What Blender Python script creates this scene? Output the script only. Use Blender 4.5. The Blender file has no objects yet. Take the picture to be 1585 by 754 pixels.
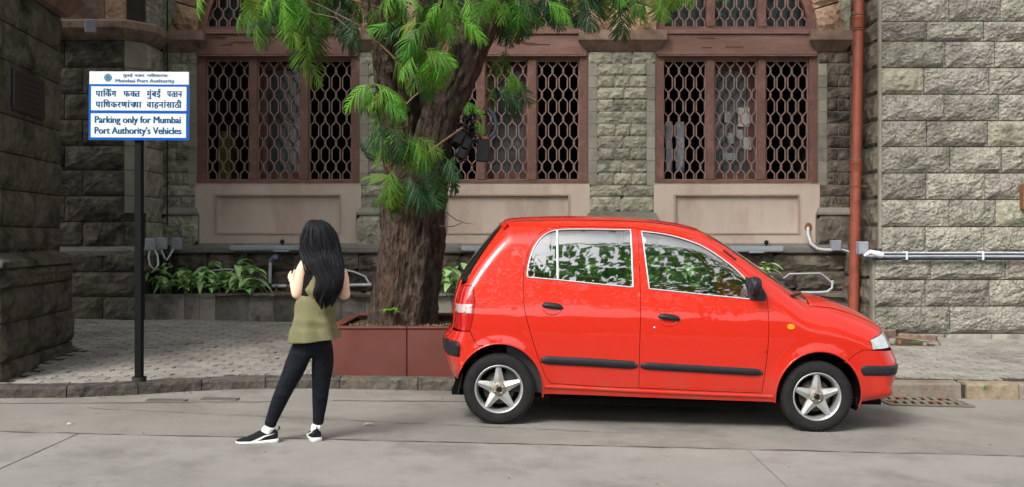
import bpy, bmesh, math, random
import numpy as np
from mathutils import Vector, Matrix, noise, geometry
random.seed(7)
R = math.radians
scene = bpy.context.scene
COL = scene.collection
F = 1450.0            # focal length in pixels of the photograph (1585 wide)
CAMZ = 1.41

# ------------------------------------------------------------------ camera, world, sun, exposure
cam_d = bpy.data.cameras.new('camera'); cam = bpy.data.objects.new('camera', cam_d); COL.objects.link(cam)
cam.location = (0, 0, CAMZ); cam.rotation_euler = (R(90), 0, 0)
cam_d.sensor_width = 36.0; cam_d.lens = 36.0 * F / 1585.0; cam_d.shift_y = -11.0 / 1585.0
cam_d.clip_start = 0.05; cam_d.clip_end = 1000
scene.camera = cam
SUN_EL, SUN_AZ = R(43), R(216)      # azimuth clockwise from +Y; the sun stands behind the camera, a little left
world = bpy.data.worlds.new('World'); scene.world = world; world.use_nodes = True
wn = world.node_tree.nodes; wl = world.node_tree.links
bg = wn['Background']
sky = wn.new('ShaderNodeTexSky'); sky.sky_type = 'NISHITA'; sky.sun_disc = False
sky.sun_elevation = SUN_EL; sky.sun_rotation = SUN_AZ
sky.air_density = 1.0; sky.dust_density = 4.0; sky.ozone_density = 1.0
hsv = wn.new('ShaderNodeHueSaturation'); hsv.inputs['Saturation'].default_value = 0.2
wl.new(sky.outputs[0], hsv.inputs['Color']); wl.new(hsv.outputs[0], bg.inputs[0]); bg.inputs[1].default_value = 0.15
sun_d = bpy.data.lights.new('sun', 'SUN'); sun_d.energy = 1.5; sun_d.angle = R(20); sun_d.color = (1.0, 0.95, 0.88)
sun = bpy.data.objects.new('sun', sun_d); COL.objects.link(sun)
sdir = Vector((math.sin(SUN_AZ) * math.cos(SUN_EL), math.cos(SUN_AZ) * math.cos(SUN_EL), math.sin(SUN_EL)))
sun.rotation_euler = sdir.to_track_quat('Z', 'Y').to_euler(); sun.location = (0, -5, 20)
scene.view_settings.view_transform = 'Standard'; scene.view_settings.look = 'None'
scene.view_settings.exposure = 1.1; scene.view_settings.gamma = 1.0

# ------------------------------------------------------------------ helpers
def P(px, py, d):
    return Vector(((px - 792.5) / F * d, d, CAMZ - (py - 366) / F * d))
def pz(py, d): return CAMZ - (py - 366) / F * d
def pxx(px, d): return (px - 792.5) / F * d

MATS = {}
def M(name, col, rough=.8, col2=None, vs=2.0, bump=.0, bs=20.0, rnd=.0, metal=0, coat=0, spec=None, stretch=(1, 1, 1), vor=0.0, vmix=.5,
      coords='pos', bdist=.02, col3=None, s3=0.6, huer=0.0, trans=0.0, r2=None, detail=6):
    if name in MATS: return MATS[name]
    if spec is None: spec = .12 if rough >= .85 else (.3 if rough >= .6 else .5)
    m = bpy.data.materials.new(name); m.use_nodes = True
    nt = m.node_tree; N = nt.nodes; L = nt.links; b = N['Principled BSDF']
    b.inputs['Roughness'].default_value = rough; b.inputs['Metallic'].default_value = metal
    b.inputs['Coat Weight'].default_value = coat; b.inputs['Coat Roughness'].default_value = .03
    b.inputs['Specular IOR Level'].default_value = spec
    c4 = lambda c: (c[0], c[1], c[2], 1)
    if coords == 'pos': src = N.new('ShaderNodeNewGeometry').outputs['Position']
    else: src = N.new('ShaderNodeTexCoord').outputs['Object']
    mp = N.new('ShaderNodeMapping'); mp.inputs['Scale'].default_value = stretch; L.new(src, mp.inputs[0]); src = mp.outputs[0]
    rgb = None
    if col2 is not None:
        n = N.new('ShaderNodeTexNoise'); n.inputs['Scale'].default_value = vs; n.inputs['Detail'].default_value = detail; n.inputs['Roughness'].default_value = .65
        L.new(src, n.inputs['Vector'])
        cr = N.new('ShaderNodeValToRGB'); cr.color_ramp.elements[0].position = .5 - .35 * (1 - vmix) - .05; cr.color_ramp.elements[1].position = .5 + .35 * (1 - vmix) + .05
        cr.color_ramp.elements[0].color = c4(col); cr.color_ramp.elements[1].color = c4(col2)
        L.new(n.outputs[0], cr.inputs[0]); rgb = cr.outputs[0]
        if col3 is not None:
            n3 = N.new('ShaderNodeTexNoise'); n3.inputs['Scale'].default_value = s3; n3.inputs['Detail'].default_value = 5; n3.inputs['Roughness'].default_value = .7
            L.new(src, n3.inputs['Vector'])
            c3 = N.new('ShaderNodeValToRGB'); c3.color_ramp.elements[0].position = .5; c3.color_ramp.elements[1].position = .68
            L.new(n3.outputs[0], c3.inputs[0])
            mx = N.new('ShaderNodeMix'); mx.data_type = 'RGBA'; L.new(c3.outputs[0], mx.inputs[0]); L.new(rgb, mx.inputs[6]); mx.inputs[7].default_value = c4(col3)
            rgb = mx.outputs[2]
    if rnd > 0 or huer > 0:
        oi = N.new('ShaderNodeObjectInfo'); hs = N.new('ShaderNodeHueSaturation')
        mr = N.new('ShaderNodeMapRange'); mr.inputs[3].default_value = 1 - rnd; mr.inputs[4].default_value = 1 + rnd
        L.new(oi.outputs['Random'], mr.inputs[0]); L.new(mr.outputs[0], hs.inputs['Value'])
        if huer > 0:
            ml = N.new('ShaderNodeMath'); ml.operation = 'MULTIPLY'; ml.inputs[1].default_value = 7.31; L.new(oi.outputs['Random'], ml.inputs[0])
            fr = N.new('ShaderNodeMath'); fr.operation = 'FRACT'; L.new(ml.outputs[0], fr.inputs[0])
            m2 = N.new('ShaderNodeMapRange'); m2.inputs[3].default_value = .5 - huer; m2.inputs[4].default_value = .5 + huer
            L.new(fr.outputs[0], m2.inputs[0]); L.new(m2.outputs[0], hs.inputs['Hue'])
        if rgb is not None: L.new(rgb, hs.inputs['Color'])
        else: hs.inputs['Color'].default_value = c4(col)
        rgb = hs.outputs[0]
    if rgb is not None: L.new(rgb, b.inputs['Base Color'])
    else: b.inputs['Base Color'].default_value = c4(col)
    if r2 is not None:
        nr = N.new('ShaderNodeTexNoise'); nr.inputs['Scale'].default_value = 3.0; nr.inputs['Detail'].default_value = 8; L.new(src, nr.inputs['Vector'])
        m3 = N.new('ShaderNodeMapRange'); m3.inputs[1].default_value = .3; m3.inputs[2].default_value = .7; m3.inputs[3].default_value = rough; m3.inputs[4].default_value = r2
        L.new(nr.outputs[0], m3.inputs[0]); L.new(m3.outputs[0], b.inputs['Roughness'])
    if bump > 0:
        bn = N.new('ShaderNodeTexNoise'); bn.inputs['Scale'].default_value = bs; bn.inputs['Detail'].default_value = 7; bn.inputs['Roughness'].default_value = .62
        L.new(src, bn.inputs['Vector']); h = bn.outputs[0]
        if vor > 0:
            vo = N.new('ShaderNodeTexVoronoi'); vo.inputs['Scale'].default_value = bs * vor; L.new(src, vo.inputs['Vector'])
            ad = N.new('ShaderNodeMath'); ad.operation = 'ADD'; L.new(h, ad.inputs[0])
            mu = N.new('ShaderNodeMath'); mu.operation = 'MULTIPLY'; mu.inputs[1].default_value = .6; L.new(vo.outputs['Distance'], mu.inputs[0]); L.new(mu.outputs[0], ad.inputs[1]); h = ad.outputs[0]
        bu = N.new('ShaderNodeBump'); bu.inputs['Strength'].default_value = bump; bu.inputs['Distance'].default_value = bdist
        L.new(h, bu.inputs['Height']); L.new(bu.outputs[0], b.inputs['Normal'])
    if trans > 0:
        b.inputs['Subsurface Weight'].default_value = 0
        tr = N.new('ShaderNodeBsdfTranslucent'); mxs = N.new('ShaderNodeMixShader'); mxs.inputs[0].default_value = trans
        if rgb is not None: L.new(rgb, tr.inputs[0])
        else: tr.inputs[0].default_value = c4(col)
        L.new(b.outputs[0], mxs.inputs[1]); L.new(tr.outputs[0], mxs.inputs[2]); L.new(mxs.outputs[0], N['Material Output'].inputs[0])
    MATS[name] = m
    return m

def thing(name, loc, label, cat, group=None):
    o = bpy.data.objects.new(name, None); o.empty_display_size = .1; COL.objects.link(o); o.location = loc
    o['label'] = label; o['category'] = cat
    if group: o['group'] = group
    return o
def tag(o, label, cat, group=None):
    o['label'] = label; o['category'] = cat
    if group: o['group'] = group
    return o
def link(name, me, mat=None, parent=None, loc=None, rot=None, scale=None, local=False, kind=None, label=None):
    o = bpy.data.objects.new(name, me); COL.objects.link(o)
    if mat is not None and not me.materials: me.materials.append(mat)
    if loc is not None: o.location = loc
    if rot is not None: o.rotation_euler = rot
    if scale is not None: o.scale = scale
    if parent is not None:
        o.parent = parent
        if not local and parent.type == 'EMPTY': o.matrix_parent_inverse = Matrix.Translation(-Vector(parent.location))
    if kind: o['kind'] = kind
    if label: o['label'] = label
    return o
def smooth(me, on=True):
    me.polygons.foreach_set('use_smooth', [on] * len(me.polygons)); me.update()

class G:
    """collects geometry for ONE mesh object"""
    def __init__(s): s.v = []; s.f = []; s.sm = []
    def add(s, vs, fs, sm=False):
        o = len(s.v); s.v += [tuple(v) for v in vs]
        for f in fs: s.f.append(tuple(i + o for i in f)); s.sm.append(sm)
        return s
    def box(s, x0, x1, y0, y1, z0, z1, T=None, j=0):
        vs = [Vector((x, y, z)) for z in (z0, z1) for y in (y0, y1) for x in (x0, x1)]
        if j: vs = [v + Vector((random.uniform(-j, j), random.uniform(-j, j), random.uniform(-j, j))) for v in vs]
        if T is not None: vs = [T @ v for v in vs]
        return s.add(vs, [(0, 2, 3, 1), (4, 5, 7, 6), (0, 1, 5, 4), (2, 6, 7, 3), (1, 3, 7, 5), (0, 4, 6, 2)])
    def bbox(s, x0, x1, y0, y1, z0, z1, b=.01, T=None):
        """box with all edges chamfered"""
        vs = []
        X = (x0, x1); Y = (y0, y1); Z = (z0, z1); idx = {}
        for i in (0, 1):
            for j in (0, 1):
                for k in (0, 1):
                    sx = b if i == 0 else -b; sy = b if j == 0 else -b; sz = b if k == 0 else -b
                    for a, v in enumerate(((X[i], Y[j] + sy, Z[k] + sz), (X[i] + sx, Y[j], Z[k] + sz), (X[i] + sx, Y[j] + sy, Z[k]))):
                        idx[(i, j, k, a)] = len(vs); vs.append(Vector(v))
        fs = []
        for i in (0, 1): q = [idx[(i, j, k, 0)] for j, k in ((0, 0), (1, 0), (1, 1), (0, 1))]; fs.append(q if i == 1 else q[::-1])
        for j in (0, 1): q = [idx[(i, j, k, 1)] for i, k in ((0, 0), (0, 1), (1, 1), (1, 0))]; fs.append(q if j == 1 else q[::-1])
        for k in (0, 1): q = [idx[(i, j, k, 2)] for i, j in ((0, 0), (1, 0), (1, 1), (0, 1))]; fs.append(q if k == 1 else q[::-1])
        for j in (0, 1):
            for k in (0, 1): q = [idx[(0, j, k, 1)], idx[(1, j, k, 1)], idx[(1, j, k, 2)], idx[(0, j, k, 2)]]; fs.append(q if j != k else q[::-1])
        for i in (0, 1):
            for k in (0, 1): q = [idx[(i, 0, k, 0)], idx[(i, 1, k, 0)], idx[(i, 1, k, 2)], idx[(i, 0, k, 2)]]; fs.append(q if i == k else q[::-1])
        for i in (0, 1):
            for j in (0, 1): q = [idx[(i, j, 0, 0)], idx[(i, j, 1, 0)], idx[(i, j, 1, 1)], idx[(i, j, 0, 1)]]; fs.append(q if i != j else q[::-1])
        for i in (0, 1):
            for j in (0, 1):
                for k in (0, 1): q = [idx[(i, j, k, 0)], idx[(i, j, k, 1)], idx[(i, j, k, 2)]]; fs.append(q if (i + j + k) % 2 == 1 else q[::-1])
        if T is not None: vs = [T @ v for v in vs]
        return s.add(vs, fs)
    def tube(s, pts, r, n=8, cap=True, ry=None, up=None, sm=True, closed=False):
        pts = [Vector(p) for p in pts]; m = len(pts)
        rs = r if isinstance(r, (list, tuple)) else [r] * m
        rys = ry if isinstance(ry, (list, tuple)) else ([ry] * m if ry else rs)
        vs = []; fs = []
        prev = Vector(up) if up else None
        for i, p in enumerate(pts):
            if closed: t = (pts[(i + 1) % m] - pts[i - 1]).normalized()
            else: t = (pts[min(i + 1, m - 1)] - pts[max(i - 1, 0)]).normalized()
            if prev is None:
                prev = Vector((0, 0, 1)) if abs(t.z) < .9 else Vector((1, 0, 0))
            a = (prev - t * prev.dot(t))
            a = a.normalized() if a.length > 1e-6 else t.orthogonal().normalized()
            b = t.cross(a); prev = a
            for k in range(n):
                th = 2 * math.pi * k / n
                vs.append(p + a * (math.cos(th) * rs[i]) + b * (math.sin(th) * rys[i]))
        mm = m if closed else m - 1
        for i in range(mm):
            for k in range(n):
                k2 = (k + 1) % n; i2 = (i + 1) % m
                fs.append((i * n + k, i * n + k2, i2 * n + k2, i2 * n + k))
        s.add(vs, fs, sm)
        if cap and not closed:
            s.add(vs[:n], [tuple(range(n))[::-1]]); s.add(vs[-n:], [tuple(range(n))])
        return s
    def lathe(s, prof, n=32, T=None, sm=True, a0=0, a1=2 * math.pi):
        """prof: (radius, y) about the Y axis"""
        vs = []; fs = []; full = abs(a1 - a0 - 2 * math.pi) < 1e-6; m = n if full else n + 1
        for (r, y) in prof:
            for k in range(m):
                th = a0 + (a1 - a0) * k / n; vs.append(Vector((r * math.cos(th), y, r * math.sin(th))))
        for i in range(len(prof) - 1):
            for k in range(n):
                k2 = (k + 1) % m
                fs.append((i * m + k, i * m + k2, (i + 1) * m + k2, (i + 1) * m + k))
        if T is not None: vs = [T @ v for v in vs]
        return s.add(vs, fs, sm)
    def prism(s, poly, y0, y1, T=None, sm=False):
        """poly in (x,z), extruded along y"""
        n = len(poly); vs = [Vector((x, y, z)) for y in (y0, y1) for x, z in poly]
        if T is not None: vs = [T @ v for v in vs]
        fs = [tuple(range(n)), tuple(range(2 * n - 1, n - 1, -1))] + [(i, i + n, (i + 1) % n + n, (i + 1) % n) for i in range(n)]
        return s.add(vs, fs, sm)
    def sphere(s, c, rx, ry=None, rz=None, n=12, m=8, T=None):
        ry = ry or rx; rz = rz or rx; c = Vector(c); vs = []; fs = []
        for i in range(m + 1):
            ph = math.pi * i / m
            for k in range(n):
                th = 2 * math.pi * k / n
                vs.append(c + Vector((rx * math.sin(ph) * math.cos(th), ry * math.sin(ph) * math.sin(th), rz * math.cos(ph))))
        for i in range(m):
            for k in range(n):
                fs.append((i * n + k, (i + 1) * n + k, (i + 1) * n + (k + 1) % n, i * n + (k + 1) % n))
        if T is not None: vs = [T @ v for v in vs]
        return s.add(vs, fs, True)
    def mesh(s, name):
        me = bpy.data.meshes.new(name); me.from_pydata(s.v, [], s.f)
        me.polygons.foreach_set('use_smooth', s.sm); me.validate(); me.update(); return me
    def build(s, name, mat, parent=None, **k): return link(name, s.mesh(name), mat, parent, **k)

def apply_mods(o):
    dg = bpy.context.evaluated_depsgraph_get(); dg.update()
    me = bpy.data.meshes.new_from_object(o.evaluated_get(dg)); old = o.data
    o.modifiers.clear(); o.data = me
    return o
def lerp(a, b, t): return a + (b - a) * t

# ------------------------------------------------------------------ materials
m_stone = M('grey_beige_stone', (.15, .142, .12), .9, (.39, .365, .31), 11, bump=1.0, bs=26, rnd=.2, vor=.9, huer=.022, col3=(.15, .145, .125), s3=3.0, bdist=.045)
m_stone_g = M('green_grey_stone', (.165, .16, .12), .9, (.36, .345, .27), 10, bump=.9, bs=20, rnd=.15, vor=.8, huer=.012, col3=(.09, .09, .07), s3=3, bdist=.03)
m_stone_d = M('shade_toned_stone', (.05, .047, .036), .92, (.14, .128, .096), 6, bump=1.0, bs=13, rnd=.18, vor=.8, huer=.01, col3=(.02, .02, .015), s3=2, bdist=.04)  # shade on the left walls is put into this darker stone colour
m_stone_p = M('brown_plinth_stone', (.06, .05, .04), .92, (.19, .16, .13), 7, bump=1.0, bs=11, rnd=.2, vor=.8, huer=.015, col3=(.03, .027, .022), s3=2.5, bdist=.04)
m_pinkstone = M('peach_rock_stone', (.2, .125, .08), .9, (.42, .29, .2), 8, bump=.9, bs=18, rnd=.1, vor=.8, huer=.01, bdist=.03)
m_dress = M('dressed_pale_stone', (.16, .15, .12), .85, (.31, .29, .245), 3, bump=.3, bs=40, rnd=.12, col3=(.12, .11, .09), s3=1.5)
m_impost = M('brownish_sandstone', (.13, .085, .065), .85, (.27, .19, .15), 3, bump=.3, bs=40, rnd=.06, col3=(.09, .065, .05), s3=4)
m_ledge = M('ledge_stone', (.1, .095, .085), .85, (.22, .21, .19), 3, bump=.4, bs=30, rnd=.06, col3=(.06, .055, .05), s3=3)
m_mortar = M('mortar', (.13, .12, .1), .95, (.2, .19, .16), 6, bump=.4, bs=60)
m_mortar_d = M('dark_mortar', (.03, .028, .022), .95, (.05, .046, .038), 6, bump=.4, bs=60)  # darker mortar behind the left walls and the plinths
m_plaster = M('painted_plaster', (.39, .315, .265), .8, (.47, .385, .325), 1.3, bump=.12, bs=60, col3=(.36, .275, .23), s3=2.2, stretch=(1, 1, .35))
m_wood = M('brown_painted_wood', (.10, .046, .035), .65, (.155, .08, .062), 3, bump=.25, bs=30, stretch=(1, 1, 1), col3=(.2, .1, .08), s3=5)
m_wood_v = M('faded_lintel_paint', (.13, .066, .053), .7, (.19, .105, .088), 2, bump=.35, bs=22, stretch=(.5, 1, 3), col3=(.21, .115, .1), s3=3.5)
m_grille = M('rusty_pink_iron', (.15, .095, .08), .75, (.23, .155, .13), 12, bump=.2, bs=80)
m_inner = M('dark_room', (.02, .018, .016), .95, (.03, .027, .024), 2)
m_road = M('asphalt', (.18, .168, .15), .9, (.265, .25, .226), 1.3, bump=.6, bs=110, col3=(.15, .138, .122), s3=.8, bdist=.012, vmix=.3, detail=14)
m_conc = M('road_concrete', (.215, .203, .186), .88, (.30, .286, .263), 1.8, bump=.5, bs=140, col3=(.18, .17, .156), s3=1.1, bdist=.01, vmix=.25, detail=14)
m_paver = M('grey_paver', (.18, .168, .15), .9, (.275, .26, .235), 3.0, bump=.4, bs=90, rnd=.12, col3=(.15, .135, .115), s3=1.2, bdist=.008)
m_joint = M('dirt_joint', (.035, .03, .025), .95, (.06, .052, .043), 8, bump=.3, bs=60)
m_kerb = M('kerb_stone', (.03, .028, .026), .9, (.12, .11, .098), 9, bump=.9, bs=25, rnd=.3, col3=(.11, .085, .065), s3=5, vor=.7)
m_kerb_r = M('pale_kerb_stone', (.15, .125, .1), .9, (.27, .235, .2), 6, bump=.6, bs=25, rnd=.1, col3=(.12, .075, .05), s3=3)
m_kerb_y = M('yellow_painted_kerb', (.17, .13, .085), .9, (.32, .26, .17), 12, bump=.6, bs=30, col3=(.22, .2, .175), s3=6)
m_soil = M('soil', (.045, .033, .023), .95, (.1, .08, .055), 14, bump=1.0, bs=35, bdist=.04)
m_slab = M('grey_slate_slab', (.12, .108, .09), .6, (.27, .245, .21), 3.5, bump=.25, bs=30, rnd=.3, col3=(.05, .045, .04), s3=1.6, huer=.02)
m_redstone = M('polished_red_granite', (.085, .022, .015), .4, (.12, .032, .022), 4, bump=.06, bs=60, rnd=.08, r2=.6)
m_bark = M('tree_bark', (.012, .009, .007), .95, (.135, .10, .078), 9, bump=1.0, bs=8, stretch=(2.4, 2.4, .7), vor=1.3, bdist=.12, col3=(.105, .058, .04), s3=1.1)
m_leaf = M('feathery_leaf', (.055, .15, .018), .5, (.13, .27, .035), 8, rnd=.5, huer=.035, trans=.45, spec=.2)
m_leafb = M('young_leaf', (.08, .28, .02), .5, (.14, .38, .03), 6, rnd=.2, huer=.015, trans=.4, spec=.3)
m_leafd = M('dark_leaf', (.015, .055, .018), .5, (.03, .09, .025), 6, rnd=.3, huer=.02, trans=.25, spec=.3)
m_twig = M('twig', (.12, .07, .045), .9, (.2, .13, .09), 20)
m_plant = M('broad_leaf', (.16, .4, .08), .35, (.5, .68, .34), 18, rnd=.25, huer=.03, trans=.2)
m_black = M('black_plastic', (.008, .008, .009), .45, spec=.25, bump=.05, bs=200)
m_rubber = M('tyre_rubber', (.012, .012, .013), .85, spec=.15, col2=(.024, .023, .023), vs=20, bump=.15, bs=150, coords='obj')
m_trim = M('black_trim', (.009, .009, .012), .5, spec=.3, col2=(.018, .018, .022), vs=30, bump=.05, bs=300, coords='obj')
m_alloy = M('alloy_rim', (.5, .51, .51), .38, (.36, .36, .35), 14, metal=.6, coords='obj')
m_hub = M('dirty_hub', (.3, .27, .2), .5, (.2, .17, .12), 30, metal=.5, coords='obj')
m_chrome = M('bright_strip', (.6, .61, .62), .3, metal=.4)
m_steel = M('steel', (.45, .45, .45), .3, metal=.9)
m_sill_d = M('underbody', (.008, .008, .007), .95, spec=0)
m_pipe_r = M('red_oxide_pipe', (.2, .045, .022), .45, (.27, .065, .035), 9, bump=.1, bs=40, col3=(.14, .035, .02), s3=5)
m_pipe_w = M('pale_pvc', (.5, .52, .55), .45, (.35, .35, .36), 5)
m_cable = M('blue_grey_cable', (.03, .045, .07), .4, (.06, .08, .11), 9)
m_box_g = M('grey_enclosure', (.2, .22, .25), .5, (.28, .3, .33), 6, bump=.05, bs=60)
m_rust = M('rusty_iron', (.12, .05, .025), .85, (.22, .11, .06), 14, bump=.4, bs=50)
m_white = M('white_sheet', (.56, .6, .62), .5, spec=.2)
m_signblue = M('sign_blue', (.002, .075, .33), .6, spec=.08)
m_ink = M('sign_ink', (.003, .06, .16), .6, spec=.08)
m_pole = M('black_pole_paint', (.003, .0035, .004), .6, (.007, .008, .009), 30, bump=.1, bs=60, spec=.1)
# ------------------------------------------------------------------ ground
def road_z(x): return -.024 * x
KERB = [(-9.5, 7.45), (-6, 7.5), (-4.15, 7.58), (-3.62, 7.68), (-3.21, 7.86), (-2.78, 8.12), (-2.27, 8.34), (-1.7, 8.42), (0, 8.48), (5, 8.75), (9.5, 8.97), (13, 9.15)]
def kerb_d(x):
    for (a, b), (c, d) in zip(KERB, KERB[1:]):
        if a <= x <= c: return b + (d - b) * (x - a) / (c - a)
    return KERB[0][1] if x < KERB[0][0] else KERB[-1][1]
def kerb_h(x): return .092 if x < -2 else lerp(.092, .145, min(1, (x + 2) / 5))
def pave_z(x, d): return road_z(x) + kerb_h(x) + .033 * (d - 8.5)

g = G(); g.add([(-90, -90, 2.16), (90, -90, -2.16), (90, 90, -2.16), (-90, 90, 2.16)], [(0, 1, 2, 3)])
road = g.build('road', m_road, kind='structure')
JD = 6.33
xs = [-16.2, -11.9, -7.4, -2.93, 1.59, 6.1, 10.6, 15.1]
for x0, x1 in zip(xs, xs[1:]):
    for (d0, d1) in ((JD - 4.6, JD), (JD - 9.2, JD - 4.62)):
        a0, a1 = x0 + .006, x1 - .006
        sh = -.03
        g = G(); top = [(a0 + sh, d0 + .006), (a1 + sh, d0 + .006), (a1, d1 - .006), (a0, d1 - .006)]
        vs = [(x, y, road_z(x) - .02) for x, y in top] + [(x, y, road_z(x) + .006) for x, y in top]
        g.add(vs, [(4, 5, 6, 7), (0, 1, 5, 4), (1, 2, 6, 5), (2, 3, 7, 6), (3, 0, 4, 7)])
        g.build('concrete_slab', m_conc, road)
# a hairline crack patch and tar lines on the road as thin worn strips
m_crack = M('crack_dirt', (.095, .085, .075), .95)
def strip(pts, w, mat, name, parent, dz=.004):
    g = G(); vs = []
    for i, (x, y) in enumerate(pts):
        a = Vector(pts[max(0, i - 1)]); b = Vector(pts[min(len(pts) - 1, i + 1)]); t = (b - a).normalized(); n = Vector((-t.y, t.x)) * w * random.uniform(.1, 1.3) * .5
        vs += [(x + n.x, y + n.y, road_z(x) + dz), (x - n.x, y - n.y, road_z(x) + dz)]
    g.add(vs, [(2 * i, 2 * i + 1, 2 * i + 3, 2 * i + 2) for i in range(len(pts) - 1)])
    return g.build(name, mat, parent)
def wig(x0, y0, x1, y1, n, j): return [(lerp(x0, x1, t / n) + random.uniform(-j, j) * .3, lerp(y0, y1, t / n) + random.uniform(-j, j)) for t in range(n + 1)]
m_pale = M('dusty_streak', (.2, .183, .16), .95, (.13, .12, .105), 8)
strip(wig(-6, 7.0, -1.8, 7.75, 40, .012), .05, m_pale, 'dust_line', road)
strip(wig(-1.5, 7.85, .3, 8.0, 20, .02), .04, m_pale, 'dust_line', road)
strip(wig(-3.3, 7.25, 1.2, 6.75, 60, .015), .012, m_crack, 'crack', road)
strip(wig(-5, 6.36, 7, 6.36, 140, .012), .02, m_crack, 'crack', road)

# kerb of single stones
kerb = G()
def kerb_sect(x, off):           # point on kerb line and inward normal
    d = kerb_d(x); t = Vector((.1, kerb_d(x + .05) - kerb_d(x - .05))).normalized(); n = Vector((-t.y, t.x))
    return Vector((x, d)) + n * off
g = G(); n = 90; vs = []
for i in range(n + 1):
    x = lerp(-9.3, 9.3, i / n)
    a = kerb_sect(x, .03); b = kerb_sect(x, .16)
    vs += [(a.x, a.y, road_z(x) - .05), (a.x, a.y, road_z(x) + kerb_h(x) - .02), (b.x, b.y, road_z(x) + kerb_h(x) - .02)]
g.add(vs, [q for i in range(n) for q in ((3 * i, 3 * i + 3, 3 * i + 4, 3 * i + 1), (3 * i + 1, 3 * i + 4, 3 * i + 5, 3 * i + 2))])
kerb = g.build('kerb', m_joint, kind='structure')
cuts = [-9.2, -8.3, -7.4, -6.5, -5.7, -4.95, -4.25, -3.65, -3.15, -2.7, -2.2, -1.55, -.85, -.1, .7, 1.5, 2.3, 2.95, 4.18, 4.73, 5.3, 6.2, 7.1, 8.0, 8.9]
for ci, (x0, x1) in enumerate(zip(cuts, cuts[1:])):
    g = G(); vs = []; seg = 6; nx = 5
    gap0 = .05 if abs(x0 - 4.18) < .01 else .004
    for i in range(seg + 1):
        x = lerp(x0 + gap0, x1 - .004, i / seg); h = road_z(x) + kerb_h(x); jz = .006 if 0 < i < seg else -.008
        prof = [(.0, -.16), (.0 + random.uniform(0, .012), -.02 + random.uniform(-.006, .004)), (.02, 0), (.17, .002), (.18, -.05)]
        for o, z in prof:
            p = kerb_sect(x, o + random.uniform(-.004, .004)); vs.append((p.x, p.y, h + z + random.uniform(-.003, .003)))
    fs = [(i * 5 + k, i * 5 + 5 + k, i * 5 + 6 + k, i * 5 + 1 + k) for i in range(seg) for k in range(4)]
    fs += [(0, 1, 2, 3, 4), tuple(seg * 5 + k for k in (4, 3, 2, 1, 0))]
    g.add(vs, fs, False)
    mt = m_kerb_y if abs(x0 - 4.18) < .01 else (m_kerb_r if x0 > 2.2 else m_kerb)
    g.build('kerb_stone', mt, kerb)

# pavement base and interlocking pavers
g = G(); vs = []; nx, ny = 60, 10
for i in range(nx + 1):
    x = lerp(-9.3, 9.3, i / nx)
    for j in range(ny + 1):
        d = lerp(kerb_d(x) + .16, 14.0, j / ny); vs.append((x, d, pave_z(x, d) - .012))
g.add(vs, [(i * (ny + 1) + j, (i + 1) * (ny + 1) + j, (i + 1) * (ny + 1) + j + 1, i * (ny + 1) + j + 1) for i in range(nx) for j in range(ny)])
pave = g.build('pavement', m_joint, kind='structure')
PL, PW = .235, .125
def paver_poly(gp):
    l, w = PL / 2 - gp, PW / 2 - gp; z = .022
    return [(-l, -w), (-l * .45, -w + z), (l * .1, -w - z * .2), (l * .55, -w + z), (l, -w), (l + z * .6, 0), (l, w), (l * .55, w + z), (l * .1, w - z * .2), (-l * .45, w + z), (-l, w), (-l + z * .6, 0)]
poly = paver_poly(.007); inner = paver_poly(.0115)
g = G(); k = len(poly)
g.add([(x, y, -.03) for x, y in poly] + [(x, y, -.003) for x, y in poly] + [(x, y, 0) for x, y in inner],
      [tuple(range(2 * k, 3 * k))] + [(i, (i + 1) % k, (i + 1) % k + k, i + k) for i in range(k)] + [(i + k, (i + 1) % k + k, (i + 1) % k + 2 * k, i + 2 * k) for i in range(k)])
pm = g.mesh('paver'); pm.materials.append(m_paver)
cells = []
row = 0; d = 7.6
while d < 12.9:
    x = -6.6 + (PL / 2 if row % 2 else 0)
    while x < 8.2:
        ok = d > kerb_d(x) + .24
        if x < -4.2 and d < 9.9 and x < -4.25 - (d - 7.95) * .12 - .03: ok = False
        if x > 4.55 and d > 12.0: ok = False
        if x < -4.7 and d > 12.2: ok = False
        if -4.75 < x < 4.6 and d > 12.25: ok = False
        if 4.3 < x < 5.12 and 11.05 < d < 11.85: ok = False
        if -1.75 < x < -.25 and 8.6 < d < 9.8: ok = False
        if ok: cells.append((x, d))
        x += PL
    d += PW; row += 1
vis = [c for c in cells if -4.45 < c[0] < 5.9 and abs(c[0] / c[1]) < .56 and not (-.4 < c[0] < 3.2 and c[1] < 12)]
vis.sort(key=lambda c: c[1]); near = set(vis[:295])
st = G()
for (x, d) in cells:
    rz = random.gauss(0, .012); dz = random.gauss(0, .0022); tl = random.gauss(0, .008)
    z = pave_z(x, d) + dz
    if (x, d) in near:
        link('paver', pm, None, pave, loc=(x, d, z), rot=(.033 + tl, .024 + random.gauss(0, .008), rz))
    else:
        T = Matrix.Translation((x, d, z)) @ Matrix.Rotation(rz, 4, 'Z') @ Matrix.Rotation(.033 + tl, 4, 'X') @ Matrix.Rotation(.024, 4, 'Y')
        st.add([T @ v.co for v in pm.vertices], [tuple(f.vertices) for f in pm.polygons])
st.build('paver', m_paver, pave, kind='stuff')

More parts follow.
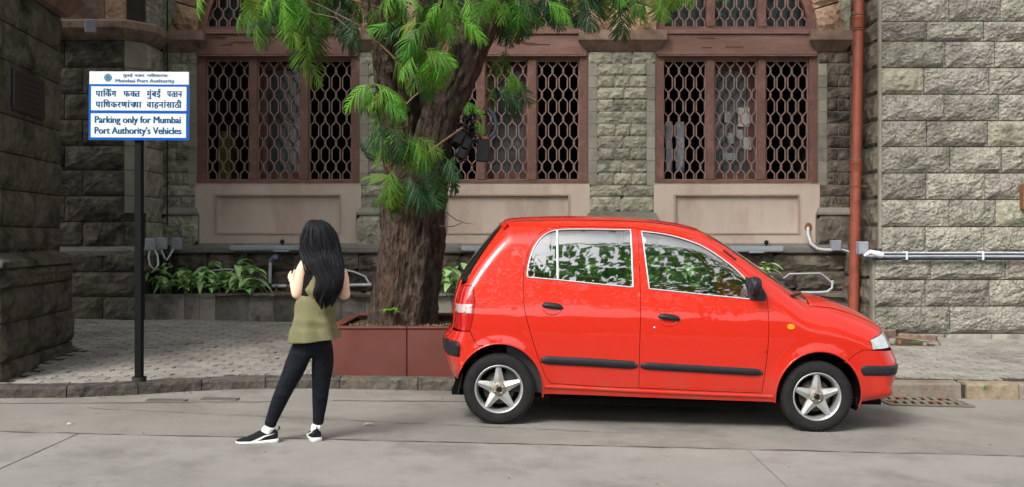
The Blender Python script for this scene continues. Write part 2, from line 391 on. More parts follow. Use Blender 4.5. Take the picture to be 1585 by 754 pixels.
# storm drain grate at the kerb
x0, x1 = pxx(1362, 8.45), pxx(1492, 8.45)
t = thing('drain_grate', (4, 8.5, road_z(4)), 'rusty slotted drain grate in the gutter by the pale kerb', 'drain grate')
g = G(); d0, d1 = 8.24, 8.68
Tr = Matrix.Rotation(.024, 4, 'Y')
def gz(x): return road_z(x) + .006
g.add([(x0, d0, gz(x0)), (x1, d0, gz(x1)), (x1, d1, gz(x1)), (x0, d1, gz(x0))], [(0, 1, 2, 3)])
g.build('pit', m_sill_d, t)
g = G()
for a, b, c, e in ((x0, x1, d0, d0 + .03), (x0, x1, d1 - .03, d1), (x0, x1, (d0 + d1) / 2 - .02, (d0 + d1) / 2 + .02), (x0, x0 + .03, d0 + .03, d1 - .03), (x1 - .03, x1, d0 + .03, d1 - .03)):
    g.add([(a, c, gz(a) + .012), (b, c, gz(b) + .012), (b, e, gz(b) + .012), (a, e, gz(a) + .012), (a, c, gz(a)), (b, c, gz(b)), (b, e, gz(b)), (a, e, gz(a))],
          [(0, 1, 2, 3), (4, 5, 1, 0), (5, 6, 2, 1), (6, 7, 3, 2), (7, 4, 0, 3)])
g.build('frame', M('worn_grate', (.13, .105, .08), .85, (.2, .17, .14), 20), t)
for r_, (c, e) in enumerate(((d0 + .03, (d0 + d1) / 2 - .02), ((d0 + d1) / 2 + .02, d1 - .03))):
    for i in range(9):
        if i % 1: continue
        a = lerp(x0 + .03, x1 - .07, i / 8.5) + .02 * r_; w = .035; sl = .03
        g = G(); g.add([(a, c, gz(a) + .011), (a + w, c, gz(a) + .011), (a + w + sl, e, gz(a) + .011), (a + sl, e, gz(a) + .011), (a, c, gz(a)), (a + w, c, gz(a)), (a + w + sl, e, gz(a)), (a + sl, e, gz(a))],
                       [(0, 1, 2, 3), (4, 5, 1, 0), (5, 6, 2, 1), (6, 7, 3, 2), (7, 4, 0, 3)])
        g.build('bar', m_rust if (i * 7 + r_) % 5 == 0 else M('worn_grate', (.13, .105, .08), .85, (.2, .17, .14), 20), t)

# sunken tree pit against the right wing
c0 = Vector((4.7, 11.4)); t = thing('tree_pit', (c0.x, c0.y, pave_z(c0.x, c0.y)), 'sunken rubble-filled pit in the pavement, with stone rim, at foot of right wall', 'tree pit')
g = G(); g.add([(4.2, 11.0, pave_z(4.2, 11) - .008), (5.0, 11.0, pave_z(5.0, 11) - .008), (5.25, 11.85, pave_z(5.2, 11.8) - .008), (4.2, 11.85, pave_z(4.2, 11.8) - .008)], [(0, 1, 2, 3)])
g.build('pit_soil', m_soil, t)
def rim(pa, pb, h, w, mt):
    pa = Vector(pa); pb = Vector(pb); L_ = (pb - pa).length; a = math.atan2(pb.y - pa.y, pb.x - pa.x)
    T = Matrix.Translation((pa.x, pa.y, pave_z(pa.x, pa.y))) @ Matrix.Rotation(a, 4, 'Z')
    g = G(); g.bbox(0, L_, 0, w, -.05, h, .008, T); g.build('rim_stone', mt, t)
rim((4.3, 11.55), (4.85, 11.82), .09, .06, m_impost); rim((4.87, 11.82), (5.2, 11.5), .05, .07, m_impost); rim((5.2, 11.44), (5.06, 11.05), .03, .06, m_slab)
for i in range(9):
    g = G(); x, y = random.uniform(4.4, 4.98), random.uniform(11.1, 11.45); s_ = random.uniform(.02, .045)
    g.bbox(-s_, s_, -s_ * .7, s_ * .7, -.02, s_ * .9, .012, Matrix.Translation((x, y, pave_z(x, y))) @ Matrix.Rotation(random.random() * 3, 4, 'Z'))
    g.build('rubble_stone', random.choice([m_impost, m_rust, m_slab]), t)

# fallen leaves, petals and bits
g = G()
for i in range(420):
    x = random.uniform(-4.3, 5.6); r_ = random.random()
    if r_ < .6: d = kerb_d(x) - abs(random.gauss(0, .12)) - .03
    elif r_ < .8: d = random.uniform(4.2, 8.3)
    else: d = random.uniform(kerb_d(x) + .3, 11.8)
    z = (road_z(x) if d < kerb_d(x) else pave_z(x, d)) + .012
    s_ = random.uniform(.006, .016); a = random.random() * 6.28; c, q = math.cos(a) * s_, math.sin(a) * s_
    g.add([(x - c, d - q, z), (x + q * .5, d - c * .5, z + .006), (x + c, d + q, z), (x - q * .5, d + c * .5, z + .004)], [(0, 1, 2, 3)])
o = g.build('fallen_leaves', M('dry_leaf', (.3, .24, .07), .8, (.14, .09, .05), 30), kind='stuff')
tag(o, 'small yellow and brown leaves scattered along gutter and road', 'leaves'); o['kind'] = 'stuff'
def litter(px, py, d, w, l, a, mat, lab, nm='paper_scrap', cat='litter'):
    x = pxx(px, d); g = G(); T = Matrix.Translation((x, d, road_z(x) + .012)) @ Matrix.Rotation(a, 4, 'Z')
    g.add([T @ Vector(v) for v in ((-w, -l, 0), (0, -l * 1.1, .008), (w, -l, 0), (w, l, .004), (0, l, .012), (-w, l, 0))], [(0, 1, 4, 5), (1, 2, 3, 4)])
    tag(g.build(nm, mat), lab, cat)
m_paper = M('paper', (.6, .58, .53), .8)
litter(570, 663, 6.85, .035, .012, .3, M('dry_leaf_tan', (.45, .33, .2), .8), 'tan dry leaf on the road between the woman and the car', 'dry_leaf', 'leaf')
litter(107, 663, 6.6, .014, .008, .5, m_paper, 'white paper scrap on road below the sign pole')
#litter(118, 705, 5.95, .018, .008, 1.2, m_paper, 'crumpled white scrap beside the slab joint at lower left')
#litter(367, 706, 6.0, .014, .007, .1, m_paper, 'white paper scrap on the slab in front of the womans left shoe')
for px, d, w, lab in ((275, 7.9, .16, 'flattened iron cover set in the asphalt, left of the woman'), (355, 8.02, .15, 'dark small cover in asphalt near the kerb behind the woman')):
    x = pxx(px, d); g = G(); g.bbox(-w, w, -.05, .05, -.02, .01, .004, Matrix.Translation((x, d - .25, road_z(x))) @ Tr)
    tag(g.build('service_cover', M('worn_cover', (.075, .066, .058), .8, (.11, .1, .088), 30)), lab, 'cover')
# ------------------------------------------------------------------ rock-faced masonry
def stone_mesh(seed, amp=.045, nx=9, nz=6):
    rnd = random.Random(seed); g = G(); vs = []; off = Vector((seed * 7.3, seed * 3.1, 0))
    tx, tz = rnd.uniform(-.012, .012), rnd.uniform(-.012, .012)
    for j in range(nz + 1):
        for i in range(nx + 1):
            u, v = i / nx - .5, j / nz - .5
            e = min(min(i, nx - i), min(j, nz - j) * 1.0)
            if e == 0: y = 0; uu, vv = u, v
            else:
                k = .62 if e == 1 else 1.0
                nzv = noise.noise(Vector((u * 5, v * 3, 0)) + off) * .7 + noise.noise(Vector((u * 12, v * 8, 3)) + off) * .55
                y = -(amp * k * (.72 + .6 * nzv) + (tx * u + tz * v) * 2)
                uu = u + rnd.uniform(-.25, .25) / nx * (.5 if e == 1 else 1); vv = v + rnd.uniform(-.25, .25) / nz * (.4 if e == 1 else 1)
                if e == 1:   # pull the outer ring towards the edge for a crisp arris
                    uu += (u * .12 if i in (1, nx - 1) else 0) * .6; vv += (v * .14 if j in (1, nz - 1) else 0) * .6
            vs.append((uu, y, vv))
    w = nx + 1
    g.add(vs, [(j * w + i, j * w + i + 1, (j + 1) * w + i + 1, (j + 1) * w + i) for j in range(nz) for i in range(nx)], False)
    g.add([(-.5, 0, -.5), (.5, 0, -.5), (.5, 0, .5), (-.5, 0, .5), (-.5, .05, -.5), (.5, .05, -.5), (.5, .05, .5), (-.5, .05, .5)],
          [(4, 5, 1, 0), (5, 6, 2, 1), (6, 7, 3, 2), (7, 4, 0, 3)])
    return g.mesh('stone_block')
STV = {}
def stone_variant(mat, amp, k):
    key = (mat.name, amp, k)
    if key not in STV:
        me = stone_mesh(k * 13 + len(STV), amp); me.materials.append(mat); STV[key] = me
    return STV[key]
flat_cache = {}
def flat_mesh(mat):
    if mat.name not in flat_cache:
        g = G(); g.bbox(-.5, .5, -.008, .04, -.5, .5, .006); me = g.mesh('dressed_stone'); me.materials.append(mat); flat_cache[mat.name] = me
    return flat_cache[mat.name]
def put_stone(parent, p0, ang, a0, a1, z0, z1, mat, amp=.045, gap=.006, name='stone_block', flat=False):
    c, s_ = math.cos(ang), math.sin(ang); a = (a0 + a1) / 2
    me = flat_mesh(mat) if flat else stone_variant(mat, amp, random.randrange(6))
    fl = 1 if (random.random() < .5 or flat) else -1
    link(name, me, None, parent, loc=(p0[0] + c * a, p0[1] + s_ * a, (z0 + z1) / 2), rot=(0, 0 if fl == 1 else math.pi, ang) if False else (0, 0, ang), scale=(a1 - a0 - 2 * gap, 1, z1 - z0 - 2 * gap))
def masonry(parent, p0, p1, rows, joints, mat, amp=.045, gap=.006, name='stone_block', back=True, margin=0, mats=None):
    """p0->p1 seen from left to right; joints(i) gives inner joints as fractions or metres"""
    p0 = Vector(p0); p1 = Vector(p1); L_ = (p1 - p0).length; ang = math.atan2(p1.y - p0.y, p1.x - p0.x)
    for i, (z0, z1) in enumerate(rows):
        js = [margin] + [j for j in joints(i) if margin + .05 < j < L_ - margin - .05] + [L_ - margin]
        for a, b in zip(js, js[1:]):
            mm = mat
            if mats and random.random() < .12: mm = random.choice(mats)
            put_stone(parent, p0, ang, a, b, z0, z1, mm, amp, gap, name)
def wall_slab(name, parent, p0, p1, z0, z1, th, mat, off=0.0, kind=None):
    p0 = Vector(p0); p1 = Vector(p1); ang = math.atan2(p1.y - p0.y, p1.x - p0.x); L_ = (p1 - p0).length
    T = Matrix.Translation((p0.x, p0.y, 0)) @ Matrix.Rotation(ang, 4, 'Z')
    g = G(); g.box(0, L_, off, off + th, z0, z1, T); return g.build(name, mat, parent)
def sweep(path, prof, closed=False):
    """profile (out, z) swept along an XY path; outward is to the right of the path direction"""
    path = [Vector(p) for p in path]; n = len(path); g = G(); vs = []; m = len(prof)
    for i, p in enumerate(path):
        t0 = (path[i] - path[i - 1]).normalized() if i > 0 else None
        t1 = (path[i + 1] - path[i]).normalized() if i < n - 1 else None
        if t0 is None: t0 = t1
        if t1 is None: t1 = t0
        n0 = Vector((t0.y, -t0.x)); n1 = Vector((t1.y, -t1.x)); b = (n0 + n1)
        b = b / max(.2, (1 + n0.dot(n1)))
        for o, z in prof: vs.append((p.x + b.x * o, p.y + b.y * o, z))
    g.add(vs, [(i * m + k, (i + 1) * m + k, (i + 1) * m + (k + 1) % m, i * m + (k + 1) % m) for i in range(n - 1) for k in range(m)])
    g.add(vs[:m], [tuple(range(m))]); g.add(vs[-m:], [tuple(range(m))[::-1]])
    return g
def rows_of(ys, d): zs = [pz(y, d) for y in ys]; return [(b, a) for a, b in zip(zs, zs[1:])]

B = thing('stone_building', (0, 13, .2), 'long rock-faced stone building with grilled windows behind the tree and red car', 'building')
D = 13.0
z_ledge1, z_ledge0 = pz(380, D), pz(391.5, D)
z_sill = pz(283.5, D); z_ltop = pz(92, D); z_l0 = pz(88, D); z_beam1 = pz(50, D); ZTOP = 9.0
WC = [pxx(431, D), pxx(784.5, D), pxx(1140, D)]; HW = 1.12
# structure behind everything: full-height backing with window holes
segs = [(-4.95, WC[0] - HW), (WC[0] + HW, WC[1] - HW), (WC[1] + HW, WC[2] - HW), (WC[2] + HW, 4.75)]
wallb = G()
for a, b in segs: wallb.box(a, b, D + .03, D + .45, -.4, z_beam1)
for c in WC: wallb.box(c - HW, c + HW, D + .06, D + .45, -.4, z_sill - .01)
W_main = wallb.build('wall', m_mortar, B)
# spandrel wall with round-arched openings, built as strips
g = G(); n = 26; Rv = HW + .36
for ci, c in enumerate(WC):
    pts = [(c - Rv * math.cos(math.pi * i / n), z_beam1 + Rv * math.sin(math.pi * i / n)) for i in range(n + 1)]
    for (xa, za), (xb, zb) in zip(pts, pts[1:]):
        g.add([(xa, D + .0, za), (xb, D, zb), (xb, D, ZTOP), (xa, D, ZTOP)], [(0, 1, 2, 3)])
xs_ = [-4.95] + [v for c in WC for v in (c - Rv, c + Rv)] + [4.75]
for a, b in zip(xs_[::2], xs_[1::2]):
    if b > a: g.add([(a, D, z_beam1), (b, D, z_beam1), (b, D, ZTOP), (a, D, ZTOP)], [(0, 1, 2, 3)])
g.build('upper_wall', m_stone_g, B)
g = G(); g.box(-5.2, 4.9, D + .5, D + .9, 6.0, ZTOP); g.box(-8, 9, 12.4, 19, ZTOP, ZTOP + .2); g.build('roof', m_impost, B)
# rooms behind the windows
g = G()
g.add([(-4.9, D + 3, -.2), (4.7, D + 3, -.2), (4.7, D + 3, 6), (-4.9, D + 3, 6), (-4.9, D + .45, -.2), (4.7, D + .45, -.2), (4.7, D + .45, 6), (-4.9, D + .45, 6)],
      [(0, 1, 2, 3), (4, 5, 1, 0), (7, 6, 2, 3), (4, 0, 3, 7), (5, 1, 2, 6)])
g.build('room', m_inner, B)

# voussoirs
for c in WC:
    nv = 11
    for i in range(nv):
        a0 = math.pi * i / nv + .008; a1 = math.pi * (i + 1) / nv - .008; g = G(); r0, r1 = HW + .0, HW + .352
        nr, na = 4, 4; vs = []
        for j in range(nr + 1):
            for k in range(na + 1):
                r_ = lerp(r0, r1, j / nr); a = lerp(a0, a1, k / na); e = min(j, nr - j, k, na - k)
                y = D - .03 - (0 if e == 0 else random.uniform(.02, .06))
                vs.append((c - r_ * math.cos(a), y, z_beam1 + r_ * math.sin(a)))
        w = na + 1
        g.add(vs, [(j * w + k, j * w + k + 1, (j + 1) * w + k + 1, (j + 1) * w + k) for j in range(nr) for k in range(na)])
        inn = [vs[k] for k in range(na + 1)]; g.add(inn + [(x, D + .3, z) for x, y, z in inn], [(k, k + 1, k + 1 + w, k + w) for k in range(na)])
        out = [vs[nr * w + k] for k in range(na + 1)]; g.add(out + [(x, D + .05, z) for x, y, z in out], [(k, k + 1, k + 1 + w, k + w) for k in range(na)])
        for kk in (0, na):
            sd = [vs[j * w + kk] for j in range(nr + 1)]; g.add(sd + [(x, D + .05, z) for x, y, z in sd], [(j, j + 1, j + 2 + nr, j + 1 + nr) for j in range(nr)])
        g.build('voussoir', m_pinkstone, B)

# pilasters
course = [80, 99, 117.5, 136, 154.5, 173, 192, 211, 230, 249, 268, 287, 305, 328]
PX = [(pxx(253, D), WC[0] - HW), (WC[0] + HW, WC[1] - HW), (WC[1] + HW, WC[2] - HW), (WC[2] + HW, 4.70)]
for pi_, (a, b) in enumerate(PX):
    pil = G(); pil.box(a + .004, b - .004, D - .012, D + .03, z_ledge1, pz(80, D)); pil = pil.build('pilaster', m_mortar, B)
    L_ = b - a; mg = .13
    fullL = pi_ in (1, 2); left_m = pi_ != 0; right_m = pi_ != 3
    for i, (z0, z1) in enumerate(rows_of(course, D)):
        big = i == 0 or i >= 11
        ml = 0 if (big or not left_m) else mg; mr = 0 if (big or not right_m) else mg
        base = (a, D - .012)
        if ml: put_stone(pil, base, 0, .012, ml, z0, z1, m_dress, name='quoin', flat=True, gap=.002)
        if mr: put_stone(pil, base, 0, L_ - mr, L_ - .012, z0, z1, m_dress, name='quoin', flat=True, gap=.002)
        if fullL: js = ([.36, .68] if i % 2 == 0 else [.52]) if not (i == 12) else [.5]
        else: js = [.5] if (i % 2 == 0 and L_ > .4) else []
        e0, e1 = (ml or .012), L_ - (mr or .012)
        xs2 = [e0] + [lerp(e0, e1, j + random.uniform(-.03, .03)) for j in js] + [e1]
        mt = m_stone_g if pi_ != 3 else m_stone_p
        if pi_ == 0: mt = m_stone_g
        for x0, x1 in zip(xs2, xs2[1:]): put_stone(pil, base, 0, x0, x1, z0, z1, mt, .03, .004)
    # pedestal
    dp = .10 if pi_ != 2 else .05
    zt = pz(327, D) if pi_ != 2 else pz(335, D)
    ea = a - (.0 if pi_ == 0 else .03); eb = b + (.03 if pi_ != 3 else 0)
    if pi_ == 3: ea = a - .03
    g = G(); g.add([(ea, D - dp, zt - .02), (eb, D - dp, zt - .02), (eb - .04, D - .05, zt + .05), (ea + .04, D - .05, zt + .05), (ea, D - dp, zt - .05), (eb, D - dp, zt - .05), (ea, D, zt - .05), (eb, D, zt - .05), (ea + .04, D, zt + .05), (eb - .04, D, zt + .05)],
                   [(0, 1, 3, 2)[:2] + (2, 3), (4, 5, 1, 0), (4, 0, 3, 8, 6), (5, 7, 9, 2, 1), (3, 2, 9, 8), (4, 6, 7, 5)])
    g.build('pedestal_cap', m_dress, B)
    g = G(); g.box(ea, eb, D - dp + .03, D, z_ledge1, zt - .05); g = g.build('pedestal', m_mortar, B)
    mt = m_stone_g if pi_ != 3 else m_stone_p
    if eb - ea > .7:
        md = (eb - ea) * .52
        put_stone(g, (ea, D - dp + .03), 0, 0, md, z_ledge1, zt - .05, mt, .045); put_stone(g, (ea, D - dp + .03), 0, md, eb - ea, z_ledge1, zt - .05, mt, .045)
    else: put_stone(g, (ea, D - dp + .03), 0, 0, eb - ea, z_ledge1, zt - .05, mt, .045)
    # impost
    zi1, zi0, zib = pz(50, D), pz(65, D), pz(80.5, D)
    ia, ib = a - .13 if pi_ else a - .1, b + .13 if pi_ != 3 else b + .02
    g = G(); g.box(ia, ib, D - .16, D + .1, zi0, zi1)
    g.add([(ia + .01, D - .155, zi0), (ib - .01, D - .155, zi0), (ib - .12, D - .03, zib), (ia + .12, D - .03, zib), (ia + .01, D, zi0), (ib - .01, D, zi0), (ib - .12, D, zib), (ia + .12, D, zib)],
          [(3, 2, 1, 0), (0, 4, 7, 3), (1, 2, 6, 5), (3, 7, 6, 2)])
    g.build('impost', m_impost, B)
    if pi_ in (1, 2):      # smooth peach filling between the two rings of stones
        g = G(); g.box(a + .33, b - .33, D - .035, D, zi1, zi1 + .62); g.build('springer_stone', m_pinkstone, B)

# sill panels, windows
def grille_mesh(wd, ht, name, circ=None, y=0):
    """interlaced iron grille: paired bars that open into small and tall hexagons"""
    g = G(); n = max(2, round(wd / .155)); Pp = wd / n; gp = .017; rows = max(1, round(ht / .335)); Pv = ht / rows; r_ = .0082
    s1, dg, tc = .42 * Pv, .17 * Pv, .24 * Pv
    def seg(p, q):
        if circ:
            m = (Vector(p) + Vector(q)) / 2
            if (m.x - circ[0]) ** 2 + (m.y - circ[1]) ** 2 > circ[2] ** 2: return
        p = Vector(p); q = Vector(q); t = (q - p).normalized(); nn = Vector((-t.y, t.x)) * r_; e = t * r_ * .5
        a, b, c, d = p - nn - e, q - nn + e, q + nn + e, p + nn - e
        vs = [(v.x, yy, v.y) for yy in (y - .011, y + .011) for v in (a, b, c, d)]
        g.add(vs, [(0, 1, 2, 3), (4, 7, 6, 5), (0, 4, 5, 1), (2, 6, 7, 3)])
    for k in range(n + 1):
        c = (k + (.0)) * Pp
        for sd in (-1, 1):
            x_in = c + sd * gp; x_out = c + sd * (Pp / 2 - .006)
            if x_out < -.001 or x_out > wd + .001: continue
            z = ht
            x_in = min(max(x_in, .0), wd)
            z = ht + .09
            while z > 0.0:
                pts = [(x_in, z), (x_in, z - s1), (x_out, z - s1 - dg), (x_out, z - s1 - dg - tc), (x_in, z - Pv)]
                for p, q in zip(pts, pts[1:]):
                    if p[1] <= 0: continue
                    if q[1] >= ht: continue
                    if p[1] > ht: t = (p[1] - ht) / (p[1] - q[1]); p = (lerp(p[0], q[0], t), ht)
                    if q[1] < 0: t = (p[1]) / (p[1] - q[1]); q = (lerp(p[0], q[0], t), 0)
                    seg(p, q)
                z -= Pv
    return g.mesh(name)
fw = .085; mw = .115          # frame and mullion widths
ow = (2 * HW - 2 * fw - .05 - 2 * mw) / 3
z_f0 = z_sill + .045; z_f1 = z_ltop
gm = grille_mesh(ow, z_f1 - z_f0, 'grille'); gm.materials.append(m_grille)
m_glass_in = M('dusty_window_glass', (.018, .024, .026), .15, (.035, .043, .045), 3, spec=.5)
for wi, c in enumerate(WC):
    # panel under the window
    x0, x1 = c - HW, c + HW; zt, zb = z_sill, z_ledge1
    rx0, rx1, rz1, rz0 = x0 + .27, x1 - .27, pz(303, D), pz(360, D)
    g = G(); y = D - .0
    g.box(x0 - .03, x1 + .03, y - .02, y + .05, rz1, zt); g.box(x0 - .03, x1 + .03, y - .02, y + .05, zb, rz0)
    g.box(x0 - .03, rx0, y - .02, y + .05, rz0, rz1); g.box(rx1, x1 + .03, y - .02, y + .05, rz0, rz1)
    g.box(rx0, rx1, y + .025, y + .05, rz0, rz1)
    sp = g.build('sill_panel', m_plaster, B)
    g = G(); t_ = .022
    g.box(rx0 - t_, rx1 + t_, y - .035, y - .02, rz0 - t_, rz0 ); g.box(rx0 - t_, rx1 + t_, y - .035, y - .02, rz1, rz1 + t_)
    g.box(rx0 - t_, rx0, y - .035, y - .02, rz0, rz1); g.box(rx1, rx1 + t_, y - .035, y - .02, rz0, rz1)
    g.build('moulding', M('pale_moulding', (.36, .28, .235), .75, (.3, .225, .185), 5), sp)
    # window
    w = G()
    w.box(x0, x0 + fw + .025, D + .0, D + .14, z_f0, z_beam1); w.box(x1 - fw - .025, x1, D, D + .14, z_f0, z_beam1)
    w.box(x0 + fw + .025, x1 - fw - .025, D + .02, D + .14, z_f1, z_l0 + .0)
    w.box(x0, x1, D - .03, D + .14, z_sill, z_f0)
    w = w.build('window', m_wood, B)
    for k in (1, 2):
        a = x0 + fw + .025 + k * ow + (k - 1) * mw
        g = G(); g.bbox(a, a + mw, D + .005, D + .12, z_f0, z_f1, .01); g.build('mullion', m_wood, w)
    for k in range(3):
        a = x0 + fw + .025 + k * (ow + mw)
        link('grille', gm, None, w, loc=(a, D + .07, z_f0))
        g = G(); f_ = .02
        g.box(a, a + ow, D + .05, D + .09, z_f1 - f_, z_f1); g.box(a, a + ow, D + .05, D + .09, z_f0, z_f0 + f_ * .7)
        g.box(a, a + f_ * .6, D + .05, D + .09, z_f0, z_f1); g.box(a + ow - f_ * .6, a + ow, D + .05, D + .09, z_f0, z_f1); g.build('grille_frame', m_grille, w)
    # inner casement with glass behind the middle bay
    a = x0 + fw + .025 + ow + mw; yi = D + .30; g = G(); q = .07
    g.box(a - .04, a + q, yi, yi + .05, z_f0, z_f1); g.box(a + ow - q, a + ow + .04, yi, yi + .05, z_f0, z_f1)
    g.box(a + q, a + ow - q, yi, yi + .05, z_f0, z_f0 + .13); g.box(a + q, a + ow - q, yi, yi + .05, z_f1 - .1, z_f1)
    g.build('inner_casement', m_wood, w)
    g = G(); g.box(a + q, a + ow - q, yi + .02, yi + .028, z_f0 + .13, z_f1 - .1); g.build('pane', m_glass_in, w)
    # lintel beam
    g = G(); g.bbox(x0 + .0, x1 - .0, D - .03, D + .12, z_l0 + .015, z_beam1 - .03, .012); g.bbox(x0 + .02, x1 - .02, D - .05, D + .12, z_l0, z_l0 + .015, .003)
    g.box(x0, x1, D - .055, D + .12, z_beam1 - .03, z_beam1 + .03)
    lb = g.build('lintel', m_wood if False else m_wood_v, B)
    for k in range(5 if wi == 0 else 3):
        fx = x0 + (.1 + .12 * k if wi == 0 else random.uniform(.5, 1.8)); fz = random.uniform(z_l0 + .05, z_beam1 - .08); wl_ = random.uniform(.1, .35)
        g = G(); n = 6; vs = []
        for i in range(n + 1):
            xx = fx + wl_ * i / n; vs += [(xx, D - .033, fz + random.uniform(-.006, .006)), (xx, D - .044, fz + .012 + random.uniform(-.006, .008))]
        g.add(vs, [(2 * i, 2 * i + 2, 2 * i + 3, 2 * i + 1) for i in range(n)]); g.build('paint_flake', M('flake', (.2, .11, .095), .7), lb)
    # arched fanlight
    fl = G(); Ro, Ri = HW, HW - .12; n = 28; zc = z_beam1 + .03; vs = []
    for i in range(n + 1):
        a = math.pi * i / n; vs += [(c - Ro * math.cos(a), D + .02, zc + Ro * math.sin(a)), (c - Ri * math.cos(a), D + .02, zc + Ri * math.sin(a)), (c - Ri * math.cos(a), D + .12, zc + Ri * math.sin(a)), (c - Ro * math.cos(a), D + .12, zc + Ro * math.sin(a))]
    fl.add(vs, [(4 * i + k, 4 * i + 4 + k, 4 * i + 4 + (k + 1) % 4, 4 * i + (k + 1) % 4) for i in range(n) for k in range(4)])
    fl.box(c - Ri, c + Ri, D + .02, D + .12, zc, zc + .055)
    fl = fl.build('fanlight', m_wood, B)
    for k in (-1, 1):
        xm = c + k * (ow / 2 + mw / 2); hgt = math.sqrt(Ri ** 2 - (abs(xm - c) + mw / 2) ** 2)
        g = G(); g.box(xm - mw / 2, xm + mw / 2, D + .01, D + .11, zc + .055, zc + hgt); g.build('mullion', m_wood, fl)
    for k in range(3):
        a = x0 + fw + .025 + k * (ow + mw)
        me = grille_mesh(ow, 1.0, 'grille', circ=(c - a, -.055, Ri)); me.materials.append(m_grille)
        link('grille', me, None, fl, loc=(a, D + .07, zc + .055))
    g = G(); vs = [(c - Ri * math.cos(math.pi * i / n), D + .16, zc + Ri * math.sin(math.pi * i / n)) for i in range(n + 1)]; g.add(vs, [tuple(range(n + 1))]); g.build('pane', m_glass_in, fl)

# ledge and plinth in front of the bays
g = sweep([(-4.70, D), (4.62, D)], [(.0, z_ledge0), (.14, z_ledge0), (.15, z_ledge0 + .02), (.15, z_ledge0 + .075), (.03, z_ledge1 + .03), (0, z_ledge1 + .03)])
g.build('ledge', m_ledge, B)
yP = D - .07
pl = G(); pl.box(-4.7, 4.65, yP, D + .05, -.4, z_ledge0); pl = pl.build('plinth', m_mortar_d, B)
zr = [z_ledge0, z_ledge0 - .25, z_ledge0 - .52, z_ledge0 - .86, z_ledge0 - 1.25]
rws = [(b, a) for a, b in zip(zr, zr[1:])]
masonry(pl, (-4.7, yP), (4.65, yP), rws[:3], lambda i: [v + random.uniform(-.1, .1) for v in (np.arange(.4 + .3 * (i % 2), 9, .72))], m_stone_p, .06)

# left pier: front face, stop-chamfered corner, return
LP = thing('corner_pier', (-5.5, 12.3, .3), 'dark rough stone corner pier standing behind the parking sign', 'pier')
rl = [-96, -60, -24, 4, 33]; 
rows_l = rows_of([62, 104, 145, 185, 225, 263, 303, 343, 384], 12.2)
g = G(); g.add([(-7.5, 12.23, -.4), (-5.05, 12.23, -.4), (-4.86, 12.42, -.4), (-4.86, 13.05, -.4), (-7.5, 13.05, -.4)] + [(-7.5, 12.23, ZTOP), (-5.05, 12.23, ZTOP), (-4.86, 12.42, ZTOP), (-4.86, 13.05, ZTOP), (-7.5, 13.05, ZTOP)],
               [(0, 1, 6, 5), (1, 2, 7, 6), (2, 3, 8, 7), (3, 4, 9, 8), (5, 6, 7, 8, 9)])
lw = g.build('wall', m_mortar_d, LP)
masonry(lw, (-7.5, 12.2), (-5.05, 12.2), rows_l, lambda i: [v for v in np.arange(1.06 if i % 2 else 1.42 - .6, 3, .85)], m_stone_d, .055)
z_ch0 = pz(330, 12.2)
for i, (z0, z1) in enumerate(rows_l):      # smooth chamfer
    if z1 < z_ch0 + .1:
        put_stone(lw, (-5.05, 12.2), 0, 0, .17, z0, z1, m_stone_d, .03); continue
    put_stone(lw, (-5.05, 12.2), R(45), .0, .30, max(z0, z_ch0), z1, m_dress, flat=True, gap=.003, name='chamfer_stone')
masonry(lw, (-4.84, 12.42), (-4.84, 13.0), rows_l, lambda i: [.3] if i % 2 else [], m_stone_g, .035)
up = rows_of([33, -6, -45, -84, -123, -162], 12.2)
masonry(lw, (-7.5, 12.2), (-5.3, 12.2), up, lambda i: [1.0 + .4 * (i % 2)], m_impost, .03)
for z0, z1 in up: put_stone(lw, (-5.3, 12.2), 0, 0, .27, z0, z1, m_pinkstone, flat=True, gap=.004, name='quoin')
masonry(lw, (-4.84, 12.42), (-4.84, 13.0), up, lambda i: [.3] if i % 2 else [], m_stone, .03)
zb0, zb1 = pz(62, 12.2), pz(33, 12.2)
g = sweep([(-7.5, 12.2), (-5.05, 12.2), (-4.84, 12.41), (-4.84, 12.86)], [(0, zb0), (.07, zb0 + .04), (.16, zb0 + .13), (.16, zb1 - .03), (.13, zb1), (0, zb1)])
g.build('string_course', m_impost, LP)
g = sweep([(-7.5, 12.2), (-4.84, 12.2), (-4.84, 12.86)], [(0, z_ledge0 - .02), (.1, z_ledge0 - .02), (.1, z_ledge0 + .04), (.0, z_ledge1)]); g.build('ledge', m_ledge, LP)
g = G(); g.box(-7.5, -4.8, 12.16, 12.6, -.4, z_ledge0 - .02); pb = g.build('plinth', m_mortar_d, LP)
rb = rows_of([387, 421, 459, 506], 12.1)
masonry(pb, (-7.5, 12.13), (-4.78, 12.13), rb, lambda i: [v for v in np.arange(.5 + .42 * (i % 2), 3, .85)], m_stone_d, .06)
masonry(pb, (-4.78, 12.13), (-4.78, 12.6), rb[:1], lambda i: [], m_stone_d, .04)

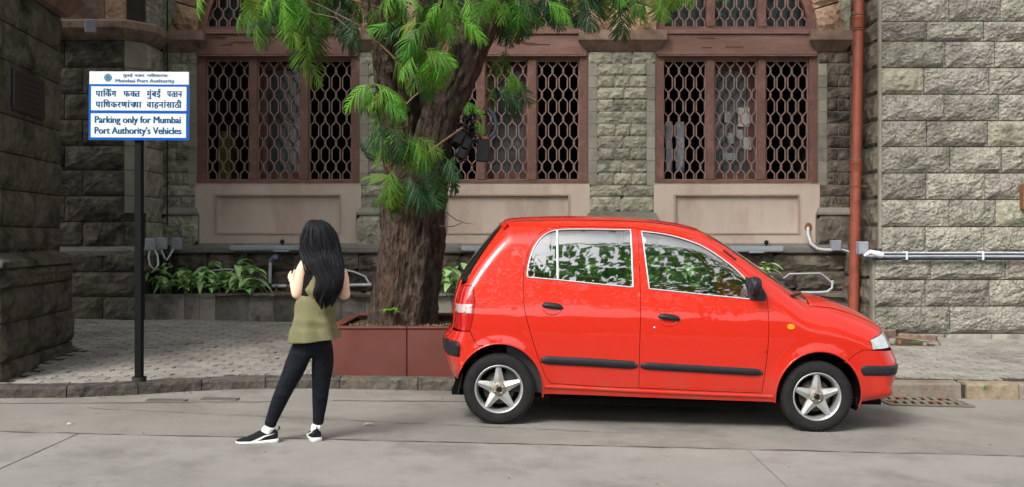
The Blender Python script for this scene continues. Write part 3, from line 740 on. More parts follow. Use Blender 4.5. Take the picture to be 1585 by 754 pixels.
# near wing on the far left, its side face runs away from the camera
NW = thing('stone_wing', (-4.6, 8.6, .25), 'near stone wing coloured dark for shade, with dark plaque, cut by the left edge of the picture', 'building')
a0, a1 = Vector((-4.34, 7.95)), Vector((-4.56, 9.72))
u = (a1 - a0).normalized(); nrm = Vector((u.y, -u.x))
q0 = a0 - nrm * .12 ; q1 = a1 - nrm * .11
zpl = 1.205
g = G()
def quadwall(pts, z0, z1):
    m = len(pts); g.add([(p[0], p[1], z0) for p in pts] + [(p[0], p[1], z1) for p in pts], [(i, (i + 1) % m, (i + 1) % m + m, i + m) for i in range(m)] + [tuple(range(m, 2 * m))])
b0 = q0 - nrm * .02; b1 = q1 - nrm * .02
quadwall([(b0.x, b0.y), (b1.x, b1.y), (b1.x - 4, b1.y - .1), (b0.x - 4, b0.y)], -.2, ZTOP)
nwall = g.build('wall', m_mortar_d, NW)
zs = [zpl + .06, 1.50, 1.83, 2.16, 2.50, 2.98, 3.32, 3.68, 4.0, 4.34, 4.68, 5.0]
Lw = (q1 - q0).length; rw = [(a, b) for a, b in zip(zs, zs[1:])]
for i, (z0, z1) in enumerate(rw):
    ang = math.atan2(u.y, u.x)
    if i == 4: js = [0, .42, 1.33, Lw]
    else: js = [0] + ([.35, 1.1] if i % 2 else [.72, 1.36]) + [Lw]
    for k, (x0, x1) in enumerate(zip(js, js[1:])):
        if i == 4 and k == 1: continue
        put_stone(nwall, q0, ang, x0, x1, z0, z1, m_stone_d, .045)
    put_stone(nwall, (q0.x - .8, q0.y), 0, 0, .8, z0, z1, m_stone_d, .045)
T = Matrix.Translation((q0.x, q0.y, 0)) @ Matrix.Rotation(math.atan2(u.y, u.x), 4, 'Z')
g = G(); g.bbox(.42, 1.33, -.01, .03, 2.5, 2.98, .01, T); g.build('plaque_surround', m_stone_d, NW)
g = G(); g.bbox(.50, 1.25, -.04, -.008, 2.55, 2.93, .01, T); plq = g.build('plaque', M('dark_plaque', (.014, .012, .011), .5, (.03, .026, .022), 20, bump=.3, bs=60), NW)
g = G()
for k in range(6):
    z = 2.87 - k * .05; wv = random.uniform(.2, .3)
    g.box(.875 - wv, .875 + wv, -.044, -.04, z, z + .012, T)
g.build('worn_line', M('plaque_relief', (.028, .024, .02), .6), NW)
g = G(); quadwall([(a0.x, a0.y + .03), (a1.x - nrm.x * .03, a1.y - nrm.y * .03), (a1.x - 4, a1.y - .2), (a0.x - 4, a0.y + .03)], -.3, zpl - .03)
npl = g.build('plinth', m_mortar_d, NW)
zs = [-.0 + .12, .36, .70, 1.02, zpl - .05]
ang = math.atan2(u.y, u.x); Lp = (a1 - a0).length
for i, (z0, z1) in enumerate([(.05, .33), (.33, .66), (.66, .96), (.96, 1.13)]):
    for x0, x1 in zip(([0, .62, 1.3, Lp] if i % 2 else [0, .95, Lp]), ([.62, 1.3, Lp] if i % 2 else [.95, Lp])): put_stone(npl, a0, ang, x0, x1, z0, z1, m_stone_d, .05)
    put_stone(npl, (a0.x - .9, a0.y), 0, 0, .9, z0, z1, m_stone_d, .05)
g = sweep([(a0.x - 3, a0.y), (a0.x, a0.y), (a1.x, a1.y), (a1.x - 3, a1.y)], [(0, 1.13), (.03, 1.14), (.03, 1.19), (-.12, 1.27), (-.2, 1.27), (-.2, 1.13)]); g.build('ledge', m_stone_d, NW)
g = sweep([(q0.x - 3, q0.y), (q0.x, q0.y), (q1.x, q1.y), (q1.x - 3, q1.y)], [(0, 3.68), (.07, 3.70), (.2, 3.86), (.2, 4.02), (0, 4.04)]); g.build('string_course', m_impost, NW)

# right wing
RW = thing('stone_wing', (6, 12.3, 0), 'pale grey-green rock-faced stone wing at the right, carrying the blue-white conduit', 'building')
xr = pxx(1360, 12.0); xp = pxx(1350, 11.95); zc1 = pz(392, 12)
g = G(); g.box(xr + .0, 9.5, 12.03, 17, zc1, ZTOP); rwall = g.build('wall', m_mortar, RW)
g = G(); g.box(xp + .0, 9.5, 11.98, 17, -.6, zc1); rpl = g.build('plinth', m_mortar, RW)
ys = [-213, -172, -131, -90, -49, -8, 33, 64, 105, 146, 187, 227, 268, 309, 351, 392]
mar = .035
A_ = [pxx(v, 12) - xr for v in (1430, 1526, 1612, 1700, 1790, 1880)]; B_ = [pxx(v, 12) - xr for v in (1465, 1545, 1640, 1735, 1830)]
rows_r = rows_of(ys, 12)
masonry(rwall, (xr, 12.0), (9.4, 12.0), rows_r, lambda i: [v + random.uniform(-.05, .05) for v in ([0] + (A_ if i % 2 == 0 else B_))], m_stone, .062, margin=mar, mats=[m_stone_g, m_stone_g, m_stone])
masonry(rwall, (xr - .0, 13.0), (xr - .0, 12.0), [], lambda i: [], m_stone_p)
def face_left(parent, x, rows, mat, amp):
    # return face looking to -X: goes from far to near when seen from the left
    for i, (z0, z1) in enumerate(rows):
        js = [.0, .45, .96] if i % 2 else [.0, .96]
        for a, b in zip(js, js[1:]): put_stone(parent, (x, 13.0), R(-90), a, b, z0, z1, mat, amp)
face_left(rwall, xr, rows_r, m_stone_p, .05)
rows_q = rows_of([402, 433, 474, 516, 530], 11.95)
masonry(rpl, (xp, 11.95), (9.4, 11.95), rows_q[:3], lambda i: [v for v in ([pxx(q, 11.95) - xp for q in (1440, 1556, 1660, 1770)] if i == 0 else ([pxx(q, 11.95) - xp for q in (1432, 1531, 1650, 1760)] if i == 1 else [pxx(q, 11.95) - xp for q in (1470, 1620, 1720)]))], m_stone, .068, margin=.03)
masonry(rpl, (xp, 11.9), (9.4, 11.9), [(-.2, pz(516, 11.95))], lambda i: [v for v in np.arange(.3, 5, .6)], m_slab, .02)
face_left(rpl, xp, rows_q[:3], m_stone_p, .05)
g = G(); g.box(xr + .003, xr + mar - .003, 11.985, 12.03, zc1 + .06, 5.9); g.build('corner_margin', m_dress, RW)
g = G(); g.box(xp + .003, xp + .03 - .003, 11.935, 11.98, -.3, zc1 - .08); g.build('corner_margin', m_dress, RW)
g = G(); g.add([(xp, 11.95, zc1 - .06), (9.4, 11.95, zc1 - .06), (9.4, 12.0, zc1), (xp + .05, 12.0, zc1), (xp, 12.99, zc1 - .06), (xp + .05, 12.99, zc1)], [(0, 1, 2, 3), (4, 0, 3, 5)]); g.build('weathering', m_dress, RW)
# ------------------------------------------------------------------ parking sign
SD = 8.05
sp = Vector((pxx(215.5, SD), SD)); sz = pave_z(sp.x, sp.y)
S = thing('parking_sign', (sp.x, sp.y, sz), 'white and blue parking notice on a thin black pole at the pavement edge', 'sign')
g = G(); pole_w = 11 / F * SD / 2
g.bbox(sp.x - pole_w, sp.x + pole_w, SD - pole_w, SD + pole_w, sz - .05, pz(210, SD), .006); g.build('pole', m_pole, S)
g = G(); g.lathe([(0.001, 0), (.05, 0), (.06, -.02), (.06, -.05)], 16, Matrix.Translation((sp.x, SD, sz)) @ Matrix.Rotation(R(-90), 4, 'X')); g.build('base_collar', m_joint, S)
yb = SD - pole_w - .02
bx0, bx1, bz0, bz1 = pxx(138, yb), pxx(292, yb), pz(216.5, yb), pz(111, yb)
zmid = pz(130.5, yb)
ROLL = Matrix.Translation((sp.x, yb, pz(165, yb))) @ Matrix.Rotation(R(.35), 4, 'Y') @ Matrix.Translation((-sp.x, -yb, -pz(165, yb)))
g = G(); g.bbox(bx0, bx1, yb, yb + .018, bz0, bz1, .002, ROLL); g.build('board', m_white, S)
def srect(name, x0, x1, y0, y1, mat, lay):
    g = G(); yy = yb - .0012 * lay
    g.box(pxx(x0, yb), pxx(x1, yb), yy - .0006, yy + .0006, pz(y1, yb), pz(y0, yb), ROLL); return g.build(name, mat, S)
srect('blue_field', 137.4, 292.6, 130.6, 217, m_signblue, 1)
srect('white_panel', 141.2, 288.6, 134.2, 171.2, m_white, 2)
srect('white_panel', 141.0, 288.2, 176, 213, m_white, 2)
def text_mesh(body, bold=0.0, res=3):
    c = bpy.data.curves.new('lettering', 'FONT'); c.body = body; c.size = 1; c.offset = bold; c.resolution_u = res; c.extrude = .004
    c.offset = 0
    o = bpy.data.objects.new('tmp', c); COL.objects.link(o)
    dg = bpy.context.evaluated_depsgraph_get(); dg.update()
    me = bpy.data.meshes.new_from_object(o.evaluated_get(dg)); bpy.data.objects.remove(o)
    if bold > 0:
        vs = [v.co.copy() for v in me.vertices]; fs = [tuple(p.vertices) for p in me.polygons]; n = len(vs); m2 = bpy.data.meshes.new('lettering')
        m2.from_pydata([v + Vector((dx, dy, dz)) for dx, dy, dz in ((0, 0, 0), (bold, .003, .002), (bold * 2, -.003, .004)) for v in vs], [], [tuple(i + n * k for i in f) for k in range(3) for f in fs]); me = m2
    return me
def fit_text(me, x0, x1, zbase, capH, capref, name='lettering', mat=m_ink, yy=None, parent=None, T=None):
    """scale a text mesh so that it spans x0..x1 and a capital is capH high"""
    xs_ = [v.co.x for v in me.vertices]; a, b = min(xs_), max(xs_)
    sx = (x1 - x0) / (b - a); szz = capH / capref
    yy = yb - .0042 if yy is None else yy
    for v in me.vertices:
        x, y, z = v.co; v.co = Vector((x0 + (x - a) * sx, yy - z * .15, zbase + y * szz))
    me.transform(ROLL if T is None else T)
    return link(name, me, mat, parent or S)
CAP = .73
sc_ = yb / F
def line(body, px0, px1, pyb, hpx, bold=.025, mat=m_ink): return fit_text(text_mesh(body, bold), pxx(px0, yb), pxx(px1, yb), pz(pyb, yb), hpx * sc_, CAP, mat=mat)
line('Parking only for Mumbai', 147, 280.5, 190.5, 11, .04)
line("Port Authority's Vehicles", 146.8, 281.5, 207.3, 11, .04)
m_ink2 = M('header_ink', (.04, .1, .2), .4)
line('Mumbai Port Authority', 178.5, 270, 127.2, 5.2, .02, m_ink2)
# Devanagari: clusters are laid out glyph by glyph, in visual order
gl_cache = {}
def deva_line(clusters, px0, px1, pyb, hpx, bold, mat):
    """clusters: list of (text, kern) ; kern moves the next glyph left by that share of the glyph's width"""
    allv = []; allf = []; x = 0
    for ch, kern in clusters:
        if ch == ' ': x += .42; continue
        key = (ch, bold)
        if key not in gl_cache:
            gl_cache[key] = text_mesh(ch, bold)
        me = gl_cache[key]
        if not me.vertices: continue
        xs_ = [v.co.x for v in me.vertices]; a, b = min(xs_), max(xs_)
        mark = ch in '\u0902\u0930\u094d\u0941'
        o = len(allv)
        if kern == 'above':      # sits over / under the previous glyph
            dx = x - (b - a) - .06
            allv += [(v.co.x - a + dx, v.co.y, v.co.z) for v in me.vertices]
        else:
            if ch == 'ी': x -= (b - a) * .52
            if ch == 'ि': kern = .60
            allv += [(v.co.x - a + x, v.co.y, v.co.z) for v in me.vertices]; x += (b - a) * (1 - kern) - .02
        allf += [tuple(i + o for i in p.vertices) for p in me.polygons]
    me = bpy.data.meshes.new('lettering'); me.from_pydata(allv, [], allf)
    return fit_text(me, pxx(px0, yb), pxx(px1, yb), pz(pyb, yb), hpx * sc_, .62, mat=mat)
A = 'above'; a_ = 'ा'; i_ = 'ि'; ii = 'ी'; u_ = 'ु'; an = 'ं'
w1 = [('प', 0), (a_, 0), (i_, 0), ('क', 0), (an, A), ('ॅ', A), ('ग', 0)]
w2 = [('फ', 0), ('क', .25), ('त', 0)]
w3 = [('म', 0), (u_, A), (an, A), ('ब', 0), ('ई', 0)]
w4 = [('प', 0), ('त', .35), ('त', 0), ('न', 0)]
w5 = [('प', 0), (a_, 0), (i_, 0), ('ध', 0), ('क', 0), ('र', 0), ('ण', 0), (a_, 0), (an, A), ('च', .3), ('य', 0), (a_, 0)]
w6 = [('व', 0), (a_, 0), ('ह', 0), ('न', 0), (a_, 0), (an, A), ('स', 0), (a_, 0), ('ठ', 0), (ii, 0)]
for w_, x0, x1 in ((w1, 148, 180.5), (w2, 191, 217), (w3, 227, 249), (w4, 258.5, 282)): deva_line(w_, x0, x1, 149.8, 8.6, .045, m_ink)
for w_, x0, x1 in ((w5, 148, 219.5), (w6, 227, 281.5)): deva_line(w_, x0, x1, 166.6, 8.6, .045, m_ink)
for w_, x0, x1 in ((w3, 190, 205), (w4, 208, 223), (w5[:8], 227, 259.5)): deva_line(w_, x0, x1, 118.6, 3.4, .02, m_ink2)
# round emblem: ring, wheel spokes and anchor-like cross
g = G(); cx, cz, r_ = pxx(167, yb), pz(120.5, yb), 6 * sc_
def disc(g, r0, r1, yy, n=24):
    vs = [(cx + r * math.cos(2 * math.pi * k / n), yy, cz + r * math.sin(2 * math.pi * k / n)) for r in (r0, r1) for k in range(n)]
    g.add([ROLL @ Vector(v) for v in vs], [(k, (k + 1) % n, (k + 1) % n + n, k + n) for k in range(n)])
disc(g, r_ * .78, r_, yb - .003); disc(g, .0005, r_ * .3, yb - .003); disc(g, r_ * .45, r_ * .6, yb - .003)
for k in range(8):
    a = math.pi * k / 4; g.add([ROLL @ Vector((cx + r * math.cos(a + q), yb - .003, cz + r * math.sin(a + q))) for r, q in ((r_ * .3, -.3), (r_ * .8, -.12), (r_ * .8, .12), (r_ * .3, .3))], [(0, 1, 2, 3)])
g.build('emblem', M('emblem_teal', (.03, .16, .26), .4), S)

# ------------------------------------------------------------------ red stone tree planter
fd = 8.60
x0, xj, x1 = pxx(505, fd), pxx(630, fd), pxx(757, fd)
zb_, zt_ = pz(588, fd), pz(506, fd)
PB = thing('tree_planter', ((x0 + x1) / 2, fd + .55, zb_), 'polished red stone planter box on the kerb round the tree trunk', 'planter')
T = Matrix.Identity(4)
def box_part(name, mat, par, *a, b=.006):
    g = G(); g.bbox(*a, b); return g.build(name, mat, par)
for a, b in ((x0, xj), (xj, x1)): box_part('panel', m_redstone, PB, a + .003, b - .003, fd, fd + .03, zb_, zt_ - .02)
box_part('panel', m_redstone, PB, x0 + .003, x0 + .03, fd + .031, fd + 1.2, zb_, zt_ - .02); box_part('panel', m_redstone, PB, x1 - .03, x1 - .003, fd + .031, fd + 1.2, zb_, zt_ - .02)
box_part('panel', m_redstone, PB, x0 + .003, x1 - .003, fd + 1.201, fd + 1.23, zb_, zt_ + .005)
for a, b in ((x0, xj), (xj, x1)): box_part('coping', m_redstone, PB, a - .0 + .002, b - .002, fd - .012, fd + .10, zt_ - .019, zt_ + .002)
box_part('coping', m_redstone, PB, x0 - .01, x0 + .10, fd + .102, fd + 1.24, zt_ - .019, zt_ + .002); box_part('coping', m_redstone, PB, x1 - .10, x1 + .01, fd + .102, fd + 1.24, zt_ - .019, zt_ + .002)
box_part('coping', m_redstone, PB, x0 + .101, x1 - .101, fd + 1.14, fd + 1.25, zt_ - .019 + .02, zt_ + .03)
def soil_patch(x0, x1, y0, y1, z, par, nx=24, ny=12, amp=.03, name='soil'):
    g = G(); vs = [(lerp(x0, x1, i / nx), lerp(y0, y1, j / ny), z + amp * noise.noise(Vector((i * .6, j * .6, x0))) + random.uniform(-.006, .012)) for j in range(ny + 1) for i in range(nx + 1)]
    g.add(vs, [(j * (nx + 1) + i, j * (nx + 1) + i + 1, (j + 1) * (nx + 1) + i + 1, (j + 1) * (nx + 1) + i) for j in range(ny) for i in range(nx)]); return g.build(name, m_soil, par)
soil_patch(x0 + .03, x1 - .03, fd + .05, fd + 1.2, zt_ - .05, PB)
def pebbles(x0, x1, y0, y1, z, n, par, name='gravel', s0=.008, s1=.022, mat=None):
    g = G()
    for i in range(n):
        x, y, s_ = random.uniform(x0, x1), random.uniform(y0, y1), random.uniform(s0, s1)
        T = Matrix.Translation((x, y, z + random.uniform(-.005, .02))) @ Matrix.Rotation(random.random() * 6, 4, 'Z') @ Matrix.Rotation(random.random() * 2, 4, 'X')
        g.add([T @ Vector(v) for v in ((s_, 0, 0), (-s_ * .8, 0, s_ * .2), (0, s_ * .8, 0), (0, -s_ * .7, 0), (0, 0, s_ * .7), (0, 0, -s_ * .6))], [(0, 2, 4), (2, 1, 4), (1, 3, 4), (3, 0, 4), (2, 0, 5), (1, 2, 5), (3, 1, 5), (0, 3, 5)])
    return g.build(name, mat or M('gravel_mix', (.06, .045, .03), .9, (.2, .16, .11), 30), par, kind='stuff')
pebbles(x0 + .1, x1 - .1, fd + .11, fd + .6, zt_ - .04, 260, PB)

# ------------------------------------------------------------------ low bed along the building
BD = 12.25
BW = thing('planting_bed', (-1, 12.4, .3), 'long low bed faced with grey stone slabs along the foot of the building', 'planter')
zt2, zb2 = pz(455, BD), .0
cut = [222, 246, 285, 309, 333, 384, 424, 462, 497, 528, 566, 604, 650, 700, 742, 790, 835, 880, 930, 975, 1020, 1070, 1115, 1165, 1215, 1265, 1313]
for i, (a, b) in enumerate(zip(cut, cut[1:])):
    yy = BD + (.05 if 285 <= a < 333 else (.0 if a < 285 else .12))
    xa, xb = pxx(a, yy), pxx(b, yy)
    g = G(); g.bbox(xa + .002, xb - .002, yy, yy + .04, zb2, zt2 + random.uniform(-.004, .004), .004)
    g.build('slab', m_slab, BW)
    if i % 3 != 1:
        g = G(); g.bbox(xa + .002, xb - .002, yy + .041, yy + .09, zb2, zt2 - .01, .004); g.build('slab', m_slab, BW)
soil_patch(pxx(222, BD), pxx(1313, BD), BD + .04, 12.95, zt2 - .04, BW, 90, 8, .05)
pebbles(-3.5, 0, BD + .08, BD + .5, zt2 - .02, 260, BW, s0=.012, s1=.035)

# broad-leaved plants
def leaf_blade(g, base, d, L_, W_, droop, n=6):
    d = Vector(d).normalized(); side = d.cross(Vector((0, 0, 1)))
    side = side.normalized() if side.length > .05 else Vector((1, 0, 0))
    up = side.cross(d); vs = []
    side = (side + up * random.uniform(-.4, .4)).normalized()
    for i in range(n + 1):
        t = i / n; w = W_ * math.sin(math.pi * min(1, t * .93 + .04)) ** .8 * (1.15 - .5 * t); c = Vector(base) + d * (L_ * t) - Vector((0, 0, droop * L_ * t * t))
        vs += [c + side * w + up * w * .35, c, c - side * w + up * w * .35]
    g.add(vs, [q for i in range(n) for q in ((3 * i, 3 * i + 1, 3 * i + 4, 3 * i + 3), (3 * i + 1, 3 * i + 2, 3 * i + 5, 3 * i + 4))], True)
def plant_protos():
    out = []
    for s_ in range(4):
        rnd = random.Random(s_ + 40); st = G(); lv = []
        for k in range(3):
            a = rnd.random() * 6.28; bx, by = .05 * math.cos(a), .05 * math.sin(a); h = rnd.uniform(.14, .3); tip = Vector((bx * 2.5, by * 2.5, h))
            st.tube([(bx, by, -.05), (bx * 1.5, by * 1.5, h * .5), tip], [.008, .006, .004], 5)
            for j in range(7):
                t = rnd.uniform(.35, 1); p = Vector((bx * (1 + 1.5 * t), by * (1 + 1.5 * t), h * t)); th = rnd.random() * 6.28; el = rnd.uniform(.1, 1.1)
                d = Vector((math.cos(th) * math.cos(el), math.sin(th) * math.cos(el), math.sin(el)))
                g = G(); random.seed(rnd.random()); leaf_blade(g, p, d, rnd.uniform(.13, .22), rnd.uniform(.03, .055), rnd.uniform(.3, .9)); lv.append(g.mesh('leaf'))
        out.append((st.mesh('stem'), lv))
    random.seed(11); return out
PROT = plant_protos()
for st_, lv in PROT:
    st_.materials.append(M('green_stem', (.08, .14, .04), .6))
    for l in lv: l.materials.append(m_plant)
def plant(px, d, z, s_, k, label, group='leafy green plants in the long bed'):
    r0 = thing('leafy_plant', (pxx(px, d), d, z), label, 'plant', group); rz = random.random() * 6
    st_, lv = PROT[k % 4]
    T = Matrix.Rotation(rz, 4, 'Z') @ Matrix.Scale(s_, 4)
    for nm, me in [('stem', st_)] + [('leaf', l) for l in lv]:
        o = link(nm, me, None, r0, local=True); o.rotation_euler = (0, 0, rz); o.scale = (s_, s_, s_)
posn = [(247, 'leftmost low plant in the bed, next to the sign pole'), (264, 'small plant under the three grey junction boxes'), (281, 'plant with pointed leaves at the left bend of the slab wall'),
        (298, 'tallest pale-leaved plant in the left part of the bed'), (313, 'plant just right of the tallest one in the left bed'), (330, 'broad-leaved plant above the pale wall slab'), (347, 'plant in the middle of the left clump'),
        (362, 'second plant from the right end of the left clump'), (378, 'upright plant closing the left clump, before the bare soil')]
for i, (px, lab) in enumerate(posn): plant(px, 12.5 + .12 * (i % 2), zt2 - .01, random.uniform(1.15, 1.45), i, lab)
for px, lab in ((255, 'low seedling filling the gap beside the leftmost plant'), (289, 'low filler plant left of the tallest pale-leaved one'), (321, 'low filler plant behind the pale wall slab'), (355, 'low filler plant right of the middle of the left clump'), (386, 'last low plant at the right end of the left clump')): plant(px, 12.36, zt2 - .02, .95, int(px), lab)
plant(694, 12.4, zt2 - .02, 1.5, 1, 'bushy plant seen between the tree trunk and the rear of the car'); plant(713, 12.55, zt2 - .02, 1.6, 2, 'taller plant touching the car rear window outline')
car_lab = ['behind the rear door window', 'behind the left part of the rear window glass', 'behind the middle of the car', 'behind the door pillar of the car', 'behind the left part of the front window', 'behind the front window glass', 'behind the steering wheel', 'behind the door mirror']
for i, px in enumerate([830, 872, 915, 958, 1003, 1046, 1088, 1130]): plant(px, 12.5, zt2, random.uniform(1.3, 1.7), i, 'leafy plant ' + car_lab[i])
plant(1192, 12.5, zt2 + .1, 1.15, 3, 'single light green plant above the car bonnet')
# sprout and weeds
def sprout(px, py, d, s_, lab, z=None):
    r0 = thing('seedling', (pxx(px, d), d, pz(py, d) if z is None else z), lab, 'plant')
    g = G(); g.tube([(0, 0, -.02), (.004, 0, .06 * s_), (0, 0, .12 * s_)], .003, 5); g.build('stem', M('green_stem', (.08, .14, .04)), r0, local=True)
    for k in range(9):
        a = k * 2.4; g = G(); leaf_blade(g, (0, 0, .115 * s_), (math.cos(a), math.sin(a), .25 + .2 * (k % 3)), .1 * s_, .014 * s_, .5, 4); g.build('leaf', m_leafb, r0, local=True)
sprout(603, 503, 8.95, 1.2, 'small bright seedling in the red planter at the foot of the trunk')
sprout(1522, 612, 8.74, .6, 'tuft of green weed on the yellow kerb stone'); sprout(1524, 606, 8.735, .45, 'little weed leaf sprouting above the tuft on the yellow kerb')
sprout(1418, 540, 11.2, .7, 'green weed growing among the rubble in the pavement pit')
# rusty stakes in the bed
for px, h in ((258, 18), (295, 15), (312, 12), (366, 14), (405, 15), (427, 17), (446, 19)):
    x = pxx(px, 12.45); g = G(); g.tube([(x, 12.45, zt2 - .1), (x + random.uniform(-.01, .01), 12.45, zt2 + h / F * 12.45 * .7)], .012, 6)
    tag(g.build('stake', m_rust), 'short rusty iron stake in the bed soil, ' + {258: 'leftmost, nearest the sign pole', 295: 'second from the left, among the plants', 312: 'shortest one, behind the tallest plant', 366: 'at the right end of the left plants', 405: 'left of the upright pipe branch', 427: 'just right of the upright pipe branch', 446: 'rightmost, by the hand of the woman'}[px], 'stake', 'rusty stakes in the bed')

# ------------------------------------------------------------------ pipes, boxes and lamps
def tube_thing(name, pts, r, mat, label, cat, n=10):
    t = thing(name, pts[0], label, cat); g = G(); g.tube(pts, r, n); g.build('pipe', mat, t); return t
dp = 12.72
wp = thing('water_pipe', (pxx(417, dp), dp, pz(442, dp)), 'white pvc water pipe with upright branch and black valve over the bed', 'pipe')
g = G(); g.tube([P(384, 443, dp), P(462, 443, dp), P(575, 441, dp)], .022, 10); g.build('pipe', m_pipe_w, wp)
g = G(); g.tube([P(417.5, 441, dp), P(418, 420, dp), P(418.5, 406, dp)], .022, 10); g.build('riser', m_pipe_w, wp)
g = G(); g.lathe([(.001, -.06), (.035, -.06), (.042, -.03), (.042, .03), (.03, .05)], 16, Matrix.Translation(P(416.5, 442.5, dp))); g.build('valve_body', m_black, wp)
g = G(); g.tube([P(418, 405, dp), P(424, 398, dp), P(430, 396, dp)], .03, 8); g.sphere(P(427, 400, dp - .03), .035, .03, .03); g.build('tap', M('dull_blue_metal', (.08, .1, .16), .5), wp)
for px in (398, 436, 505): g = G(); g.tube([P(px, 443, dp), P(px + 5, 443, dp)], .028, 10); g.build('coupling', m_pipe_w, wp)
tube_thing('conduit', [P(318, 420, 12.85), P(350, 417, 12.85), P(400, 420, 12.85)], .012, m_pipe_w, 'thin grey conduit on the rough plinth behind the left plants', 'pipe')
tube_thing('conduit', [P(500, 420, 12.85), P(535, 418, 12.85), P(548, 421, 12.85), P(565, 428, 12.85), P(572, 440, 12.85)], .014, m_pipe_w, 'thin white conduit on the plinth between the woman and the trunk', 'pipe')
yb2 = D - .20
def led_bar(x0, x1, y0, y1, lab, k):
    t = thing('linear_lamp', P((x0 + x1) / 2, y1, yb2), lab, 'lamp', None)
    a, b = P(x0, y1, yb2), P(x1, y0, yb2)
    g = G(); g.bbox(a.x, b.x, yb2 - .06, yb2 + .04, a.z, b.z, .008); g.build('housing', m_box_g, t)
    g = G(); g.box(a.x + .03, b.x - .03, yb2 - .05, yb2 + .03, a.z - .004, a.z - .0005); g.build('lens', m_white, t)
    g = G(); m = lerp(a.x, b.x, k); g.bbox(m - .1, m + .1, yb2 - .075, yb2 + .05, a.z - .025, a.z - .005, .004); g.build('bracket', m_box_g, t)
    g = G(); g.sphere((lerp(a.x, b.x, .72), yb2 + .05, b.z + .05), .032); g.tube([(lerp(a.x, b.x, .72), yb2 + .05, b.z - .01), (lerp(a.x, b.x, .72), yb2 + .05, b.z + .05)], .012, 6); g.build('sensor_knob', m_black, t)
led_bar(357, 466, 380, 387, 'long grey strip lamp on the ledge left of the womans head', .73)
led_bar(714, 770, 381, 388, 'short grey strip lamp on the ledge beside the car rear window', .6)
led_bar(1128, 1211, 381, 389, 'grey strip lamp on the ledge above the car bonnet', .5)
def jbox(px0, px1, py0, py1, d, dep, lab, loops=()):
    t = thing('junction_box', P((px0 + px1) / 2, py1, d), lab, 'junction box')
    a, b = P(px0, py1, d), P(px1, py0, d); g = G(); g.bbox(a.x, b.x, d, d + dep, a.z, b.z, .008); g.build('case', m_box_g, t)
    g = G(); g.bbox(a.x + .01, b.x - .01, d - .01, d - .0005, a.z + .01, b.z - .01, .003); g.build('cover', m_box_g, t)
    for pts in loops: g = G(); g.tube([P(x, y, d + q) for x, y, q in pts], .012, 8); g.build('cable', m_pipe_w, t)
jbox(224, 238, 369, 388, 12.0, .08, 'left grey junction box of the three beside the sign pole', [[(232, 388, .02), (230, 398, 0), (232, 410, -.02), (239, 418, -.02), (245, 410, 0), (244, 396, .03), (240, 388, .06)]])
jbox(243, 256, 368, 386, 12.1, .08, 'middle grey junction box of the three beside the sign pole', [[(250, 386, .03), (254, 398, .02), (258, 403, .02), (263, 395, .05), (268, 386, .1)]])
jbox(264, 279, 368, 387, 12.65, .1, 'right grey junction box of the three, standing on the ledge')
tube_thing('cable_bundle', [P(256, 387, 12.55), P(262, 398, 12.45), P(261, 415, 12.5), P(266, 432, 12.6), P(262, 452, 12.6)], .035, m_black, 'thick dark cable bundle hanging below the right junction box of the three', 'cable')
# right side boxes and conduit
jbox(1288, 1303, 372, 389, 12.7, .1, 'dark grey junction box on the ledge left of the red pipe')
jbox(1330, 1345, 374, 394, 11.9, .12, 'light grey junction box between the red pipe and the conduit')
t = tube_thing('conduit', [P(1251, 353, 12.95), P(1250.5, 362, 12.85), P(1255, 377, 12.8), P(1265, 385, 12.78), P(1276, 387, 12.75), P(1289, 387, 12.75)], .022, m_pipe_w, 'curved pale conduit from the broken plaster hole to the dark junction box', 'pipe')
g = G(); g.lathe([(.001, -.002), (.045, -.0), (.06, .012)], 9, Matrix.Translation(P(1251.5, 352, 12.972)) @ Matrix.Scale(1.25, 4, (0, 0, 1))); tag(g.build('plaster_hole', m_rust), 'broken patch in the plaster where the curved conduit goes in', 'hole')
tube_thing('conduit', [P(1303, 386, 12.72), P(1316, 390, 12.6), P(1316, 420, 12.6), P(1318, 450, 12.6)], .013, m_pipe_w, 'thin conduit dropping beside the red pipe from the dark box', 'pipe')
tube_thing('conduit', [P(1210, 433, 12.8), P(1222, 424, 12.8), P(1270, 423, 12.8), P(1281, 431, 12.8), P(1287, 437, 12.78)], .011, m_pipe_w, 'thin conduit bending across the plinth above the bonnet', 'pipe')
tube_thing('conduit', [P(1240, 453, 12.7), P(1262, 453, 12.7), P(1280, 452, 12.7), P(1288, 446, 12.7), P(1289, 434, 12.7)], .018, m_pipe_w, 'white hooked pipe end just above the car bonnet', 'pipe')
cb = thing('wall_conduit', P(1340, 397, 11.85), 'pair of blue-grey cables with white clips running along the right wing', 'cable')
for k, (y0, y1, mt) in enumerate(((391.5, 394.5, m_pipe_w), (395, 397.5, m_cable), (398, 400.5, m_pipe_w), (401, 403, m_cable))):
    r_ = .012; g = G(); yy = 395.2 + (k - 1.5) * 2.6
    g.tube([P(1341, 395 + k * .6, 11.87), P(1352, yy - .5, 11.84), P(1362, yy, 11.84)] + [P(x, yy + random.uniform(-.25, .25), 11.84) for x in range(1400, 1860, 50)], .0115, 8); g.build('cable', mt, cb)
for px in (1403, 1521, 1640, 1760):
    g = G(); a = P(px - 1.6, 402.5, 11.84); b = P(px + 1.6, 389, 11.84); g.bbox(a.x, b.x, 11.818, 11.95, a.z, b.z, .004); g.build('clip', m_white, cb)
g = G(); g.tube([P(1338, 396, 11.88), P(1347, 390, 11.85), P(1362, 394.5, 11.83), P(1367, 396, 11.83)], [.02, .03, .045, .03], 8); g.build('sleeve', m_white, cb)
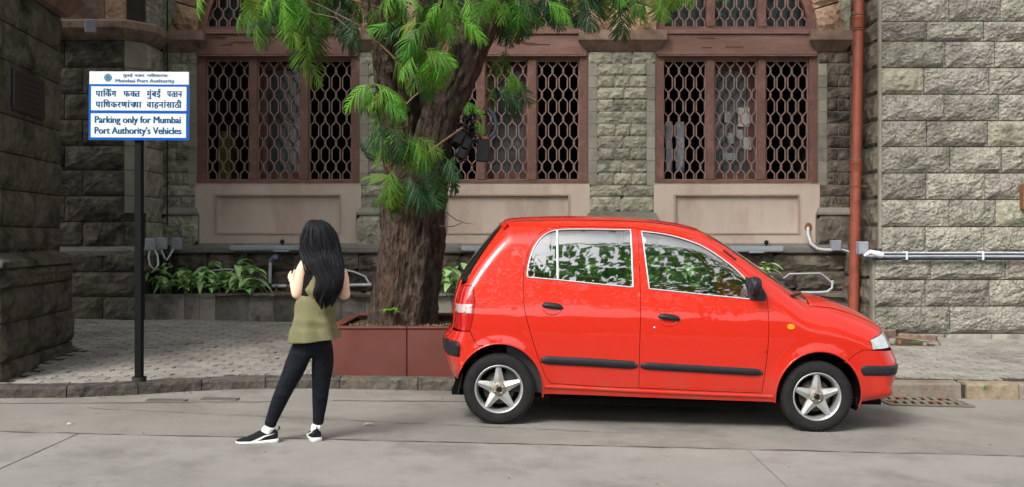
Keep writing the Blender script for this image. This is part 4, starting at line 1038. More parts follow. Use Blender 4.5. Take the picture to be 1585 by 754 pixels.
# ring-shaped scratches / hoops at the right edge, and the little coloured bracket
for px, py, r_, lab in ((1581, 370, 17, 'upper thin wire ring hanging on the wall at the right edge'), (1590, 429, 23, 'lower larger wire ring hanging on the wall at the right edge')):
    c = P(px, py, 11.88); rr = r_ / F * 11.88; g = G(); g.tube([c + Vector((math.cos(a) * rr, 0, math.sin(a) * rr * .8)) for a in np.linspace(0, 2 * math.pi, 28)[:-1]], .004, 6, closed=True, cap=False)
    tag(g.build('wire_ring', m_rust), lab, 'ring')
a, b = P(1588, 324, 11.8), P(1600, 284, 11.8); t = thing('wall_fixture', (a.x, 11.85, a.z), 'small rusty bracket with orange and teal tags at the right picture edge', 'bracket')
box_part('back_plate', m_rust, t, a.x, b.x, 11.86, 11.95, a.z, b.z)
c1, c2 = P(1589.5, 308, 11.8), P(1597, 294, 11.8); box_part('tag', M('orange_tag', (.5, .25, .06), .6), t, c1.x, c2.x, 11.845, 11.859, c1.z, c2.z)
c1, c2 = P(1589.5, 323, 11.8), P(1597, 316, 11.8); box_part('tag', M('teal_tag', (.05, .28, .3), .6), t, c1.x, c2.x, 11.845, 11.859, c1.z, c2.z)

# red oxide downpipe
dd = 12.25
def pp(py): return P(1321.5 + (470 - py) / 470 * 8.2, py, dd)
DP = thing('downpipe', pp(520), 'red-brown cast iron downpipe in the corner beside the right wing', 'pipe')
rp = 8.0 / F * dd
g = G(); g.tube([pp(y) for y in (520, 470, 400, 300, 262)], rp, 18); g.build('pipe', m_pipe_r, DP)
g = G(); g.tube([pp(y) for y in (248, 150, 60, 46)], rp * .98, 18); g.build('pipe', m_pipe_r, DP)
g = G(); g.tube([pp(y) for y in (24, -20, -100, -200, -300)], rp * .96, 18); g.build('pipe', m_pipe_r, DP)
for y in (248, 24):
    g = G(); g.tube([pp(y), pp(y + 3), pp(y + 5), pp(y + 16), pp(y + 20)], [rp * 1.12, rp * 1.3, rp * 1.14, rp * 1.1, rp * 1.0], 18); g.build('socket', m_pipe_r, DP)
for y in (287, 45):
    g = G(); g.tube([pp(y), pp(y + 2.5)], rp * 1.15, 18); c = pp(y + 1); g.box(c.x - .015, c.x + .2, c.y + .03, c.y + .045, c.z - .012, c.z + .012); g.build('bracket', m_rust, DP)
for y in (247, 23): g = G(); g.tube([pp(y), pp(y + 1.2)], rp * 1.34, 18); g.build('seal', m_impost, DP)
# flood lamp under the string course
cl = P(141, 42, 11.95); t = thing('flood_lamp', cl, 'small grey box lamp fixed to the brown string course at upper left', 'lamp')
g = G(); g.bbox(cl.x - .06, cl.x + .06, 11.88, 11.98, cl.z - .085, cl.z + .085, .01, Matrix.Translation(cl) @ Matrix.Rotation(.15, 4, 'Z') @ Matrix.Translation(-cl)); g.build('case', m_box_g, t)
g = G(); g.tube([cl + Vector((0, .05, 0)), cl + Vector((.02, .12, .08)), cl + Vector((.06, .14, .1))], .01, 6); g.build('arm', m_black, t)
g = G(); g.tube([cl + Vector((.02, .12, .1)), cl + Vector((.12, .14, .13)), cl + Vector((.3, .16, .1))], .014, 6); g.build('cable', m_black, t)
# thin black cable down the corner left of the first window
tube_thing('hanging_cable', [P(259, y, 12.83) + Vector((random.uniform(-.004, .004), 0, 0)) for y in range(-60, 372, 24)], .011, m_black, 'thin black cable hanging straight down left of the first window', 'cable', 6)
# things inside the rooms
def room_thing(name, px0, px1, py0, py1, d, dep, mat, lab, cat):
    a, b = P(px0, py1, d), P(px1, py0, d); g = G(); g.bbox(a.x, b.x, d, d + dep, a.z, b.z, .01); tag(g.build(name, mat), lab, cat)
room_thing('cabinet', 337, 357, 203, 290, 14.2, .4, M('olive_cabinet', (.2, .24, .05), .5, (.25, .29, .07), 5), 'olive green cabinet inside the left window', 'cabinet')
for px0, px1, py0, lab in ((1030, 1040, 188, 'left strip of white cloth inside the right window'), (1046, 1059, 189, 'right strip of white cloth inside the right window')):
    g = G(); n = 8; vs = []
    for i in range(n + 1):
        for j in range(5):
            p = P(lerp(px0, px1, j / 4) + random.uniform(-.8, .8), lerp(py0, 266, i / n), 13.5); vs.append((p.x, p.y + .02 * math.sin(j * 1.7 + i), p.z))
    g.add(vs, [(i * 5 + j, i * 5 + j + 1, i * 5 + j + 6, i * 5 + j + 5) for i in range(n) for j in range(4)], True)
    sm_ = g.build('cloth', M('pale_cloth', (.36, .39, .45), .8)); tag(sm_, lab, 'cloth'); mo = sm_.modifiers.new('s', 'SOLIDIFY'); mo.thickness = .008
for k, (px0, px1, py0, py1, c) in enumerate(((1121, 1130, 172, 190, (.3, .33, .35)), (1142, 1160, 166, 196, (.42, .43, .4)), (1126, 1136, 205, 222, (.25, .28, .3)), (1141, 1150, 200, 215, (.3, .3, .3)), (1150, 1163, 212, 232, (.38, .38, .36)), (1118, 1140, 236, 248, (.22, .26, .3)))):
    room_thing('notice_sheet', px0, px1, py0, py1, 13.28, .004, M('sheet%d' % k, c, .6), ('pale sheet stuck behind the middle glass of the right window, ' + ['top left', 'largest, top right', 'centre left', 'centre', 'lower right', 'lowest'][k] + ' one'), 'paper')

# ------------------------------------------------------------------ the tree
TR = thing('tree', (pxx(621, 9.35), 9.35, zt_), 'large old tree with forked furrowed trunk and feathery leaves, in the red planter', 'tree')
def bark_tube(pts, rs, name, nr=44, amp=.07, sub=.035, ell=1.0):
    pts = [Vector(p) for p in pts]; dense = []; rr = []
    for i in range(len(pts) - 1):
        p0, p1, p2, p3 = pts[max(0, i - 1)], pts[i], pts[i + 1], pts[min(len(pts) - 1, i + 2)]
        n = max(2, int((p2 - p1).length / sub))
        for k in range(n):
            t = k / n; dense.append(.5 * ((2 * p1) + (p2 - p0) * t + (2 * p0 - 5 * p1 + 4 * p2 - p3) * t * t + (3 * p1 - p0 - 3 * p2 + p3) * t ** 3)); rr.append(lerp(rs[i], rs[i + 1], t))
    dense.append(pts[-1]); rr.append(rs[-1])
    g = G(); vs = []
    for i, (p, r_) in enumerate(zip(dense, rr)):
        t = (dense[min(i + 1, len(dense) - 1)] - dense[max(i - 1, 0)]).normalized(); a = Vector((1, 0, 0)); a = (a - t * a.dot(t)).normalized(); b = t.cross(a)
        for k in range(nr):
            th = 2 * math.pi * k / nr; c, s_ = math.cos(th), math.sin(th)
            q = Vector((c * 2.1, s_ * 2.1, p.z * .55))
            q1 = Vector((c * 7.5 * r_ / .3, s_ * 7.5 * r_ / .3, p.z * 2.3))
            ridge = 1 - 2.4 * abs(noise.noise(q1)); ridge2 = 1 - 2 * abs(noise.noise(q1 * 2.1 + Vector((5, 5, 5))))
            dsp = r_ * (.16 * noise.noise(q)) + amp * (.65 * ridge + .4 * ridge2 - .45) + .012 * noise.noise(q1 * 5)
            vs.append(p + (a * c + b * s_ * ell) * (r_ + dsp))
    m = len(dense)
    g.add(vs, [(i * nr + k, i * nr + (k + 1) % nr, (i + 1) * nr + (k + 1) % nr, (i + 1) * nr + k) for i in range(m - 1) for k in range(nr)], True)
    return g.build(name, m_bark, TR)
td = 9.35; S_ = td / F
def TP(px, py, dy=0): return P(px, py, td + dy)
bark_tube([TP(620, 545), TP(620, 515), TP(622, 490), TP(630, 430), TP(637, 370), TP(641, 325), TP(650, 285), TP(655, 255, .02)], [v * S_ for v in (58, 53, 49, 45, 46, 47, 42, 26)], 'trunk', 64, .055)
bark_tube([TP(630, 345, .04), TP(631, 300, .06), TP(624, 240, .1), TP(614, 170, .12), TP(602, 90, .1), TP(592, 0, .05), TP(585, -120, -.1), TP(570, -260, -.3), TP(540, -380, -.5)], [v * S_ for v in (30, 32, 30, 28, 24, 22, 21, 20, 17)], 'limb', 56, .05)
bark_tube([TP(652, 345, -.08), TP(659, 300, -.1), TP(665, 250, -.12), TP(679, 190, -.12), TP(708, 120, -.1), TP(738, 50, -.1), TP(758, -20, -.1), TP(780, -130, 0), TP(830, -260, .2), TP(880, -370, .4)], [v * S_ for v in (26, 30, 28, 28, 28, 26, 26, 25, 22, 18)], 'limb', 48, .045)
bark_tube([TP(650, 262, .25), TP(650, 200, .35), TP(655, 100, .5), TP(662, 0, .6), TP(670, -150, .8)], [v * S_ for v in (18, 18, 16, 15, 12)], 'limb', 36, .035)
bark_tube([TP(604, 110, -.15), TP(592, 70, -.25), TP(577, 40, -.35), TP(566, 5, -.4), TP(557, -60, -.5)], [v * S_ for v in (10, 7, 6, 6, 5)], 'branch', 16, .012)
def twig(pts, r0, r1, name='twig'):
    g = G(); n = len(pts); g.tube(pts, [lerp(r0, r1, i / (n - 1)) for i in range(n)], 6); return g.build(name, m_twig, TR)
twig([TP(716, 198, -.45), TP(690, 216, -.5), TP(668, 232, -.55), TP(640, 258, -.6), TP(616, 278, -.6)], .012, .007)
twig([TP(664, 132, -.5), TP(640, 150, -.55), TP(622, 168, -.6), TP(614, 190, -.6), TP(613, 200, -.6)], .008, .005)
twig([TP(800, 50, -.2), TP(790, 70, -.1), TP(772, 90, 0), TP(752, 118, 0)], .004, .004); twig([TP(690, 328, -.3), TP(705, 340, -.35), TP(722, 346, -.4), TP(733, 347, -.4)], .006, .002); twig([TP(680, 350, -.3), TP(700, 351, -.3), TP(716, 345, -.3)], .006, .003)
twig([TP(765, 85, .1), TP(758, 100, .1), TP(748, 60, .1)], .004, .003)
for pts in ([(612, 90), (560, 40), (500, 10), (450, -10)], [(606, 60), (560, 60), (520, 30), (470, 20)], [(700, 130), (680, 90), (665, 70)], [(720, 70), (700, 30), (660, 10)], [(735, 60), (790, 20), (850, -5)], [(745, 20), (830, -20), (950, -30), (1050, -30)], [(610, 150), (590, 130), (574, 128)], [(640, 230), (620, 205), (600, 200)], [(630, 140), (645, 90), (650, 50)], [(600, 20), (450, -30), (320, -24)], [(725, 190), (745, 175), (760, 140), (790, 108)]):
    twig([tuple(p) for p in [TP(x, y, -.25 - .35 * i / len(pts) if x < 700 else .05) + Vector((0, 0, random.uniform(-.02, .02))) for i, (x, y) in enumerate(pts)]], .013, .004)
# whitish painted smear on the bark
# ---- fronds
def frond_mesh(seed, npair=12, broad=1.0):
    rnd = random.Random(seed); g = G(); L_ = 1.0; pts = []
    dr = rnd.uniform(.25, .5); cv = rnd.uniform(-.12, .12)
    def rach(t): return Vector((t * L_ * (1 - .18 * t), cv * t * t, -dr * t * t))
    g.tube([rach(t) for t in (0, .25, .5, .75, 1)], [.01, .009, .008, .006, .003], 4, cap=False)
    for i in range(npair * 2):
        t = .16 + .84 * (i // 2) / (npair - 1); sd = 1 if i % 2 else -1
        p = rach(t); ln = (.36 * math.sin(math.pi * (.25 + .68 * t)) + .05) * rnd.uniform(.9, 1.1) * broad; fw_ = R(rnd.uniform(38, 62) - 30 * t * t)
        el = rnd.uniform(-.15, .2); d = Vector((math.cos(fw_) , sd * math.sin(fw_), el)); side = Vector((-d.y, d.x, 0)).normalized(); n = 8; w = .025 * rnd.uniform(.8, 1.2)
        tl = rnd.uniform(-.5, .5); nn = side * math.cos(tl) + Vector((0, 0, 1)) * math.sin(tl)
        for j in range(n):
            t0, t1 = j / n, (j + .95) / n
            def ax(tt): return p + d * (ln * tt) - Vector((0, 0, .8 * ln * tt * tt))
            ww = w * (1 - .75 * ((t0 - .35) / .65) ** 2 if t0 > .35 else .75 + .7 * t0)
            a, b = ax(t0), ax(t1); e = (b - a) * .75
            g.add([a, a + nn * ww + e - Vector((0, 0, ww * .35)), b + nn * ww * .6 + e * .6, b], [(0, 1, 2, 3)])
            g.add([a, a - nn * ww + e - Vector((0, 0, ww * .35)), b - nn * ww * .6 + e * .6, b], [(3, 2, 1, 0)])
    return g.mesh('frond')
FM = {}
for mt, nm in ((m_leaf, 'm'), (m_leafb, 'b'), (m_leafd, 'd')):
    for k in range(3):
        me = frond_mesh(k + 5); me.materials.append(mt); FM[(nm, k)] = me
nf = [0]
def frond(px, py, dy, ang, s_, tone, pitch=None, yaw=None):
    """frond whose stalk starts at the given place; ang: direction in the picture plane, degrees (0 = right, -90 = down)"""
    if py < -18 and random.random() < .42: return
    nf[0] += 1
    a = R(ang); yw = R(random.uniform(-40, 40) if yaw is None else yaw)
    d = Vector((math.cos(a) * math.cos(yw), math.sin(yw), math.sin(a) * math.cos(yw)))
    x = d; upv = Vector((0, -.75, .65)); y = upv.cross(x); y = y.normalized() if y.length > .01 else Vector((0, 1, 0)); z = x.cross(y)
    rot = Matrix((x, y, z)).transposed().to_4x4(); q = rot @ Matrix.Rotation(random.uniform(-.5, .5), 4, 'X')
    s_ *= .84
    o = link('frond', FM[(tone, random.randrange(3))], None, TR); o.matrix_basis = Matrix.Translation(TP(px, py, dy)) @ q @ Matrix.Scale(s_, 4)
def cluster(cx, cy, sx, sy, dy, n, tone, s0, s1, a0=-90, aj=55, ddy=.3):
    for i in range(n):
        frond(random.gauss(cx, sx), random.gauss(cy, sy), dy + random.uniform(-ddy, ddy), a0 + random.gauss(0, aj), random.uniform(s0, s1), tone if random.random() < .75 else random.choice('md'))
# upper left spray
frond(445, -22, -1.0, -75, .42, 'b', yaw=10); frond(440, -10, -1.0, -100, .42, 'b', yaw=0); frond(425, -15, -1.0, -140, .36, 'b'); frond(462, -14, -1.0, -50, .38, 'b'); frond(312, -14, -.8, -120, .3, 'b', yaw=0); frond(318, -20, -.8, -100, .3, 'b', yaw=0)
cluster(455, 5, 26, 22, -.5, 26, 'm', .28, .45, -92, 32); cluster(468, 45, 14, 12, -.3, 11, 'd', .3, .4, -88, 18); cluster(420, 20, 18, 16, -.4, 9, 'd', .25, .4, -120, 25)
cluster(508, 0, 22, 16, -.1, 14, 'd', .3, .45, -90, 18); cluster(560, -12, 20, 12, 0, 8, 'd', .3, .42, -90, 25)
cluster(395, -10, 22, 10, -.2, 10, 'm', .3, .4, -110, 25)
# over the fork
cluster(655, 8, 30, 16, -.75, 15, 'm', .3, .45, -80, 45); cluster(700, 5, 20, 14, -.8, 10, 'b', .28, .4, -70, 45); cluster(640, 50, 22, 16, -.7, 10, 'm', .3, .42, -100, 50)
cluster(662, 78, 18, 14, -.75, 9, 'm', .28, .42, -85, 50); frond(668, 80, -.9, -60, .38, 'b', yaw=0); frond(664, 84, -.9, -95, .34, 'b', yaw=0); frond(672, 78, -.9, -30, .3, 'b'); cluster(648, 105, 12, 10, -.7, 5, 'm', .25, .35, -95, 30)
# side sprays
frond(575, 128, -.75, 205, .42, 'b', yaw=-8); frond(576, 129, -.75, -15, .38, 'b', yaw=-8); frond(577, 130, -.75, 225, .3, 'b', yaw=10); frond(578, 132, -.7, -60, .34, 'm')
cluster(590, 150, 12, 10, -.7, 8, 'm', .28, .4, -80, 40); cluster(600, 200, 14, 12, -.75, 8, 'd', .32, .48, -120, 55); frond(625, 202, -.8, 185, .5, 'd', yaw=0); frond(622, 205, -.9, -40, .5, 'm', yaw=0); frond(630, 208, -.9, -28, .42, 'm', yaw=0); frond(620, 206, -.85, -70, .45, 'm', yaw=0); frond(618, 204, -.85, 210, .46, 'm', yaw=0)
cluster(640, 215, 12, 8, -.8, 4, 'm', .3, .42, -60, 40)
cluster(612, 278, 10, 7, -.8, 9, 'm', .32, .45, -110, 38); cluster(640, 278, 12, 7, -.8, 7, 'd', .32, .45, -70, 30); frond(614, 276, -.9, -88, .4, 'b', yaw=0); cluster(672, 262, 8, 8, -.7, 6, 'd', .35, .45, -62, 14)
cluster(688, 240, 7, 8, -.6, 4, 'd', .3, .4, -60, 20)
# right of the trunk
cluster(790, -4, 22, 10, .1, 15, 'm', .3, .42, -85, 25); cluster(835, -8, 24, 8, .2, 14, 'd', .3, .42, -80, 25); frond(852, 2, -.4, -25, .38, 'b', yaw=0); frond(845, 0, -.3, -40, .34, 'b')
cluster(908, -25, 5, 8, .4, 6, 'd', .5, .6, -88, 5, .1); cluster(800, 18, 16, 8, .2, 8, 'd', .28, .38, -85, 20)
frond(784, 108, -.2, -30, .3, 'b', yaw=0); frond(786, 110, -.2, -55, .28, 'b', yaw=0); frond(790, 112, -.2, -75, .22, 'b'); cluster(770, 130, 10, 8, .1, 6, 'd', .32, .42, -48, 10)
cluster(782, 88, 16, 6, .2, 5, 'd', .22, .3, -60, 60)
frond(720, 158, -.3, -20, .17, 'b'); frond(728, 170, -.3, -5, .2, 'b', yaw=0); frond(733, 186, -.3, -40, .22, 'b', yaw=0); frond(722, 160, -.3, -90, .14, 'b'); frond(690, 232, -.3, 190, .14, 'm'); frond(700, 240, -.3, -80, .16, 'm')
# hanging curtain at the upper right
cluster(960, -22, 28, 8, .3, 20, 'm', .3, .42, -80, 14); cluster(1010, -22, 22, 8, .2, 14, 'm', .3, .4, -75, 14); frond(958, 10, .2, -78, .4, 'd', yaw=0); frond(955, 0, .2, -76, .5, 'd', yaw=0); cluster(1055, -24, 14, 6, .2, 6, 'b', .22, .3, -80, 20); cluster(1112, -22, 6, 4, .2, 4, 'b', .18, .24, -90, 20); cluster(930, -25, 12, 5, .3, 6, 'd', .3, .4, -88, 12)
cluster(745, -10, 16, 6, -.6, 6, 'm', .3, .4, -90, 40); cluster(610, -10, 20, 8, -.5, 9, 'm', .3, .42, -90, 40)
print('fronds', nf[0])
# crown above the frame: one mass of small fronds
g = G(); rc = random.Random(3)
blobs = [(-3.2, 8.4, 6.8, 1.9), (-1.2, 9.3, 7.6, 2.2), (1.4, 9.6, 7.3, 2.0), (2.9, 10.0, 7.0, 1.4), (-4.6, 9.2, 6.8, 1.6), (-.2, 7.6, 7.9, 1.6)]
for bx, by, bz, br in blobs:
    for i in range(int(60 * br)):
        v = Vector((rc.gauss(0, 1), rc.gauss(0, 1), rc.gauss(0, 1))).normalized() * br * rc.random() ** .4; c = Vector((bx, by, bz)) + Vector((v.x, v.y, v.z * .6))
        if c.z < 5.15: continue
        th = rc.random() * 6.28; d = Vector((math.cos(th), math.sin(th), rc.uniform(-.9, -.1))).normalized(); s_ = Vector((-d.y, d.x, 0)).normalized(); ln = rc.uniform(.35, .5)
        for j in range(8):
            for sg in (-1, 1):
                p = c + d * ln * j / 8 - Vector((0, 0, .15 * ln * (j / 8) ** 2)); q = p + (s_ * sg * .9 + d * .5 + Vector((0, 0, -.3))).normalized() * ln * .3 * math.sin(.5 + 2.4 * j / 8); e = d * .028
                g.add([p - e, q - e * .4, q + e * .4, p + e], [(0, 1, 2, 3)])
g.build('crown', m_leaf, TR, kind='stuff')

# electrical box and tangle of cables strapped to the tree
EB = thing('cable_box', P(742, 250, 9.1), 'black electrical box with tangled cables strapped to the right limb', 'electrical box')
a, b = P(737, 250, 9.1), P(756, 216, 9.1); g = G(); T = Matrix.Translation(a) @ Matrix.Rotation(R(4), 4, 'Y') @ Matrix.Translation(-a)
g.bbox(a.x, b.x, 9.05, 9.17, a.z, b.z, .008, T); g.build('case', m_black, EB)
a2, b2 = P(737, 215.5, 9.1), P(753, 211, 9.1); g = G(); g.bbox(a2.x, b2.x, 9.06, 9.17, a2.z, b2.z, .004, T); g.build('lid', m_rust, EB)
rt = random.Random(9)
for k in range(16):
    pts = []; ph = rt.random() * 6; cx_, cy_ = rt.uniform(706, 742), rt.uniform(188, 236); rx_, ry_ = rt.uniform(8, 24), rt.uniform(14, 30)
    for i in range(10):
        t = i / 9 * rt.uniform(3.5, 5.5) + ph; pts.append(P(cx_ + rx_ * math.cos(t) + rt.uniform(-2, 2), cy_ + ry_ * math.sin(t) + rt.uniform(-2, 2), 9.1 + rt.uniform(-.06, .1)))
    g = G(); g.tube(pts, rt.uniform(.004, .009), 6); g.build('cable', m_black, EB)
g = G(); g.tube([P(756, 168, 9.2), P(764, 178, 9.2), P(768, 192, 9.2), P(765, 206, 9.2), P(754, 216, 9.15)], .02, 8); g.build('cable', M('dark_blue_cable', (.02, .03, .05), .4), EB)
g = G(); g.tube([P(697, 290, 9.15), P(701, 282, 9.1), P(703, 265, 9.1), P(700, 250, 9.15), P(706, 235, 9.15)], .006, 6); g.build('cable', m_black, EB)
for px, py in ((712, 214), (722, 224), (716, 236)): g = G(); g.bbox(-.05, .05, -.03, .03, -.07, .07, .02, Matrix.Translation(P(px, py, 9.0)) @ Matrix.Rotation(.4, 4, 'Y')); g.build('splice_case', m_black, EB)

# ------------------------------------------------------------------ across the street (behind the camera, seen only as reflections)
rb_ = random.Random(21)
for i, (x, y, s_) in enumerate(((-21, -9.2, 1.9), (-12, -9.6, 2.1), (-3.4, -9.0, 2.0), (5.2, -9.4, 2.1), (13.6, -9.0, 1.95), (22, -9.5, 2.0))):
    t = thing('street_tree', (x, y, road_z(x)), ['leafy tree across the street, farthest left', 'large tree across the street, second from left', 'tree across the street straight behind the camera', 'tree across the street, just right of the camera axis', 'tree across the street, second from right', 'tree across the street, farthest right'][i], 'tree', 'trees across the street')
    g = G(); g.tube([(x, y, road_z(x)), (x + .1, y, 1.5), (x - .1, y, 3 * s_), (x, y, 5 * s_)], [.3, .24, .2, .08], 12)
    for k in range(4): a = k * 1.6; g.tube([(x, y, 2.4 * s_), (x + math.cos(a), y + math.sin(a), 3.6 * s_), (x + 2 * math.cos(a), y + 2 * math.sin(a), 4.6 * s_)], [.12, .08, .03], 8)
    g.build('trunk', m_bark, t)
    g = G()
    for k in range(4200):
        v = Vector((rb_.gauss(0, 1), rb_.gauss(0, 1), rb_.gauss(0, 1))).normalized() * rb_.random() ** .35; c = Vector((x + v.x * 2.5 * s_, y + v.y * 1.9 * s_, 5.0 * s_ + v.z * 2.3 * s_))
        n_ = Vector((rb_.gauss(0, 1), rb_.gauss(0, 1), rb_.gauss(0, 1))).normalized(); a = n_.orthogonal().normalized() * .17; b = n_.cross(a) * .8
        g.add([c - a, c - b, c + a, c + b], [(0, 1, 2, 3)])
    g.build('crown', m_leaf, t, kind='stuff')
OB = thing('low_building', (0, -20, 0), 'plain pale building on the far side of the street, behind the camera', 'building')
g = G(); g.box(-26, 26, -28, -19, -1, 4.2); g.build('wall', M('pale_render', (.26, .24, .21), .9), OB)
g = G(); g.box(-26.3, 26.3, -28.3, -18.7, 4.203, 4.5); g.build('parapet', M('pale_coping', (.35, .33, .3), .9), OB)
# ------------------------------------------------------------------ the red hatchback
CA = math.atan2(11.8, 493.0); CY = 7.73            # slope of the road under the car, depth of its centre line
X0c, Z0c = pxx(771, 7.0), pz(657.8, 7.0)
CAR = thing('hatchback_car', (X0c, CY, Z0c), 'bright red five-door hatchback parked along the kerb, facing right', 'car')
CAR.rotation_euler = (0, CA, 0)
ca, sa = math.cos(CA), math.sin(CA)
def c2l(px, py, d):
    X = pxx(px, d) - X0c; Z = pz(py, d) - Z0c
    return (X * ca - Z * sa, X * sa + Z * ca)
# half width of the body by height
PR = [(-.1, .60), (.12, .66), (.20, .712), (.30, .738), (.45, .752), (.60, .757), (.72, .755), (.84, .745), (.93, .727), (.975, .712), (1.05, .690), (1.2, .640), (1.4, .570), (1.5, .53), (1.62, .48)]
prx = np.array([a for a, b in PR]); pry = np.array([b for a, b in PR])
_gx = np.linspace(-.1, 1.62, 345); _gy = np.interp(_gx, prx, pry)
_k = np.exp(-.5 * (np.arange(-12, 13) * .005 / .018) ** 2); _k /= _k.sum(); _pad = np.pad(_gy, 12, mode='edge'); _gy = np.convolve(_pad, _k, 'valid')
def side_w(h): return np.interp(h, _gx, _gy)
def side_pt(px, py):
    d = 7.0
    for _ in range(4):
        u_, h_ = c2l(px, py, d); d = CY - float(side_w(h_))
    return c2l(px, py, d)
def SP(l): return [side_pt(*p) for p in l]
def catmull(pts, n=8, closed=False):
    out = []; m = len(pts); rng = m if closed else m - 1
    for i in range(rng):
        p = [np.array(pts[(i + k) % m] if closed else pts[min(max(i + k, 0), m - 1)], float) for k in (-1, 0, 1, 2)]
        for k in range(n):
            t = k / n; out.append(tuple(.5 * ((2 * p[1]) + (p[2] - p[0]) * t + (2 * p[0] - 5 * p[1] + 4 * p[2] - p[3]) * t * t + (3 * p[1] - p[0] - 3 * p[2] + p[3]) * t ** 3)))
    if not closed: out.append(tuple(pts[-1]))
    return out
def resample(pts, step):
    pts = [np.array(p) for p in pts]; out = [pts[0]]
    for a, b in zip(pts, pts[1:]):
        n = max(1, int(math.ceil(np.linalg.norm(b - a) / step)))
        out += [a + (b - a) * k / n for k in range(1, n + 1)]
    return [tuple(p) for p in out]
# centre-line silhouette, from the rear bumper bottom over the roof to the front bumper bottom; (u, h, rounding radius, section)
sil_src = [((714, 589), 7.2, .10), ((704, 586), 7.3, .16), ((695, 572), 7.35, .22), ((687, 550), 7.35, .24), ((684.5, 533), 7.35, .24), ((686, 518), 7.35, .24), ((693, 510), 7.33, .20),
           ((697.5, 500), 7.3, .18), ((698.5, 474), 7.3, .17), ((703, 450), 7.3, .16), ((710, 430), 7.3, .16), ((722, 409), 7.3, .16), ((741, 383), 7.3, .16), ((762, 358), 7.35, .17), ((775, 345), 7.4, .18), ((783, 338.5), 7.4, .19), ((800, 336), 7.4, .20),
           ((850, 333.8), 7.4, .2), ((900, 333.6), 7.4, .2), ((960, 335), 7.4, .2), ((1010, 338.5), 7.4, .2), ((1055, 345), 7.38, .2), ((1085, 352.5), 7.36, .19), ((1103, 361), 7.35, .19), ((1125, 374), 7.35, .19), ((1162, 399), 7.35, .2), ((1200, 426), 7.35, .22), ((1228, 446), 7.36, .26),
           ((1243, 454), 7.38, .30), ((1275, 459.5), 7.4, .31), ((1310, 472), 7.4, .31), ((1341, 487.5), 7.4, .30), ((1360, 501.5), 7.38, .29), ((1370, 516), 7.36, .28), ((1378, 534), 7.35, .27), ((1385, 548), 7.35, .27), ((1387, 562), 7.35, .27), ((1384.5, 580), 7.33, .25), ((1379, 598), 7.3, .2), ((1376, 611), 7.28, .15), ((1366, 619), 7.22, .1), ((1334, 626), 7.1, .06)]
sil_raw = [c2l(p[0], p[1], d) + (r_,) for p, d, r_ in sil_src]
SIL = catmull(sil_raw, 10)
SILn = np.array(SIL); _seg = SILn[1:, :2] - SILn[:-1, :2]; _len = np.linalg.norm(_seg, axis=1)
def idx_of(i): return i * 10       # source index -> dense index
def dist_sil(pts):
    P_ = np.asarray(pts, float)[:, None, :]; A_ = SILn[None, :-1, :2]; t = ((P_ - A_) * _seg[None]).sum(2) / (_len ** 2)[None]; t = np.clip(t, 0, 1)
    q = A_ + _seg[None] * t[..., None]; dd_ = np.linalg.norm(P_ - q, axis=2); j = dd_.argmin(1); tj = t[np.arange(len(j)), j]
    r_ = SILn[j, 2] * (1 - tj) + SILn[j + 1, 2] * tj
    return dd_[np.arange(len(j)), j], r_
WHR = (0.0, .268); WHF = (2.38, .262)
ARC_R = c2l(773.5, 603, 7.0); ARC_F = c2l(1267, 615, 7.0)
def width(pts, d_override=None):
    pts = np.asarray(pts, float).reshape(-1, 2); dd_, r_ = dist_sil(pts)
    w = side_w(pts[:, 1])
    u_ = pts[:, 0]
    w = w * (1 - .05 * np.clip((u_ - 1.9) / 1.1, 0, 1) ** 1.5) * (1 - .06 * np.clip((.35 - u_) / .9, 0, 1) ** 1.5)
    for c in (ARC_R, ARC_F):      # soft wheel-arch flare
        q = np.hypot(u_ - c[0], pts[:, 1] - c[1]); w = w + .014 * np.exp(-((q - .335) / .05) ** 2) * (pts[:, 1] > .12)
    s_ = np.clip(1 - dd_ / r_, 0, 1); p = 2.7
    return w * np.clip(1 - s_ ** p, 0, 1) ** (1 / p)
def inside(poly, pts):
    poly = np.asarray(poly); pts = np.asarray(pts).reshape(-1, 2); x, y = pts[:, 0], pts[:, 1]; res = np.zeros(len(pts), bool)
    x1, y1 = poly[:, 0], poly[:, 1]; x2, y2 = np.roll(x1, -1), np.roll(y1, -1)
    for a, b, c, d in zip(x1, y1, x2, y2):
        if b == d: continue
        cnd = ((b > y) != (d > y)) & (x < (c - a) * (y - b) / (d - b) + a); res ^= cnd
    return res
def offset_in(poly, e):
    """move the vertices of a closed counter-clockwise or clockwise loop inwards by e"""
    P_ = np.asarray(poly, float); area = .5 * np.sum(P_[:, 0] * np.roll(P_[:, 1], -1) - np.roll(P_[:, 0], -1) * P_[:, 1]); sg = 1 if area > 0 else -1
    t = np.roll(P_, -1, 0) - np.roll(P_, 1, 0); t /= np.maximum(np.linalg.norm(t, axis=1), 1e-9)[:, None]
    return P_ + np.stack([-t[:, 1], t[:, 0]], 1) * sg * e
def dedupe(poly, eps=1e-4):
    out = []
    for p in poly:
        if not out or math.dist(p, out[-1]) > eps: out.append(tuple(p))
    if math.dist(out[0], out[-1]) < eps: out.pop()
    return out
m_red = M('red_car_paint', (.44, .010, .004), .35, coat=1.0, spec=.15, coords='obj')
_pn = m_red.node_tree; _pb = _pn.nodes['Principled BSDF']; _tc = _pn.nodes.new('ShaderNodeTexCoord'); _sx = _pn.nodes.new('ShaderNodeSeparateXYZ'); _pn.links.new(_tc.outputs['Object'], _sx.inputs[0])
_m1 = _pn.nodes.new('ShaderNodeMapRange'); _m1.inputs[1].default_value = .5; _m1.inputs[2].default_value = .14; _m1.inputs[3].default_value = 0; _m1.inputs[4].default_value = .55; _pn.links.new(_sx.outputs[2], _m1.inputs[0])
